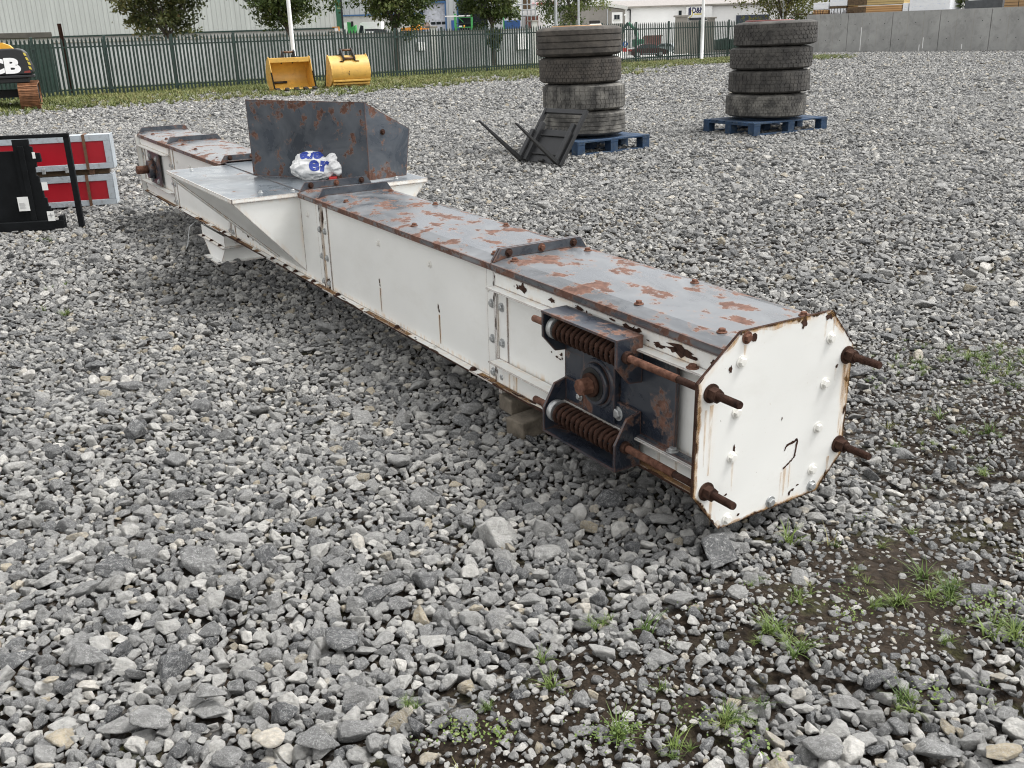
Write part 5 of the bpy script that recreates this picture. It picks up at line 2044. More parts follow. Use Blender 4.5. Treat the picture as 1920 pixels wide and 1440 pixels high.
def track(y_unused, cxs, name='track'):
    b = B()
    hx, r_ = 0.0, 0.29
    y0, y1 = -0.25, 2.6
    pts = []
    n = 14
    for i in range(n + 1):
        a = math.pi * i / n
        pts.append((y0 - r_ * math.sin(a) + r_, r_ + r_ * math.cos(a)))
    for i in range(n + 1):
        a = math.pi * i / n
        pts.append((y1 + r_ * math.sin(a) - r_, r_ - r_ * math.cos(a)))
    # resample to shoes
    pl = [Vector((0, p[0], p[1])) for p in pts] + [Vector((0, pts[0][0], pts[0][1]))]
    seg = [(pl[i + 1] - pl[i]).length for i in range(len(pl) - 1)]
    L_ = sum(seg)
    ns = int(L_ / 0.115)
    cur, acc, i = 0, 0.0, 0
    for s_ in range(ns):
        d = s_ * L_ / ns
        while acc + seg[i] < d and i < len(seg) - 1:
            acc += seg[i]
            i += 1
        t = (d - acc) / seg[i]
        p = pl[i].lerp(pl[i + 1], t)
        dr = (pl[i + 1] - pl[i]).normalized()
        nn = Vector((0, -dr.z, dr.y))
        mid_ = Vector((0, (y0 + y1) / 2, r_))
        if nn.dot(p - mid_) < 0:
            nn = -nn
        M = Matrix((Vector((1, 0, 0)), dr, nn)).transposed().to_4x4()
        M.translation = p + Vector((cxs, 0, 0.0))
        b.box((-0.22, -0.054, -0.02), (0.22, 0.054, 0.008), MT['trackrust'], M)
        b.box((-0.215, -0.050, 0.0082), (0.215, -0.034, 0.030), MT['trackrust'], M)
        b.box((-0.215, 0.0, 0.0082), (0.215, 0.012, 0.024), MT['trackrust'], M)
    o = b.ob(name, ex)
    b = B()
    for yy in (y0 + r_, y1 - r_):
        b.cyl((cxs - 0.18, yy, r_), (cxs + 0.18, yy, r_), r_ - 0.03, MT['blackmatt'], n=24)
    b.box((cxs - 0.16, y0 + r_, 0.12), (cxs + 0.16, y1 - r_, 0.46), MT['blackmatt'])
    b.ob('track_frame', o)
    return o


track(0, 0.60)
track(0, -1.9)
b = B()
b.box((-1.5, 1.6, 1.405), (-0.75, 2.65, 2.5), MT['yellow2'], None, 0.05)
b.ob('cab', ex)

# ------------------------------------------------------------------ digging buckets by the fence
def bucket(loc, rz, Wd, label, back):
    t = thing('digging_bucket', label, 'excavator bucket', loc, rz, 'yellow digging buckets by the fence')
    # profile in the local (y, z) plane: y = -1 is towards the mouth
    sh = [(-0.50, 0.02), (-0.20, 0.0), (0.08, 0.035), (0.28, 0.17), (0.355, 0.36), (0.335, 0.54), (0.25, 0.70), (0.12, 0.835), (-0.05, 0.90)]
    th = 0.022
    b = B()
    n = len(sh)
    inner = []
    for i, p in enumerate(sh):
        a = Vector(sh[max(i - 1, 0)])
        c = Vector(sh[min(i + 1, n - 1)])
        d = (c - a).normalized()
        nn = Vector((-d.y, d.x))
        inner.append((p[0] + nn.x * th, p[1] + nn.y * th))
    W2 = Wd / 2
    V, F = [], []
    for (y, z), (yi, zi) in zip(sh, inner):
        V += [(-W2 + 0.02, y, z), (W2 - 0.02, y, z), (-W2 + 0.02, yi, zi), (W2 - 0.02, yi, zi)]
    for i in range(n - 1):
        a, c = 4 * i, 4 * (i + 1)
        F += [(a, a + 1, c + 1, c), (a + 2, c + 2, c + 3, a + 3)]
    F += [(0, 2, 3, 1), (4 * n - 4, 4 * n - 3, 4 * n - 1, 4 * n - 2)]
    b.faces(V, F, MT['yellow'], True)
    b.ob('shell', t, recalc=True)
    for sx in (-1, 1):
        b = B()
        side = [(y, z) for y, z in sh[:-1]] + [(-0.05, 0.93), (-0.16, 0.90), (-0.20, 0.80), (-0.32, 0.42), (-0.47, 0.05)]
        x0 = sx * (W2 - 0.0195)
        b.prism([(x0, y, z) for y, z in side], (sx * 0.0215, 0, 0), MT['yellow'])
        s_ = b.ob('side_plate', t)
        b = B()     # cutter bar along the mouth edge
        e0, e1 = Vector((sx * W2, -0.30, 0.50)), Vector((sx * W2, -0.53, 0.03))
        d = (e1 - e0).normalized()
        for q in range(7):
            p0, p1 = e0 + d * (q * 0.075), e0 + d * (q * 0.075 + 0.06)
            b.tube([p0, p1], 0.022, MT['blackmatt'], 6)
        b.tube([e0, e1], 0.016, MT['blackmatt'], 6)
        b.ob('side_cutter', s_)
        b = B()
        for q in range(5):
            yy = -0.36 + q * 0.09
            b.tube([(sx * (W2 + 0.006), yy, 0.06), (sx * (W2 + 0.006), yy + 0.02 + 0.02 * q, 0.34 + 0.03 * q)], 0.011, MT['yellow'], 4)
            b.box((sx * W2, yy - 0.025, -0.01), (sx * (W2 + 0.03), yy + 0.02, 0.055), MT['yellow'], None, 0.006)
        b.ob('wear_ribs', s_)
    for q in range(3):
        b = B()
        z = 0.03 + q * 0.07
        pts = {0: (0.10, 0.035), 1: (0.25, 0.10), 2: (0.33, 0.19)}[q]
        b.box((-W2 + 0.03, pts[0] - 0.01, pts[1] - 0.03), (W2 - 0.03, pts[0] + 0.035, pts[1] + 0.022), MT['yellow'], None, 0.006)
        b.ob('wear_strip', t)
    b = B()
    b.box((-W2, -0.56, 0.0), (W2, -0.47, 0.035), MT['yellow'], None, 0.006)
    b.ob('lip', t)
    for q in range(5):
        b = B()
        x = -W2 + 0.07 + q * (Wd - 0.14) / 4
        vts = [(x - 0.06, -0.54, 0.0), (x + 0.06, -0.54, 0.0), (x + 0.06, -0.54, 0.075), (x - 0.06, -0.54, 0.075), (x - 0.05, -0.78, 0.0), (x + 0.05, -0.78, 0.0), (x + 0.05, -0.78, 0.035), (x - 0.05, -0.78, 0.035)]
        b.faces(vts, [(0, 3, 2, 1), (4, 5, 6, 7), (0, 1, 5, 4), (1, 2, 6, 5), (2, 3, 7, 6), (3, 0, 4, 7)], MT['blackmatt'])
        b.ob('tooth', t, recalc=True)
    b = B()
    b.box((-W2 + 0.03, -0.16, 0.765), (W2 - 0.03, -0.05, 0.90), MT['yellow'], None, 0.01)
    b.ob('top_beam', t)
    for sx in (-1, 1):
        b = B()
        ear = [(-0.15, 0.86), (0.20, 0.72), (0.26, 0.78), (0.25, 0.86), (0.12, 0.96), (-0.02, 1.09), (-0.09, 1.115), (-0.14, 1.07)]
        b.prism([(sx * 0.15, y, z) for y, z in ear], (sx * 0.035, 0, 0), MT['blackmatt'])
        b.prism([(sx * 0.186, -0.15, 0.885), (sx * 0.30, -0.15, 0.895), (sx * 0.30, -0.10, 0.905), (sx * 0.186, -0.10, 0.92)], (0, 0, 0.02), MT['blackmatt'])
        if back:
            b.prism([(sx * 0.186, 0.19, 0.735), (sx * 0.30, 0.20, 0.725), (sx * 0.30, 0.24, 0.72), (sx * 0.186, 0.26, 0.73)], (0, 0.01, 0.02), MT['blackmatt'])
        b.ob('hitch_ear', t)
    for (y, z) in ((-0.07, 1.05), (0.19, 0.815)):
        b = B()
        b.cyl((-0.19, y, z), (0.19, y, z), 0.032, MT['brownstrap'], n=14)
        b.ob('hitch_pin', t)
    if back:
        b = B()
        for (dx, dz) in ((0.0, 0.0), (0.012, -0.05), (0.02, -0.075), (0.012, -0.10)):
            b.box((0.05 + dx, 0.357, 0.44 + dz), (0.075 + dx, 0.362, 0.462 + dz), MT['blackmatt'])
        b.ob('marks', t)
    else:
        b = B()
        b.cyl((-W2 + 0.06, 0.18, 0.20), (-0.05, 0.20, 0.20), 0.035, MT['blackmatt'], n=12)
        b.ob('inner_tube', t)
    return t


pb = gnd(553, 163)
bucket((pb.x + 0.26, 30.45, 0.02), R(27), 1.24, 'yellow digging bucket with its toothed mouth open towards the yard, beneath the white pole', False)
bucket((-4.66, 31.05, 0.02), R(204), 1.20, 'yellow digging bucket standing with its curved back towards the yard', True)


# ================================================================== FENCE, POLES, WALLS
fence = thing('palisade_fence', 'long dark green steel palisade fence with pointed pales along the yard edge', 'fence', (FA[0], FA[1], 0), math.atan2(FD[1], FD[0]))
BAY = 2.035
T0 = 30.37 - BAY * 17
FEN_H = 1.665


def fence_bay(t0):
    b = B()
    npl = 17
    for i in range(npl):
        x = t0 + 0.075 + (i + 0.5) * (BAY - 0.15 + 0.11) / npl - 0.055
        jit = random.uniform(-0.008, 0.008)
        h_ = FEN_H + random.uniform(-0.012, 0.012)
        w2 = 0.033
        # folded W section: shallow V so the light catches each side
        sec = [(-w2, -0.030), (-0.010, -0.040), (0.0, -0.036), (0.010, -0.040), (w2, -0.030)]
        V = []
        for (z, sc) in ((0.035, 1.0), (h_ - 0.085, 1.0)):
            V += [(x + jit + dx, dy, z) for dx, dy in sec]
        V += [(x + jit, -0.036, h_)]
        F = [(k, k + 1, k + 6, k + 5) for k in range(4)] + [(5 + k, 6 + k, 10) for k in range(4)]
        b.faces(V, F, MT['greentin'])
    for z in (0.20, FEN_H - 0.27):
        b.box((t0 + 0.03, -0.028, z - 0.022), (t0 + BAY - 0.03, 0.010, z + 0.022), MT['greentin'])
    o = b.ob('pale_panel', fence)
    sm = o.modifiers.new('thickness', 'SOLIDIFY')
    sm.thickness = 0.003
    return o


random.seed(8)
for k in range(-2, 22):
    t0 = T0 + k * BAY
    if t0 < -5 or t0 > 33:
        continue
    fence_bay(t0)
    b = B()
    b.box((t0 - 0.035, 0.012, -0.05), (t0 + 0.035, 0.075, FEN_H + 0.03), MT['greenpost'], None, 0.006)
    b.box((t0 - 0.045, -0.030, 0.16), (t0 + 0.045, 0.0115, 0.24), MT['greenpost'])
    b.box((t0 - 0.045, -0.030, FEN_H - 0.31), (t0 + 0.045, 0.0115, FEN_H - 0.23), MT['greenpost'])
    b.ob('post', fence)


def pole(name, px_top, px_base, Y, r0, r1, mat, label, cat, H=6.5, arm=True):
    p = at(px_base[0], px_base[1], Y)
    b = B()
    b.tube([(0, 0, 0), (0, 0, 1.2), (0, 0, 3.5), (0, 0, H)], [r0, r0, (r0 + r1) / 2, r1], mat, 14)
    b.cyl((0, 0, 0), (0, 0, 0.05), r0 * 2.0, mat, n=14)
    o = b.ob(name, None, (p.x, Y, 0))
    if arm == 'flag':
        f = B()
        f.lathe([(0.0, H + 0.10), (0.05, H + 0.06), (0.06, H + 0.02), (0.03, H)], mat, 12)
        f.ob('finial', o)
    elif arm:
        f = B()
        f.tube([(0, 0, H - 0.02), (0.0, -0.2, H + 0.05), (0.0, -0.6, H + 0.08)], 0.03, mat, 8)
        f.box((-0.08, -1.0, H + 0.04), (0.08, -0.55, H + 0.12), mat, None, 0.02)
        f.ob('lamp_head', o)
    return tag(o, label, cat)


pole('flagpole', (535, 0), (550.5, 103), 31.9, 0.065, 0.045, MT['poleW'], 'slim white pole standing behind the open yellow bucket', 'pole', 6.5, 'flag')
pole('flagpole', (1318, 0), (1315.4, 108), 46.9, 0.075, 0.045, MT['poleW'], 'white pole in front of the fence beside the shop sign', 'pole', 7.0, 'flag')
pole('lamp_post', (1040, 0), (1042.6, 70), 45.2, 0.070, 0.055, MT['poleG'], 'grey lamp post behind the fence, left of the two rising over the grooved tyre', 'lamp post', 7.5)
pole('lamp_post', (1084, 0), (1085, 60), 58.0, 0.060, 0.045, MT['poleG'], 'thin pale lamp post before the dark tree, right of two above the tyres', 'lamp post', 8.0)
pole('lamp_post', (1469, 0), (1466.5, 60), 60.0, 0.055, 0.040, MT['poleG'], 'thin grey lamp post by the yellow green tree at the end of the concrete wall', 'lamp post', 8.0)

# rusty steel post behind the fence
pp_ = at(137, 175, 31.6)
b = B()
b.box((-0.055, -0.05, -0.05), (-0.045, 0.05, 2.08), MT['rust_dark'])
b.box((0.045, -0.05, -0.05), (0.055, 0.05, 2.08), MT['rust_dark'])
b.box((-0.0445, -0.006, -0.05), (0.0445, 0.006, 2.08), MT['rust_dark'])
o = b.ob('steel_post', None, (pp_.x, 31.6, 0))
o.rotation_euler = (0, R(-1.5), R(20))
tag(o, 'rusty brown steel post rising above the fence beside the excavator', 'post')


def fpt(t, o):
    return Vector((FA[0] + FD[0] * t + FN[0] * o, FA[1] + FD[1] * t + FN[1] * o, 0))


FROT = math.atan2(FD[1], FD[0])


def wall_seg(name, t0, t1, off, h_, th, mat, label, cat, piers=(), group=None, cap=True):
    o = thing(name, label, cat, fpt(t0, off), FROT, group)
    b = B()
    b.box((0, 0, -0.1), (t1 - t0, th, h_), mat)
    b.ob('wall_face', o)
    if cap:
        b = B()
        b.box((-0.02, -0.03, h_ + 0.001), (t1 - t0 + 0.02, th + 0.03, h_ + 0.05), MT['pier'], None, 0.01)
        b.ob('coping', o)
    for (tp, ph, pm) in piers:
        b = B()
        b.box((tp - t0 - 0.16, -0.06, -0.1), (tp - t0 + 0.16, -0.003, ph), pm)
        b.box((tp - t0 - 0.2, -0.09, ph + 0.001), (tp - t0 + 0.2, th + 0.09, ph + 0.07), MT['pier'], None, 0.01)
        b.ob('pier', o)
    return o


def t_of(px, py, off):
    """distance along the fence line where the view through a pixel crosses the parallel line at offset off"""
    q = ray(px, py)
    n_ = Vector((FN[0], FN[1], 0))
    p0 = fpt(0, off)
    d = (p0 - CAM).dot(n_) / q.dot(n_)
    P_ = CAM + q * d
    return (P_ - p0).dot(Vector((FD[0], FD[1], 0))), P_


tA = t_of(-40, 120, 5.6)[0]
tB = t_of(1008, 100, 5.6)[0]
wall_seg('block_wall', tA, tB, 5.6, 1.53, 0.22, MT['blockwall'], 'long pale grey rendered block wall running behind the green fence', 'wall',
         [(t_of(635, 100, 5.6)[0], 1.62, MT['blockwall']), (t_of(814, 100, 5.6)[0], 1.72, MT['plinth']), (tB - 0.18, 1.86, MT['plinth'])])
for (xa, xb, ya, yb, lb) in ((782, 796, 79, 95, 'small white notice board on the pale block wall behind the fence'), (969, 990, 60, 93, 'larger white notice board near the end of the block wall')):
    ta, tb_ = t_of(xa, ya, 5.55)[0], t_of(xb, ya, 5.55)[0]
    za, zb_ = t_of(xa, yb, 5.55)[1].z, t_of(xb, ya, 5.55)[1].z
    b = B()
    b.box((ta, 0, za), (tb_, 0.02, zb_), MT['plainwhite'], None, 0.003)
    b.box((ta - 0.02, 0.0205, za - 0.02), (tb_ + 0.02, 0.045, zb_ + 0.02), MT['poleG'])
    o = b.ob('notice_board', None, fpt(0, 5.52))
    o.rotation_euler = (0, 0, FROT)
    tag(o, lb, 'notice board')
# dark lean-to behind the fence at the far left
tL, tR = t_of(-120, 110, 2.6)[0], t_of(101, 110, 2.6)[0]
sh_ = thing('storage_shed', 'low dark green shed with a brown roof edge behind the fence by the excavator', 'shed', fpt(tL, 2.6), FROT)
b = B()
b.box((0, 0, -0.05), (tR - tL, 2.4, 1.52), MT['darkgreen'])
b.ob('shed_wall', sh_)
b = B()
b.box((-0.05, -0.08, 1.70), (tR - tL + 0.05, 2.5, 1.86), plain('dark_brown_fascia', (0.06, 0.055, 0.045), 0.7), None, 0.01)
b.ob('roof', sh_)
b = B()
b.box((0, 0.02, 1.5205), (tR - tL, 2.38, 1.699), MT['plinth'])
b.ob('pale_band', sh_)

# concrete retaining wall on the right and the raised yard behind it
W0, W1 = Vector((15.9, 53.85, 0)), Vector((28.5, 39.8, 0))
wd_ = (W1 - W0).normalized()
wn_ = Vector((-wd_.y, wd_.x, 0))
if wn_.y < 0:
    wn_ = -wn_
WH = 1.83
WR = math.atan2(wd_.y, wd_.x)
cw = thing('concrete_wall', 'grey board marked concrete retaining wall at the right back of the yard', 'wall', W0, WR)
L_w = (W1 - W0).length
npan = 8


def on_wall(px, off):
    """position along the wall top line (offset off behind its face) for an image column"""
    q = ray(px, 30)
    d = (W0 + wn_ * off - CAM).dot(wn_) / q.dot(wn_)
    P_ = CAM + q * d
    return (P_ - W0).dot(wd_)


WSTREAK = [(on_wall(1617, 0), 0.05, 1.15), (on_wall(1735, 0), 0.12, 0.62), (on_wall(1728.5, 0), 0.0, 0.30), (on_wall(1809, 0), 0.08, 0.30)]
for k in range(npan):
    b = B()
    x0, x1 = k * L_w / npan, (k + 1) * L_w / npan
    b.box((x0 + 0.012, 0.0, -0.2), (x1 - 0.012, 0.3, WH), MT['concrete'])
    o = b.ob('wall_panel', cw)
    b = B()
    for i in range(3):
        for j in range(2):
            b.cyl((x0 + (i + 0.5) * (x1 - x0) / 3, -0.001, 0.55 + j * 0.75), (x0 + (i + 0.5) * (x1 - x0) / 3, 0.004, 0.55 + j * 0.75), 0.022, MT['blackmatt'], n=8)
    for (xw_, za_, zb_) in WSTREAK:
        if x0 + 0.05 < xw_ < x1 - 0.05:
            b.box((xw_, -0.0022, za_), (xw_ + 0.035, 0.001, zb_), MT['plainwhite'])
    for i in range(2):
        xx = x0 + (i + 1) * (x1 - x0) / 3
        b.box((xx - 0.006, -0.0018, 0.0), (xx + 0.006, 0.002, WH - 0.02), MT['pier'])
    b.ob('form_marks', o)
b = B()
b.box((0.02, 0.05, -0.1), (L_w - 0.02, 0.25, WH - 0.03), MT['blackmatt'])
b.ob('joint_fill', cw)
b = B()
b.box((0, 0.31, -0.3), (L_w + 8, 16, WH - 0.05), MT['concrete'])
o = b.ob('raised_yard', None, W0)
o.rotation_euler = (0, 0, WR)
tag(o, 'raised concrete yard behind the retaining wall', 'yard', kind='structure')


def on_wall(px, off):
    """position along the wall top line (offset off behind its face) for an image column"""
    q = ray(px, 30)
    d = (W0 + wn_ * off - CAM).dot(wn_) / q.dot(wn_)
    P_ = CAM + q * d
    return (P_ - W0).dot(wd_)


def mat_layers(name, c1, c2, pitch):
    k = NT(name)
    v = k.coord('Object')
    sp_ = k.n("ShaderNodeSeparateXYZ")
    k.l(v, sp_.inputs[0])
    f = k.math('FRACT', k.math('DIVIDE', sp_.outputs[2], pitch))
    c = k.ramp(k.noise(k.coord('Object', (1, 1, 30)), 2.0, 3), [(0.3, c1), (0.7, tuple(x * 1.25 for x in c1))])
    c = k.mix(k.ramp(f, [(0.80, 0.0), (0.86, 1.0)]), c, c2)
    k.set(color=c, rough=0.85)
    return k.m


MT['lay1'] = mat_layers('stacked_yellow_boards', (0.42, 0.31, 0.14), (0.16, 0.11, 0.05), 0.12)
MT['lay2'] = mat_layers('stacked_tan_boards', (0.43, 0.25, 0.11), (0.15, 0.08, 0.035), 0.10)
MT['lay3'] = mat_layers('stacked_brown_boards', (0.30, 0.19, 0.095), (0.10, 0.06, 0.03), 0.13)


def mat_wrap():
    k = NT('white_pack_wrap')
    v = k.coord('Object')
    t = k.ramp(k.noise(k.coord('Object', (1.2, 1.2, 3.5)), 3.2, 3, 0.6), [(0.58, 0.0), (0.66, 0.45)])
    k.set(color=k.mix(t, (0.74, 0.75, 0.77), (0.42, 0.50, 0.68)), rough=0.4)
    k.bump(k.noise(v, 5, 5, 0.6, 1.0), 0.5, 0.05)
    return k.m


MT['wrap'] = mat_wrap()
PB = WH - 0.05


def pack(px0, px1, z0, z1, depth, mats, name, label, cat, off=0.45, bands=0, group=None):
    s0, s1 = on_wall(px0, off), on_wall(px1, off)
    t = thing(name, label, cat, W0 + wd_ * s0 + wn_ * off + Vector((0, 0, PB + z0)), WR, group)
    h_ = z1 - z0
    b = B()
    b.box((0, 0, 0.0), (s1 - s0, depth, h_), mats[0], None, 0.015)
    b.ob('pack', t)
    if len(mats) > 1:
        b = B()
        b.box((-0.004, -0.004, 0.02), (0.35 * (s1 - s0), 0.002, h_ - 0.02), mats[1])
        b.ob('dark_ends', t)
    if bands:
        b = B()
        for i in range(bands):
            x = (i + 0.5) * (s1 - s0) / bands
            b.box((x - 0.012, -0.006, -0.002), (x + 0.012, depth + 0.003, h_ + 0.004), MT['blackmatt'])
        b.ob('banding', t)
    return t


G_ = 'timber packs stacked above the concrete wall'
pack(1524, 1551, 0.0, 0.26, 1.2, [MT['lay2']], 'timber_pack', 'small banded brown timber pack at the left end of the concrete wall top', 'timber pack', 0.45, 5, G_)
pack(1524, 1552, 0.29, 0.62, 1.2, [MT['wrap']], 'wrapped_pack', 'white wrapped pack lying on the small brown timber pack', 'wrapped pack', 0.45, 0)
pack(1555, 1584, 0.0, 0.30, 1.2, [MT['wrap']], 'wrapped_pack', 'white wrapped pack with dark bands, lower of its pair beside the dark timber ends', 'wrapped pack', 0.45, 5)
pack(1554, 1586, 0.42, 1.02, 1.2, [MT['wrap']], 'wrapped_pack', 'plain white wrapped pack, upper of its pair beside the dark timber ends', 'wrapped pack', 0.45, 0)
b = B()
s0, s1 = on_wall(1554, 0.45), on_wall(1585, 0.45)
b.box((0, 0, 0), (s1 - s0, 1.2, 0.10), MT['timberdark'])
o = b.ob('timber_bearer', None, W0 + wd_ * s0 + wn_ * 0.45 + Vector((0, 0, PB + 0.31)))
o.rotation_euler = (0, 0, WR)
tag(o, 'dark timber bearers between two white wrapped packs', 'timber')
pack(1588, 1689, 0.0, 0.36, 1.2, [MT['lay2'], MT['timberdark']], 'timber_pack', 'long tan board pack with dark ends, bottom of the tall stack above the wall', 'timber pack', 0.5, 0, G_)
pack(1588, 1692, 0.40, 0.78, 1.2, [MT['lay1'], MT['timberdark']], 'timber_pack', 'long yellow board pack with dark ends, upper layer of the tall stack above the wall', 'timber pack', 0.5, 0, G_)
pack(1588, 1690, 0.82, 1.2, 1.2, [MT['lay1'], MT['timberdark']], 'timber_pack', 'long yellow board pack cropped by the top of the picture', 'timber pack', 0.5, 0, G_)
pack(1691, 1701, 0.0, 0.42, 0.9, [MT['wrap']], 'wrapped_pack', 'narrow slumped white wrapped pack beside the long timber stack', 'wrapped pack', 0.5)
pack(1703, 1779, 0.0, 0.72, 1.2, [MT['wrap']], 'wrapped_pack', 'large white wrapped pack with faint blue print above the wall', 'wrapped pack', 0.5)
pack(1880, 1990, 0.0, 0.75, 1.2, [MT['lay3']], 'timber_pack', 'brown board pack at the right end of the concrete wall top', 'timber pack', 0.5, 2, G_)
pack(1806, 1876, 0.0, 0.42, 2.5, [plain('dark_grey_sheeting', (0.05, 0.055, 0.06), 0.5)], 'sheet_pack', 'pack of dark grey roof sheets between the bush and the brown boards', 'sheet pack', 1.2)
pack(1812, 1850, 0.50, 0.75, 2.5, [plain('dull_red_sheeting', (0.16, 0.035, 0.035), 0.5)], 'sheet_pack', 'dull red sheet pack lying on the dark grey roof sheets', 'sheet pack', 1.6)
# low mesh fence panel on the wall's left end
b = B()
s0, s1 = on_wall(1470, 0.1), on_wall(1600, 0.1)
for i in range(40):
    x = s0 + (s1 - s0) * i / 39
    b.box((x - 0.008, 0.10, WH + 0.001), (x + 0.008, 0.116, WH + (0.08 if i % 2 else 0.16)), MT['rust_dark'])
b.box((s0, 0.118, WH + 0.02), (s1, 0.13, WH + 0.035), MT['rust_dark'])
o = b.ob('reinforcing_bars', None, W0)
o.rotation_euler = (0, 0, WR)
tag(o, 'row of short rusty starter bars along the left part of the wall top', 'reinforcing bars')


# ================================================================== TREES
def tree(name, label, cat, base, H, crown_c, crown_r, leafmat, seed, nleaf=7000, leaf=0.085, group=None, trunk_r=0.09, stems=6, noclip=0.0, tone_sh=0.0):
    rs = np.random.RandomState(seed)
    t = thing(name, label, cat, base, 0, group)
    b = B()
    cc = Vector(crown_c)
    tips = []
    fork = Vector((rs.normal() * 0.06, rs.normal() * 0.06, cc.z - crown_r[2] * 0.78))
    b.tube([(0, 0, -0.1), (rs.normal() * 0.02, rs.normal() * 0.02, fork.z * 0.5), fork], [trunk_r * 1.15, trunk_r, trunk_r * 0.85], MT['bark'], 10)
    for i in range(stems):
        a = 2 * math.pi * (i + rs.uniform(-0.3, 0.3)) / stems
        rr = rs.uniform(0.45, 0.85)
        tip = cc + Vector((math.cos(a) * crown_r[0] * rr, math.sin(a) * crown_r[1] * rr, crown_r[2] * rs.uniform(-0.25, 0.75)))
        mid_ = fork.lerp(tip, 0.5) + Vector((0, 0, crown_r[2] * 0.18))
        b.tube([fork, fork.lerp(mid_, 0.5), mid_, tip], [trunk_r * 0.55, trunk_r * 0.42, trunk_r * 0.3, trunk_r * 0.08], MT['bark'], 6, False)
        tips.append((mid_, tip))
        for j in range(3):
            s0 = mid_.lerp(tip, rs.uniform(0, 0.7))
            d = Vector(rs.normal(size=3))
            e = s0 + d.normalized() * crown_r[0] * rs.uniform(0.3, 0.55)
            b.tube([s0, s0.lerp(e, 0.5) + Vector((0, 0, 0.05)), e], [trunk_r * 0.2, trunk_r * 0.14, trunk_r * 0.04], MT['bark'], 5, False)
            tips.append((s0, e))
    b.ob('trunk', t)
    # leaf clumps scattered through the crown volume
    ncl = 95
    C_ = []
    while len(C_) < ncl:
        d = rs.normal(size=3)
        d /= np.linalg.norm(d)
        rr = rs.uniform(0.25, 1.0) ** 0.5
        lump = 0.90 + 0.75 * noise.noise(Vector(d * 2.3) + Vector((seed, 0, 0)))
        p = np.array(cc) + d * np.array(crown_r) * rr * lump
        if d[2] < -0.7 and rs.uniform() < 0.4:
            continue
        C_.append((p, rr))
    for s0, e in tips:
        C_.append((np.array(e), 0.9))
    V = np.zeros((nleaf * 4, 3))
    tone = np.zeros(nleaf * 4)
    idx = rs.randint(0, len(C_), nleaf)
    ctr = np.array([c[0] for c in C_])
    ctone = rs.uniform(-0.28, 0.28, len(C_))
    sr = crown_r[0] * 0.135
    pos = ctr[idx] + rs.normal(size=(nleaf, 3)) * np.array([sr, sr, sr * 0.5])
    nrm = rs.normal(size=(nleaf, 3)) + np.array([0, -0.2, 0.9])
    nrm /= np.linalg.norm(nrm, axis=1)[:, None]
    tx = np.cross(nrm, rs.normal(size=(nleaf, 3)))
    tx /= np.linalg.norm(tx, axis=1)[:, None]
    ty = np.cross(nrm, tx)
    L_ = leaf * rs.uniform(0.6, 1.35, nleaf)[:, None]
    droop = np.array([0, 0, -0.25])
    V[0::4] = pos - tx * L_ * 0.5
    V[1::4] = pos + ty * L_ * 0.30 + droop * L_ * 0.1
    V[2::4] = pos + tx * L_ * 0.6 + droop * L_
    V[3::4] = pos - ty * L_ * 0.30 + droop * L_ * 0.1
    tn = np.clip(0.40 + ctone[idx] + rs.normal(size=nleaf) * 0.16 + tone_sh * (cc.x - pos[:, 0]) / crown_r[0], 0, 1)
    tone = np.repeat(tn, 4)
    mesh_np('crown', V, [(4 * i, 4 * i + 1, 4 * i + 2, 4 * i + 3) for i in range(nleaf)], [leafmat], t, tone)
    return t


TG = 'young trees behind the green fence'
def tree_px(xc, wpx, ybot, base_px, Y, lab, mat, seed, hfac=1.05, nleaf=7000, tone_sh=0.0, trunk=0.085, ztop=None):
    pxm = FPX / Y * 0.97
    wd = wpx / pxm
    c = at(xc, ybot, Y)
    zb = c.z
    rx = wd / 2
    rz = rx * hfac
    cb_ = at(base_px, 150, Y)
    base = (cb_.x, Y, 0)
    tree('broadleaf_tree', lab, 'tree', base, 0, (c.x - cb_.x, 0, zb + rz * 0.80), (rx, rx, rz), mat, seed, int(nleaf * 1.25), 0.14, TG, trunk, 6, 0, tone_sh)


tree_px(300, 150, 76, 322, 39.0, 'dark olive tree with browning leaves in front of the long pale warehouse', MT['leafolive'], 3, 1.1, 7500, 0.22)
tree_px(531, 160, 62, 548, 41.0, 'dense dark tree behind the slim white pole and the open yellow bucket', MT['leafdark'], 8, 1.15, 9000)
tree_px(741, 125, 57, 746, 43.5, 'green tree above the white trucks and the orange machine', MT['leafdark'], 12, 1.15, 7500)
tree_px(915, 120, 52, 926, 46.0, 'green tree in front of the blue trimmed warehouse opening, its leafy trunk behind the fence', MT['leafdark'], 17, 1.2, 8500)
tree_px(1072, 120, 48, 1075, 62.0, 'large dark tree behind the two lamp posts over the grooved tyre', MT['leafdark'], 23, 1.25, 9000)
tree_px(1462, 152, 42, 1462, 61.0, 'yellow green tree rising behind the stack of honeycomb tyres', MT['leafyellow'], 31, 1.0, 9000)
# ivy-like young growth round the fourth trunk and small shrub on the raised yard
cb4 = at(926, 150, 45.2)
tree('climbing_shrub', 'narrow leafy shoots growing round the trunk behind the fence', 'shrub', (cb4.x + 0.1, 45.4, 0), 0, (0, 0, 1.15), (0.36, 0.3, 0.55), MT['leafdark'], 41, 1500, 0.09, None, 0.03, 4)
sx_ = on_wall(1791, 1.4)
pq = W0 + wd_ * sx_ + wn_ * 1.4
tree('shrub', 'small dark shrub growing on the raised yard beside the white wrapped pack', 'shrub', (pq.x, pq.y, PB), 0, (0, 0, 0.45), (0.50, 0.45, 0.5), MT['leafdark'], 44, 1500, 0.09, None, 0.03, 5)


# ================================================================== BUILDINGS FAR BEHIND
def bld(name, label, cat, Y):
    return thing(name, label, cat, (0, 0, 0)), Y


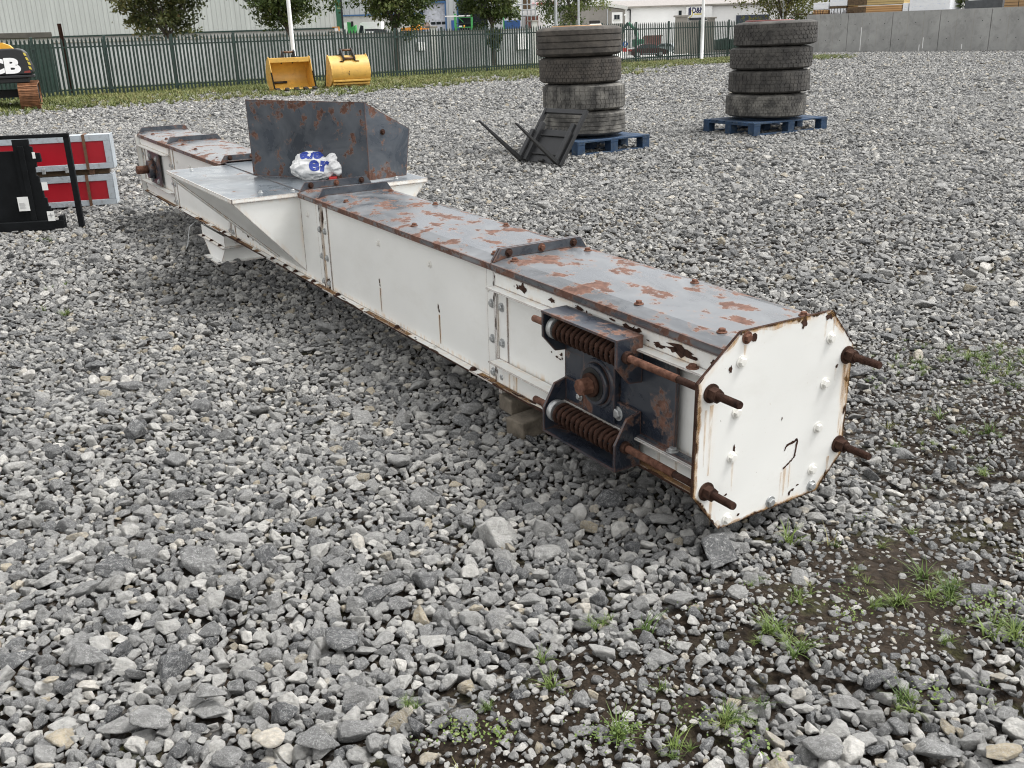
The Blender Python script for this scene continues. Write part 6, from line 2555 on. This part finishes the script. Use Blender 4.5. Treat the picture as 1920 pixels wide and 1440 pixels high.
def xbox(b, px0, px1, Y, z0, z1, depth, mat, dy=0.0, bevel=0.0):
    x0, x1 = at(px0, 60, Y).x, at(px1, 60, Y).x
    b.box((x0, Y + dy, z0), (x1, Y + dy + depth, z1), mat, None, bevel)
    return x0, x1


def zpx(px, py, Y):
    return at(px, py, Y).z


# long pale warehouse on the left
Y = 68.0
wh = thing('warehouse', 'long pale grey green corrugated warehouse with a green corner trim at the left back', 'warehouse', (at(300, 60, Y).x, Y, 0))
ox = wh.location.x
x0, x1 = at(-260, 60, Y).x - ox, at(633, 60, Y).x - ox
zc = 2.06
b = B()
b.prism([(x0, 0, zc), (x1, 0, zc), (x1 - 2.9, 14, zc), (x0, 14, zc)], (0, 0, 4.74), MT['clad'])
b.ob('cladding', wh)
b = B()
b.prism([(x0, 0.12, -0.2), (x1 - 0.1, 0.12, -0.2), (x1 - 3.0, 13.8, -0.2), (x0, 13.8, -0.2)], (0, 0, zc + 0.199), MT['plinth'])
b.ob('plinth', wh)
b = B()
b.box((x0, -0.06, zc - 0.05), (x1, -0.002, zc + 0.04), MT['darkgreen'])
b.ob('base_flashing', wh)
b = B()
b.box((x1 + 0.002, -0.05, zc - 0.05), (x1 + 0.33, 0.3, 6.9), MT['greentrim'])
b.ob('corner_trim', wh)
b = B()
b.box((x1 + 0.34, -0.1, 0.0), (x1 + 0.45, 0.0, 6.9), MT['blackmatt'])
b.ob('downpipe', wh)
b = B()
b.prism([(x0 - 0.3, -0.35, 6.92), (x1 + 0.5, -0.35, 6.92), (x1 - 2.6, 14.2, 6.92), (x0 - 0.3, 14.2, 6.92)], (0, 0, 0.23), MT['darkgreen'])
b.ob('roof_edge', wh)

# blue trimmed warehouse
Y = 84.0
w2 = thing('warehouse', 'light grey warehouse with blue trim and a large pale roller door', 'warehouse', (at(750, 60, Y).x, Y, 0))
ox = w2.location.x
def X2(px):
    return at(px, 60, Y).x - ox
zc2 = zpx(665, 29, Y)
b = B()
b.box((X2(600), 0, zc2), (X2(795) - 0.05, 12, 8.0), MT['clad2'])
b.box((X2(795), 0.0, zpx(815, 4, Y) + 0.2), (X2(839), 12, 8.0), MT['clad2'])
b.box((X2(838) + 0.05, 0, 0), (X2(858), 12, 8.0), MT['clad2'])
b.ob('cladding', w2)
b = B()
b.box((X2(600), 0.1, -0.2), (X2(795) - 0.05, 11.9, zc2 - 0.01), MT['plinth'])
b.ob('plinth', w2)
b = B()
b.box((X2(600), -0.05, zc2 - 0.05), (X2(793), -0.002, zc2 + 0.06), MT['bluetrim'])
b.ob('base_trim', w2)
zt = zpx(815, 6, Y)
b = B()
b.box((X2(795), 0.25, 0), (X2(836), 0.33, zt), MT['silver'] if False else plain('pale_lilac_door_panel', (0.52, 0.53, 0.58), 0.5))
d_ = b.ob('roller_door', w2)
b = B()
for i in range(4):
    xa = X2(795) + 0.15 + i * (X2(836) - X2(795)) / 4
    b.box((xa, 0.2, zpx(815, 46, Y)), (xa + 0.36, 0.248, zpx(815, 41, Y)), MT['glassdark'])
b.ob('door_windows', d_)
b = B()
b.box((X2(793.5), -0.08, 0), (X2(795), 0.4, zt + 0.15), MT['bluetrim'])
b.box((X2(836), -0.08, 0), (X2(838.5), 0.4, zt + 0.15), MT['bluetrim'])
b.box((X2(795) + 0.001, -0.08, zt + 0.001), (X2(836) - 0.001, 0.4, zt + 0.15), MT['bluetrim'])
b.ob('door_frame', w2)
b = B()
b.box((X2(858) + 0.002, -0.06, 0), (X2(859.5), 12, 8.0), MT['bluetrim'])
b.ob('corner_trim', w2)
b = B()
b.box((X2(859.6), 3.0, 0), (X2(915), 12, 8.0), MT['glassdark'])
b.ob('dark_opening', w2)
b = B()
b.box((X2(915) + 0.01, 0, 0), (X2(948), 12, 8.0), MT['clad2'])
b.ob('side_bay', w2)
b = B()
b.box((X2(847), -0.06, 0), (X2(857), -0.004, zpx(852, 38, Y)), MT['blue'])
b.ob('blue_door', w2)

# white building under scaffolding
Y = 88.0
sc_ = thing('building', 'white rendered building with a red roof band standing behind scaffolding', 'building', (at(1000, 60, Y).x, Y, 0))
ox = sc_.location.x
b = B()
b.box((X2(962) + 0, 0, 0), (X2(1040), 9, 8.0), MT['plainwhite'])
b.bm.free()
def XX(px):
    return at(px, 60, Y).x - ox
b = B()
b.box((XX(960), 0, 0), (XX(1046), 9, 7.5), MT['plainwhite'])
b.ob('wall', sc_)
b = B()
b.box((XX(998), -0.12, zpx(1010, 9, Y)), (XX(1046), -0.003, zpx(1010, 6, Y)), MT['redtext'])
b.ob('red_band', sc_)
b = B()
b.box((XX(980), -0.02, zpx(988, 17, Y)), (XX(996), 0.02, zpx(988, -2, Y)), MT['timberdark'])
b.ob('opening', sc_)
b = B()
b.box((XX(986), -0.5, 0), (XX(1009), -0.03, zpx(997, 29, Y)), MT['brick'])
b.ob('brick_wall', sc_)
scf = thing('scaffold', 'grey tube scaffolding with boards in front of the white building', 'scaffolding', (at(990, 60, 85).x, 85.0, 0))
ox2 = scf.location.x
b = B()
for px in (972, 981, 990, 997, 1005):
    x = at(px, 60, 85).x - ox2
    for y in (0, 1.0):
        b.cyl((x, y, 0), (x, y, 7.5), 0.035, MT['poleG'], n=6)
for py in (8, 18, 29):
    z = zpx(990, py, 85)
    for y in (-0.04, 1.04):
        b.cyl((at(970, 60, 85).x - ox2, y, z), (at(1008, 60, 85).x - ox2, y, z), 0.03, MT['poleG'], n=6)
b.ob('tubes', scf)
b = B()
for py in (19, 31):
    z = zpx(990, py, 85)
    b.box((at(970, 60, 85).x - ox2, 0.05, z), (at(1007, 60, 85).x - ox2, 0.95, z + 0.06), MT['pier'])
b.ob('boards', scf)

# grey gable building with the patched window
Y = 72.0
gb = thing('building', 'grey brown rendered building with a white patched window and a shallow roof', 'building', (at(1080, 60, Y).x, Y, 0))
ox = gb.location.x
zt0, zt1 = zpx(1115, 12, Y), zpx(1170, 18.5, Y)
b = B()
xl, xr = XX(1060), XX(1172)
b.prism([(xl, 0, -0.1), (xr, 0, -0.1), (xr, 0, zt1), (XX(1125), 0, zt0), (xl, 0, zt0 + 0.1)], (0, 7, 0), MT['greyrender'])
b.ob('wall', gb)
b = B()
b.prism([(XX(1100), -0.2, zt0 + 0.02), (XX(1127), -0.2, zt0 + 0.02), (xr + 0.15, -0.2, zt1 + 0.02), (xr + 0.15, -0.2, zt1 + 0.22), (XX(1127), -0.2, zt0 + 0.30), (XX(1100), -0.2, zt0 + 0.30)], (0, 7.4, 0), MT['plinth'])
b.ob('roof_edge', gb)
b = B()
z0_, z1_ = zpx(1156, 44, Y), zpx(1156, 23, Y)
b.box((XX(1147), -0.012, z0_), (XX(1167), -0.0005, z1_), MT['plainwhite'])
b.ob('white_patch', gb)
b = B()
b.box((XX(1151.5), -0.035, zpx(1156, 36.5, Y)), (XX(1161.5), -0.013, zpx(1156, 28, Y)), MT['glassdark'])
wn = b.ob('window', gb)
b = B()
b.box((XX(1150), -0.10, zpx(1156, 39, Y)), (XX(1163), -0.014, zpx(1156, 36.6, Y)), MT['plinth'])
b.box((XX(1156.2), -0.045, zpx(1156, 36.5, Y)), (XX(1156.8), -0.0355, zpx(1156, 28, Y)), MT['plinth'])
b.ob('window_frame', wn)
b = B()
b.box((XX(1138), -0.04, 0), (XX(1139.6), -0.001, zt0 - 0.2), MT['poleG'])
b.ob('pipe', gb)
b = B()
b.box((XX(1169.5), -0.3, zpx(1171, 29.5, Y)), (XX(1172.5), -0.001, zpx(1171, 26.5, Y)), MT['plainwhite'], None, 0.02)
b.ob('wall_lamp', gb)

# long white building with the shop sign
Y = 82.0
wb = thing('building', 'long white rendered building with a grey roof and a shop sign', 'building', (at(1280, 60, Y).x, Y, 0))
ox = wb.location.x
zl, zr = zpx(1180, 15, Y), zpx(1395, 9, Y)
zw = (zl + zr) / 2
b = B()
b.box((XX(1160), 0, -0.1), (XX(1480), 16, zw), MT['plainwhite'])
b.ob('wall', wb)
b = B()
zr_ = zpx(1350, 4.5, Y)
b.prism([(XX(1140), -0.3, zw + 0.002), (XX(1480), -0.3, zw + 0.002), (XX(1480), -0.3, zw + 0.12), (XX(1400), 4, zr_ + 0.55), (XX(1140), 4, zr_ + 0.15), (XX(1140), -0.3, zw + 0.12)][:3] + [(XX(1140), -0.3, zw + 0.12)], (0, 16, 0), MT['pier'])
rf = b.ob('roof', wb)
b = B()
vts = [(XX(1125), -0.3, zw + 0.123), (XX(1480), -0.3, zw + 0.123), (XX(1480), 8, zw + 0.75), (XX(1125), 8, zw + 0.75), (XX(1480), 16, zw + 0.123), (XX(1125), 16, zw + 0.123)]
b.faces(vts, [(0, 1, 2, 3), (3, 2, 4, 5), (0, 3, 5), (1, 4, 2)], plain('grey_roof_sheets', (0.27, 0.25, 0.235), 0.85))
b.ob('roof_sheets', wb, recalc=True)
b = B()
b.box((XX(1271.5), -0.03, zpx(1274, 29, Y)), (XX(1277), -0.002, zpx(1274, 20, Y)), MT['glassdark'])
b.ob('window', wb)
b = B()
b.box((XX(1289), -0.6, zpx(1302, 38, Y)), (XX(1322), -0.01, zpx(1302, 33.5, Y)), MT['glassdark'])
b.ob('entrance', wb)
b = B()
b.box((XX(1379), -0.04, 0), (XX(1440), -0.002, zpx(1385, 28.5, Y)), plain('navy_shutter', (0.025, 0.035, 0.06), 0.5))
b.ob('shutter', wb)
b = B()
b.cyl((XX(1181), -0.12, zw - 0.1), (XX(1181), -0.12, 0.0), 0.05, MT['blackmatt'], n=8)
b.cyl((XX(1175), -0.12, zw - 0.12), (XX(1181), -0.12, zw - 0.12), 0.05, MT['blackmatt'], n=8)
b.ob('downpipe', wb)
b = B()
b.box((XX(1324), -0.15, zpx(1326, 17.5, Y)), (XX(1329), -0.1, zpx(1326, 17, Y)), MT['blackmatt'])
b.tube([(XX(1324), -0.1, zpx(1325, 17.5, Y)), (XX(1328), -0.1, zpx(1328, 13.5, Y))], 0.03, MT['blackmatt'], 6)
b.ob('lamp_arm', wb)
sg_ = thing('shop_sign', 'white shop sign with navy lettering and a blue and yellow emblem on the white building', 'shop sign', (at(1304, 60, Y).x, Y - 0.2, zpx(1304, 22.5, Y)))
hw = (at(1324, 60, Y).x - at(1285, 60, Y).x) / 2
hh = (zpx(1304, 11.5, Y) - zpx(1304, 33, Y)) / 2
b = B()
b.box((-hw, -0.03, -hh), (hw + 0.4, 0.12, hh), MT['plainwhite'], None, 0.01)
b.ob('board', sg_)
u_ = hw / 19.5
b = B()
for i in range(7):
    z = hh * (0.62 - 0.19 * i)
    b.prism([(-15.6 * u_, -0.040, z), (-13.5 * u_, -0.040, z + 0.05), (-10.6 * u_, -0.040, z + 0.08), (-10.6 * u_, -0.040, z + 0.01), (-13.5 * u_, -0.040, z - 0.02), (-15.6 * u_, -0.040, z - 0.055)], (0, 0.008, 0), MT['navytext'])
b.prism([(-13.2 * u_, -0.0405, hh * 0.80), (-11.2 * u_, -0.0405, hh * 0.86), (-10.2 * u_, -0.0405, hh * 0.35), (-10.4 * u_, -0.0405, -hh * 0.2), (-11.2 * u_, -0.0405, -hh * 0.62), (-12.2 * u_, -0.0405, -hh * 0.3)], (0, 0.008, 0), MT['navytext'])
b.ob('emblem', sg_)
b = B()
ar, br_ = [], []
for i in range(13):
    a = R(-95 + i * 12)
    ar.append((-13.2 * u_ + math.cos(a) * 6.2 * u_, -0.042, -hh * 0.22 + math.sin(a) * hh * 0.74))
    br_.append((-13.6 * u_ + math.cos(a) * 5.2 * u_, -0.042, -hh * 0.18 + math.sin(a) * hh * 0.66))
b.faces(ar + br_, [(i, i + 1, 13 + i + 1, 13 + i) for i in range(12)], MT['yellowtext'])
b.ob('emblem_ring', sg_)
text_mesh('D&N', 0.56, MT['navytext'], 'lettering', sg_, frame_M((2.6 * u_, -0.036, hh * 0.25), (1, 0, 0), (0, -1, 0)), 0.004, 0.020, 0.80)
b = B()
for i in range(9):
    b.prism([((-4.2 + i * 1.95) * u_, -0.038, -hh * 0.50), ((-2.6 + i * 1.95) * u_, -0.038, -hh * 0.50), ((-2.4 + i * 1.95) * u_, -0.038, -hh * 0.26), ((-4.0 + i * 1.95) * u_, -0.038, -hh * 0.26)], (0, 0.008, 0), MT['yellowtext'])
b.ob('lower_line', sg_)

# gate piers and wing wall in front of the white building
for (pa, pb_, yt, Yp, lb) in ((1268, 1290, 30, 58.0, 'broad grey buff gate pier with a flat cap in front of the white building'), (1328.5, 1341, 33, 61.0, 'narrow grey buff gate pier with a flat cap to the right of the white pole')):
    xa, xb = at(pa, 60, Yp).x, at(pb_, 60, Yp).x
    t = thing('gate_pier', lb, 'gate pier', ((xa + xb) / 2, Yp, 0))
    b = B()
    h_ = zpx(pa, yt + 2, Yp)
    b.box((-(xb - xa) / 2 + 0.04, 0, -0.05), ((xb - xa) / 2 - 0.04, 0.7, h_), MT['pier'])
    b.ob('shaft', t)
    b = B()
    b.box((-(xb - xa) / 2 - 0.05, -0.08, h_ + 0.001), ((xb - xa) / 2 + 0.05, 0.78, h_ + 0.09), MT['pier'], None, 0.01)
    b.ob('cap', t)
Yp = 59.5
b = B()
xa, xb = at(1290.5, 60, Yp).x, at(1328, 60, Yp).x
b.box((0, 0, -0.05), (xb - xa, 0.2, zpx(1300, 40, Yp)), MT['pier'])
o = b.ob('gate_wall', None, (xa, Yp, 0))
tag(o, 'low grey wall between the two gate piers', 'wall')
b = B()
xa, xb = at(1343, 60, 66).x, at(1420, 60, 66).x
for k in range(9):
    b.box((k * (xb - xa) / 9, 0, 0.0), ((k + 0.93) * (xb - xa) / 9, 0.8, 0.62 + 0.04 * (k % 3)), MT['darkgreen'], None, 0.05)
o = b.ob('clipped_hedge', None, (xa, 66.0, 0))
tag(o, 'low dark green hedge in front of the white building', 'hedge')


# ================================================================== VEHICLES AND MACHINES BEHIND THE FENCE
def car(name, label, px_c, Y, L_, paint, rz, cat='car', tail=True):
    c = at(px_c, 90, Y)
    t = thing(name, label, cat, (c.x, Y, 0), rz, 'vehicles parked beyond the fence')
    s = L_ / 4.2
    h_ = 1.40 * s
    b = B()
    prof = [(-2.1, 0.25), (-2.12, 0.62), (-2.0, 0.88), (-1.55, 0.93), (-0.95, 1.33), (-0.55, 1.41), (0.35, 1.40), (0.75, 1.30), (1.15, 0.92), (1.75, 0.82), (2.05, 0.68), (2.1, 0.30), (1.75, 0.22), (-1.75, 0.20)]
    wds = 0.80 * s
    V, F = [], []
    for sy in (-1, 1):
        for (x, z) in prof:
            inset = 0.13 * s * max(0, (z - 0.85) / 0.5)
            V.append((x * s, sy * (wds - inset), z * s))
    n = len(prof)
    F = [list(range(n))[::-1], list(range(n, 2 * n))] + [(i, (i + 1) % n, (i + 1) % n + n, i + n) for i in range(n)]
    b.faces(V, F, paint)
    b.ob('body', t, recalc=True)
    b = B()
    for sy in (-1, 1):
        q = lambda x, z: (x * s, sy * (wds - 0.13 * s * max(0, (z - 0.85) / 0.5) + 0.006), z * s)
        b.faces([q(-1.35, 0.95), q(-0.12, 0.95), q(-0.12, 1.32), q(-0.88, 1.28)], [(0, 1, 2, 3)], MT['glassdark'])
        b.faces([q(-0.02, 0.95), q(1.0, 0.95), q(0.66, 1.27), q(-0.02, 1.32)], [(0, 1, 2, 3)], MT['glassdark'])
    b.ob('side_glass', t)
    for x in (-1.3, 1.3):
        for sy in (-1, 1):
            b = B()
            b.cyl((x * s, sy * (wds - 0.16 * s), 0.31 * s), (x * s, sy * (wds + 0.02 * s), 0.31 * s), 0.31 * s, MT['tyreblack'], n=20)
            w_ = b.ob('wheel', t)
            b = B()
            b.cyl((x * s, sy * (wds + 0.021 * s), 0.31 * s), (x * s, sy * (wds + 0.03 * s), 0.31 * s), 0.20 * s, MT['galv'], n=16)
            b.ob('rim', w_)
    b = B()
    for sy in (-1, 1):
        b.box((-2.13 * s, sy * 0.45 * s, 0.66 * s), (-2.05 * s, sy * 0.74 * s, 0.86 * s), MT['redtext'])
    b.ob('tail_light', t)
    b = B()
    b.box((-0.9 * s, -wds - 0.012, 0.30 * s), (0.9 * s, -wds - 0.002, 0.37 * s), MT['silver'])
    b.ob('sill_trim', t)
    return t


car('parked_car', 'dark maroon hatchback parked side on beyond the fence', 1215, 54.5, 1.95, MT['maroon'], R(4))
car('parked_car', 'silver grey car parked behind the maroon hatchback', 1252, 61.0, 1.7, MT['silvercar'], R(-30))
# road works sign board and barrier
t = thing('keep_left_sign', 'round blue sign with a white arrow over a red board by the maroon car', 'road sign', (at(1172, 90, 54).x, 54.0, 0))
b = B()
b.cyl((0, 0, 0), (0, 0, 0.95), 0.02, MT['poleG'], n=8)
b.ob('post', t)
b = B()
b.cyl((0, -0.02, 0.68), (0, -0.035, 0.68), 0.135, MT['blue'], n=28)
ds = b.ob('disc', t)
b = B()
b.prism([(0.06, -0.037, 0.76), (0.03, -0.037, 0.78), (-0.05, -0.037, 0.66), (-0.075, -0.037, 0.69), (-0.07, -0.037, 0.58), (0.03, -0.037, 0.60), (-0.01, -0.037, 0.625)], (0, 0.0015, 0), MT['whitetext'])
b.ob('arrow', ds)
b = B()
b.box((-0.11, -0.03, 0.30), (0.11, -0.01, 0.48), MT['redtext'])
b.ob('red_board', t)
# small dark machine with a folded arm
t = thing('mini_excavator', 'small dark green excavator with its folded arm raised beyond the fence', 'mini excavator', (at(1182, 90, 60).x, 60.0, 0))
b = B()
ax = lambda px: at(px, 60, 60).x - t.location.x
b.tube([(ax(1196), 0, 0.75), (ax(1192), 0, 1.35), (ax(1178), 0, 1.75)], [0.11, 0.10, 0.09], MT['greentrim'], 8)
b.ob('boom', t)
b = B()
b.tube([(ax(1178), 0.02, 1.75), (ax(1169), 0.02, 1.45), (ax(1167), 0.02, 1.2)], [0.09, 0.07, 0.06], MT['darkgreen'], 8)
b.ob('dipper', t)
b = B()
b.box((ax(1188), -0.3, 0.42), (ax(1206), 0.5, 0.85), MT['greentrim'], None, 0.05)
b.ob('body', t)
b = B()
b.box((ax(1186), -0.4, 0.0), (ax(1208), -0.15, 0.34), MT['tyreblack'], None, 0.12)
b.box((ax(1186), 0.35, 0.0), (ax(1208), 0.6, 0.34), MT['tyreblack'], None, 0.12)
b.ob('tracks', t)
# maroon container/skip beyond
t = thing('waste_skip', 'dull red skip standing behind the maroon hatchback', 'skip', (at(1225, 90, 64).x, 64.0, 0))
b = B()
b.prism([(-0.38, 0, 0.1), (0.38, 0, 0.1), (0.52, 0, 0.95), (-0.52, 0, 0.95)], (0, 1.2, 0), plain('dull_red_skip_paint', (0.16, 0.06, 0.055), 0.6))
b.ob('body', t)
b = B()
b.box((-0.55, -0.03, 0.951), (0.55, 0.03, 1.01), MT['brick'])
b.ob('rim', t)

# white vans and green loader near the end of the long warehouse
def van(label, px0, px1, Y, zt, rz=0.0):
    x0, x1 = at(px0, 60, Y).x, at(px1, 60, Y).x
    L_ = x1 - x0
    t = thing('white_van', label, 'van', ((x0 + x1) / 2, Y, 0), rz, 'white vans behind the block wall')
    b = B()
    prof = [(-0.5, 0.15), (-0.5, 0.62), (-0.42, 0.78), (-0.30, 0.98), (-0.2, 1.0), (0.5, 1.0), (0.5, 0.15)]
    b.prism([(x * L_, 0, z * zt) for x, z in prof], (0, 1.5, 0), MT['plainwhite'])
    b.ob('body', t)
    b = B()
    b.prism([(-0.40 * L_, -0.006, 0.70 * zt), (-0.19 * L_, -0.006, 0.70 * zt), (-0.19 * L_, -0.006, 0.90 * zt), (-0.30 * L_, -0.006, 0.92 * zt)], (0, 0.004, 0), MT['glassdark'])
    b.ob('side_window', t)
    for x in (-0.3, 0.3):
        b = B()
        b.cyl((x * L_, -0.02, 0.22), (x * L_, 0.2, 0.22), 0.22, MT['tyreblack'], n=20)
        b.ob('wheel', t)
    return t


van('white van with a dark rear window strip beside the green loader', 667, 716, 70.0, zpx(690, 41, 70))
van('small white van beside the dark downpipe of the long warehouse', 640, 658, 70.5, zpx(650, 42, 70))
t = thing('dark_pickup', 'dark pickup with a white plate in front of the white van', 'pickup', (at(700, 60, 64).x, 64.0, 0))
ax = lambda px: at(px, 60, 64).x - t.location.x
b = B()
b.prism([(ax(682), 0, 0.2), (ax(722), 0, 0.2), (ax(722), 0, zpx(700, 56, 64)), (ax(705), 0, zpx(700, 54, 64)), (ax(684), 0, zpx(700, 54, 64))], (0, 1.3, 0), plain('dark_grey_car_paint', (0.03, 0.032, 0.035), 0.3))
b.ob('body', t)
b = B()
b.box((ax(686), -0.02, zpx(700, 61.5, 64)), (ax(702), -0.002, zpx(700, 58.5, 64)), MT['plainwhite'])
b.ob('white_plate', t)
for px in (688, 715):
    b = B()
    b.cyl((ax(px), -0.02, 0.25), (ax(px), 0.2, 0.25), 0.25, MT['tyreblack'], n=18)
    b.ob('wheel', t)
t = thing('green_loader', 'bright green machine frame standing between the two white vans', 'loader', (at(661, 60, 69).x, 69.0, 0))
ax = lambda px: at(px, 60, 69).x - t.location.x
b = B()
b.prism([(ax(652), 0, 0.3), (ax(667), 0, 0.3), (ax(667), 0, zpx(660, 47, 69)), (ax(662), 0, zpx(660, 52, 69)), (ax(660), 0, zpx(660, 42, 69)), (ax(652), 0, zpx(660, 41, 69))], (0, 0.8, 0), MT['green'])
b.ob('frame', t)
b = B()
b.box((ax(659.5), -0.05, zpx(660, 50, 69)), (ax(664), -0.003, zpx(660, 40, 69)), MT['blackmatt'])
b.ob('mast', t)
for px in (654, 666):
    b = B()
    b.cyl((ax(px), -0.05, 0.3), (ax(px), 0.2, 0.3), 0.3, MT['tyreblack'], n=18)
    b.ob('wheel', t)
t = thing('orange_door_frame', 'orange framed white doorway at the green corner of the long warehouse', 'door', (at(631, 60, 67.5).x, 67.5, 0))
ax = lambda px: at(px, 60, 67.5).x - t.location.x
b = B()
b.box((ax(628), 0, 0), (ax(635), 0.05, zpx(631, 51.5, 67.5)), MT['plainwhite'])
b.ob('leaf', t)
b = B()
b.box((ax(624), -0.05, zpx(631, 51.4, 67.5)), (ax(637), 0.06, zpx(631, 50, 67.5)), MT['orange'])
b.box((ax(635.1), -0.05, 0), (ax(637), 0.06, zpx(631, 51.5, 67.5)), MT['orange'])
b.ob('frame', t)
# orange machine
t = thing('orange_machine', 'orange excavator body with a slanted engine cover under the green tree', 'machine', (at(776, 60, 66).x, 66.0, 0))
ax = lambda px: at(px, 60, 66).x - t.location.x
zz_ = lambda py: zpx(776, py, 66)
b = B()
b.prism([(ax(752), 0, zz_(57)), (ax(791), 0, zz_(57)), (ax(789), 0, zz_(51)), (ax(785), 0, zz_(46)), (ax(776), 0, zz_(46)), (ax(768), 0, zz_(51)), (ax(752), 0, zz_(52))], (0, 1.2, 0), MT['orange'])
b.ob('engine_cover', t)
b = B()
b.prism([(ax(791) + 0.01, 0.1, zz_(56)), (ax(803), 0.1, zz_(56)), (ax(803), 0.1, zz_(54)), (ax(791) + 0.01, 0.1, zz_(53))], (0, 0.6, 0), MT['orange'])
b.ob('arm', t)
b = B()
b.box((ax(755), 0.1, 0), (ax(789), 1.1, zz_(57) - 0.01), MT['tyreblack'], None, 0.1)
b.ob('tracks', t)
b = B()
pts = [(ax(791), 0.3, zz_(50)), (ax(795), 0.3, zz_(43)), (ax(803), 0.3, zz_(42)), (ax(807), 0.3, zz_(50)), (ax(805), 0.3, zz_(57))]
b.prism(pts, (0, 0.8, 0), plain('grey_mesh_spoil', (0.22, 0.22, 0.22), 0.9, 0, 0.5, 9))
o = b.ob('debris_heap', None, t.location + Vector((0, 0.4, 0)))
tag(o, 'grey heap of wire and rubble beside the orange machine', 'heap')
# green trailer frame with white rail
t = thing('green_trailer', 'bright green framed trailer with a white top rail beyond the block wall', 'trailer', (at(868, 60, 70).x, 70.0, 0))
ax = lambda px: at(px, 60, 70).x - t.location.x
zz_ = lambda py: zpx(868, py, 70)
b = B()
for px, top_ in ((854, 25), (885, 28)):
    b.box((ax(px) - 0.05, -0.05, 0.3), (ax(px) + 0.05, 0.05, zz_(top_)), MT['green'])
    b.box((ax(px) - 0.05, 1.2, 0.3), (ax(px) + 0.05, 1.3, zz_(top_)), MT['green'])
b.tube([(ax(861), 0, zz_(33)), (ax(870), 0, zz_(42))], 0.03, MT['green'], 6)
b.box((ax(854) + 0.051, -0.03, zz_(44)), (ax(885) - 0.051, 0.03, zz_(43)), MT['darkgreen'])
b.box((ax(854) + 0.051, -0.03, zz_(52)), (ax(885) - 0.051, 0.03, zz_(50.5)), MT['green'])
b.box((ax(858), -0.03, zz_(33.5)), (ax(885) - 0.051, 0.03, zz_(32.5)), MT['green'])
b.ob('frame', t)
b = B()
b.box((ax(836), -0.08, zz_(31)), (ax(883), -0.055, zz_(28.5)), MT['plainwhite'])
b.ob('white_rail', t)
b = B()
b.cyl((ax(871), 0, zz_(53)), (ax(871), 0, zz_(47)), 0.05, MT['yellow2'], n=10)
b.box((ax(861), -0.02, zz_(51)), (ax(867), 0.02, zz_(48)), MT['plainwhite'])
b.ob('fittings', t)
for px in (858, 880):
    b = B()
    b.cyl((ax(px), -0.1, 0.32), (ax(px), 0.1, 0.32), 0.32, MT['tyreblack'], n=18)
    b.ob('wheel', t)
# blue container by the scaffolding
t = thing('blue_container', 'blue open container standing below the scaffolding', 'container', (at(960, 60, 76).x, 76.0, 0))
ax = lambda px: at(px, 60, 76).x - t.location.x
zz_ = lambda py: zpx(960, py, 76)
b = B()
b.box((ax(946), 0, 0.1), (ax(976), 1.8, zz_(38)), MT['blue'], None, 0.02)
b.ob('body', t)
b = B()
for k in range(9):
    b.box((ax(947 + 3.3 * k), -0.04, 0.12), (ax(948 + 3.3 * k), -0.001, zz_(38.5)), MT['bluetrim'])
b.ob('ribs', t)
b = B()
b.box((ax(944), -0.06, 0.1), (ax(946) - 0.002, 0.06, zz_(28)), MT['green'])
b.ob('green_post', t)
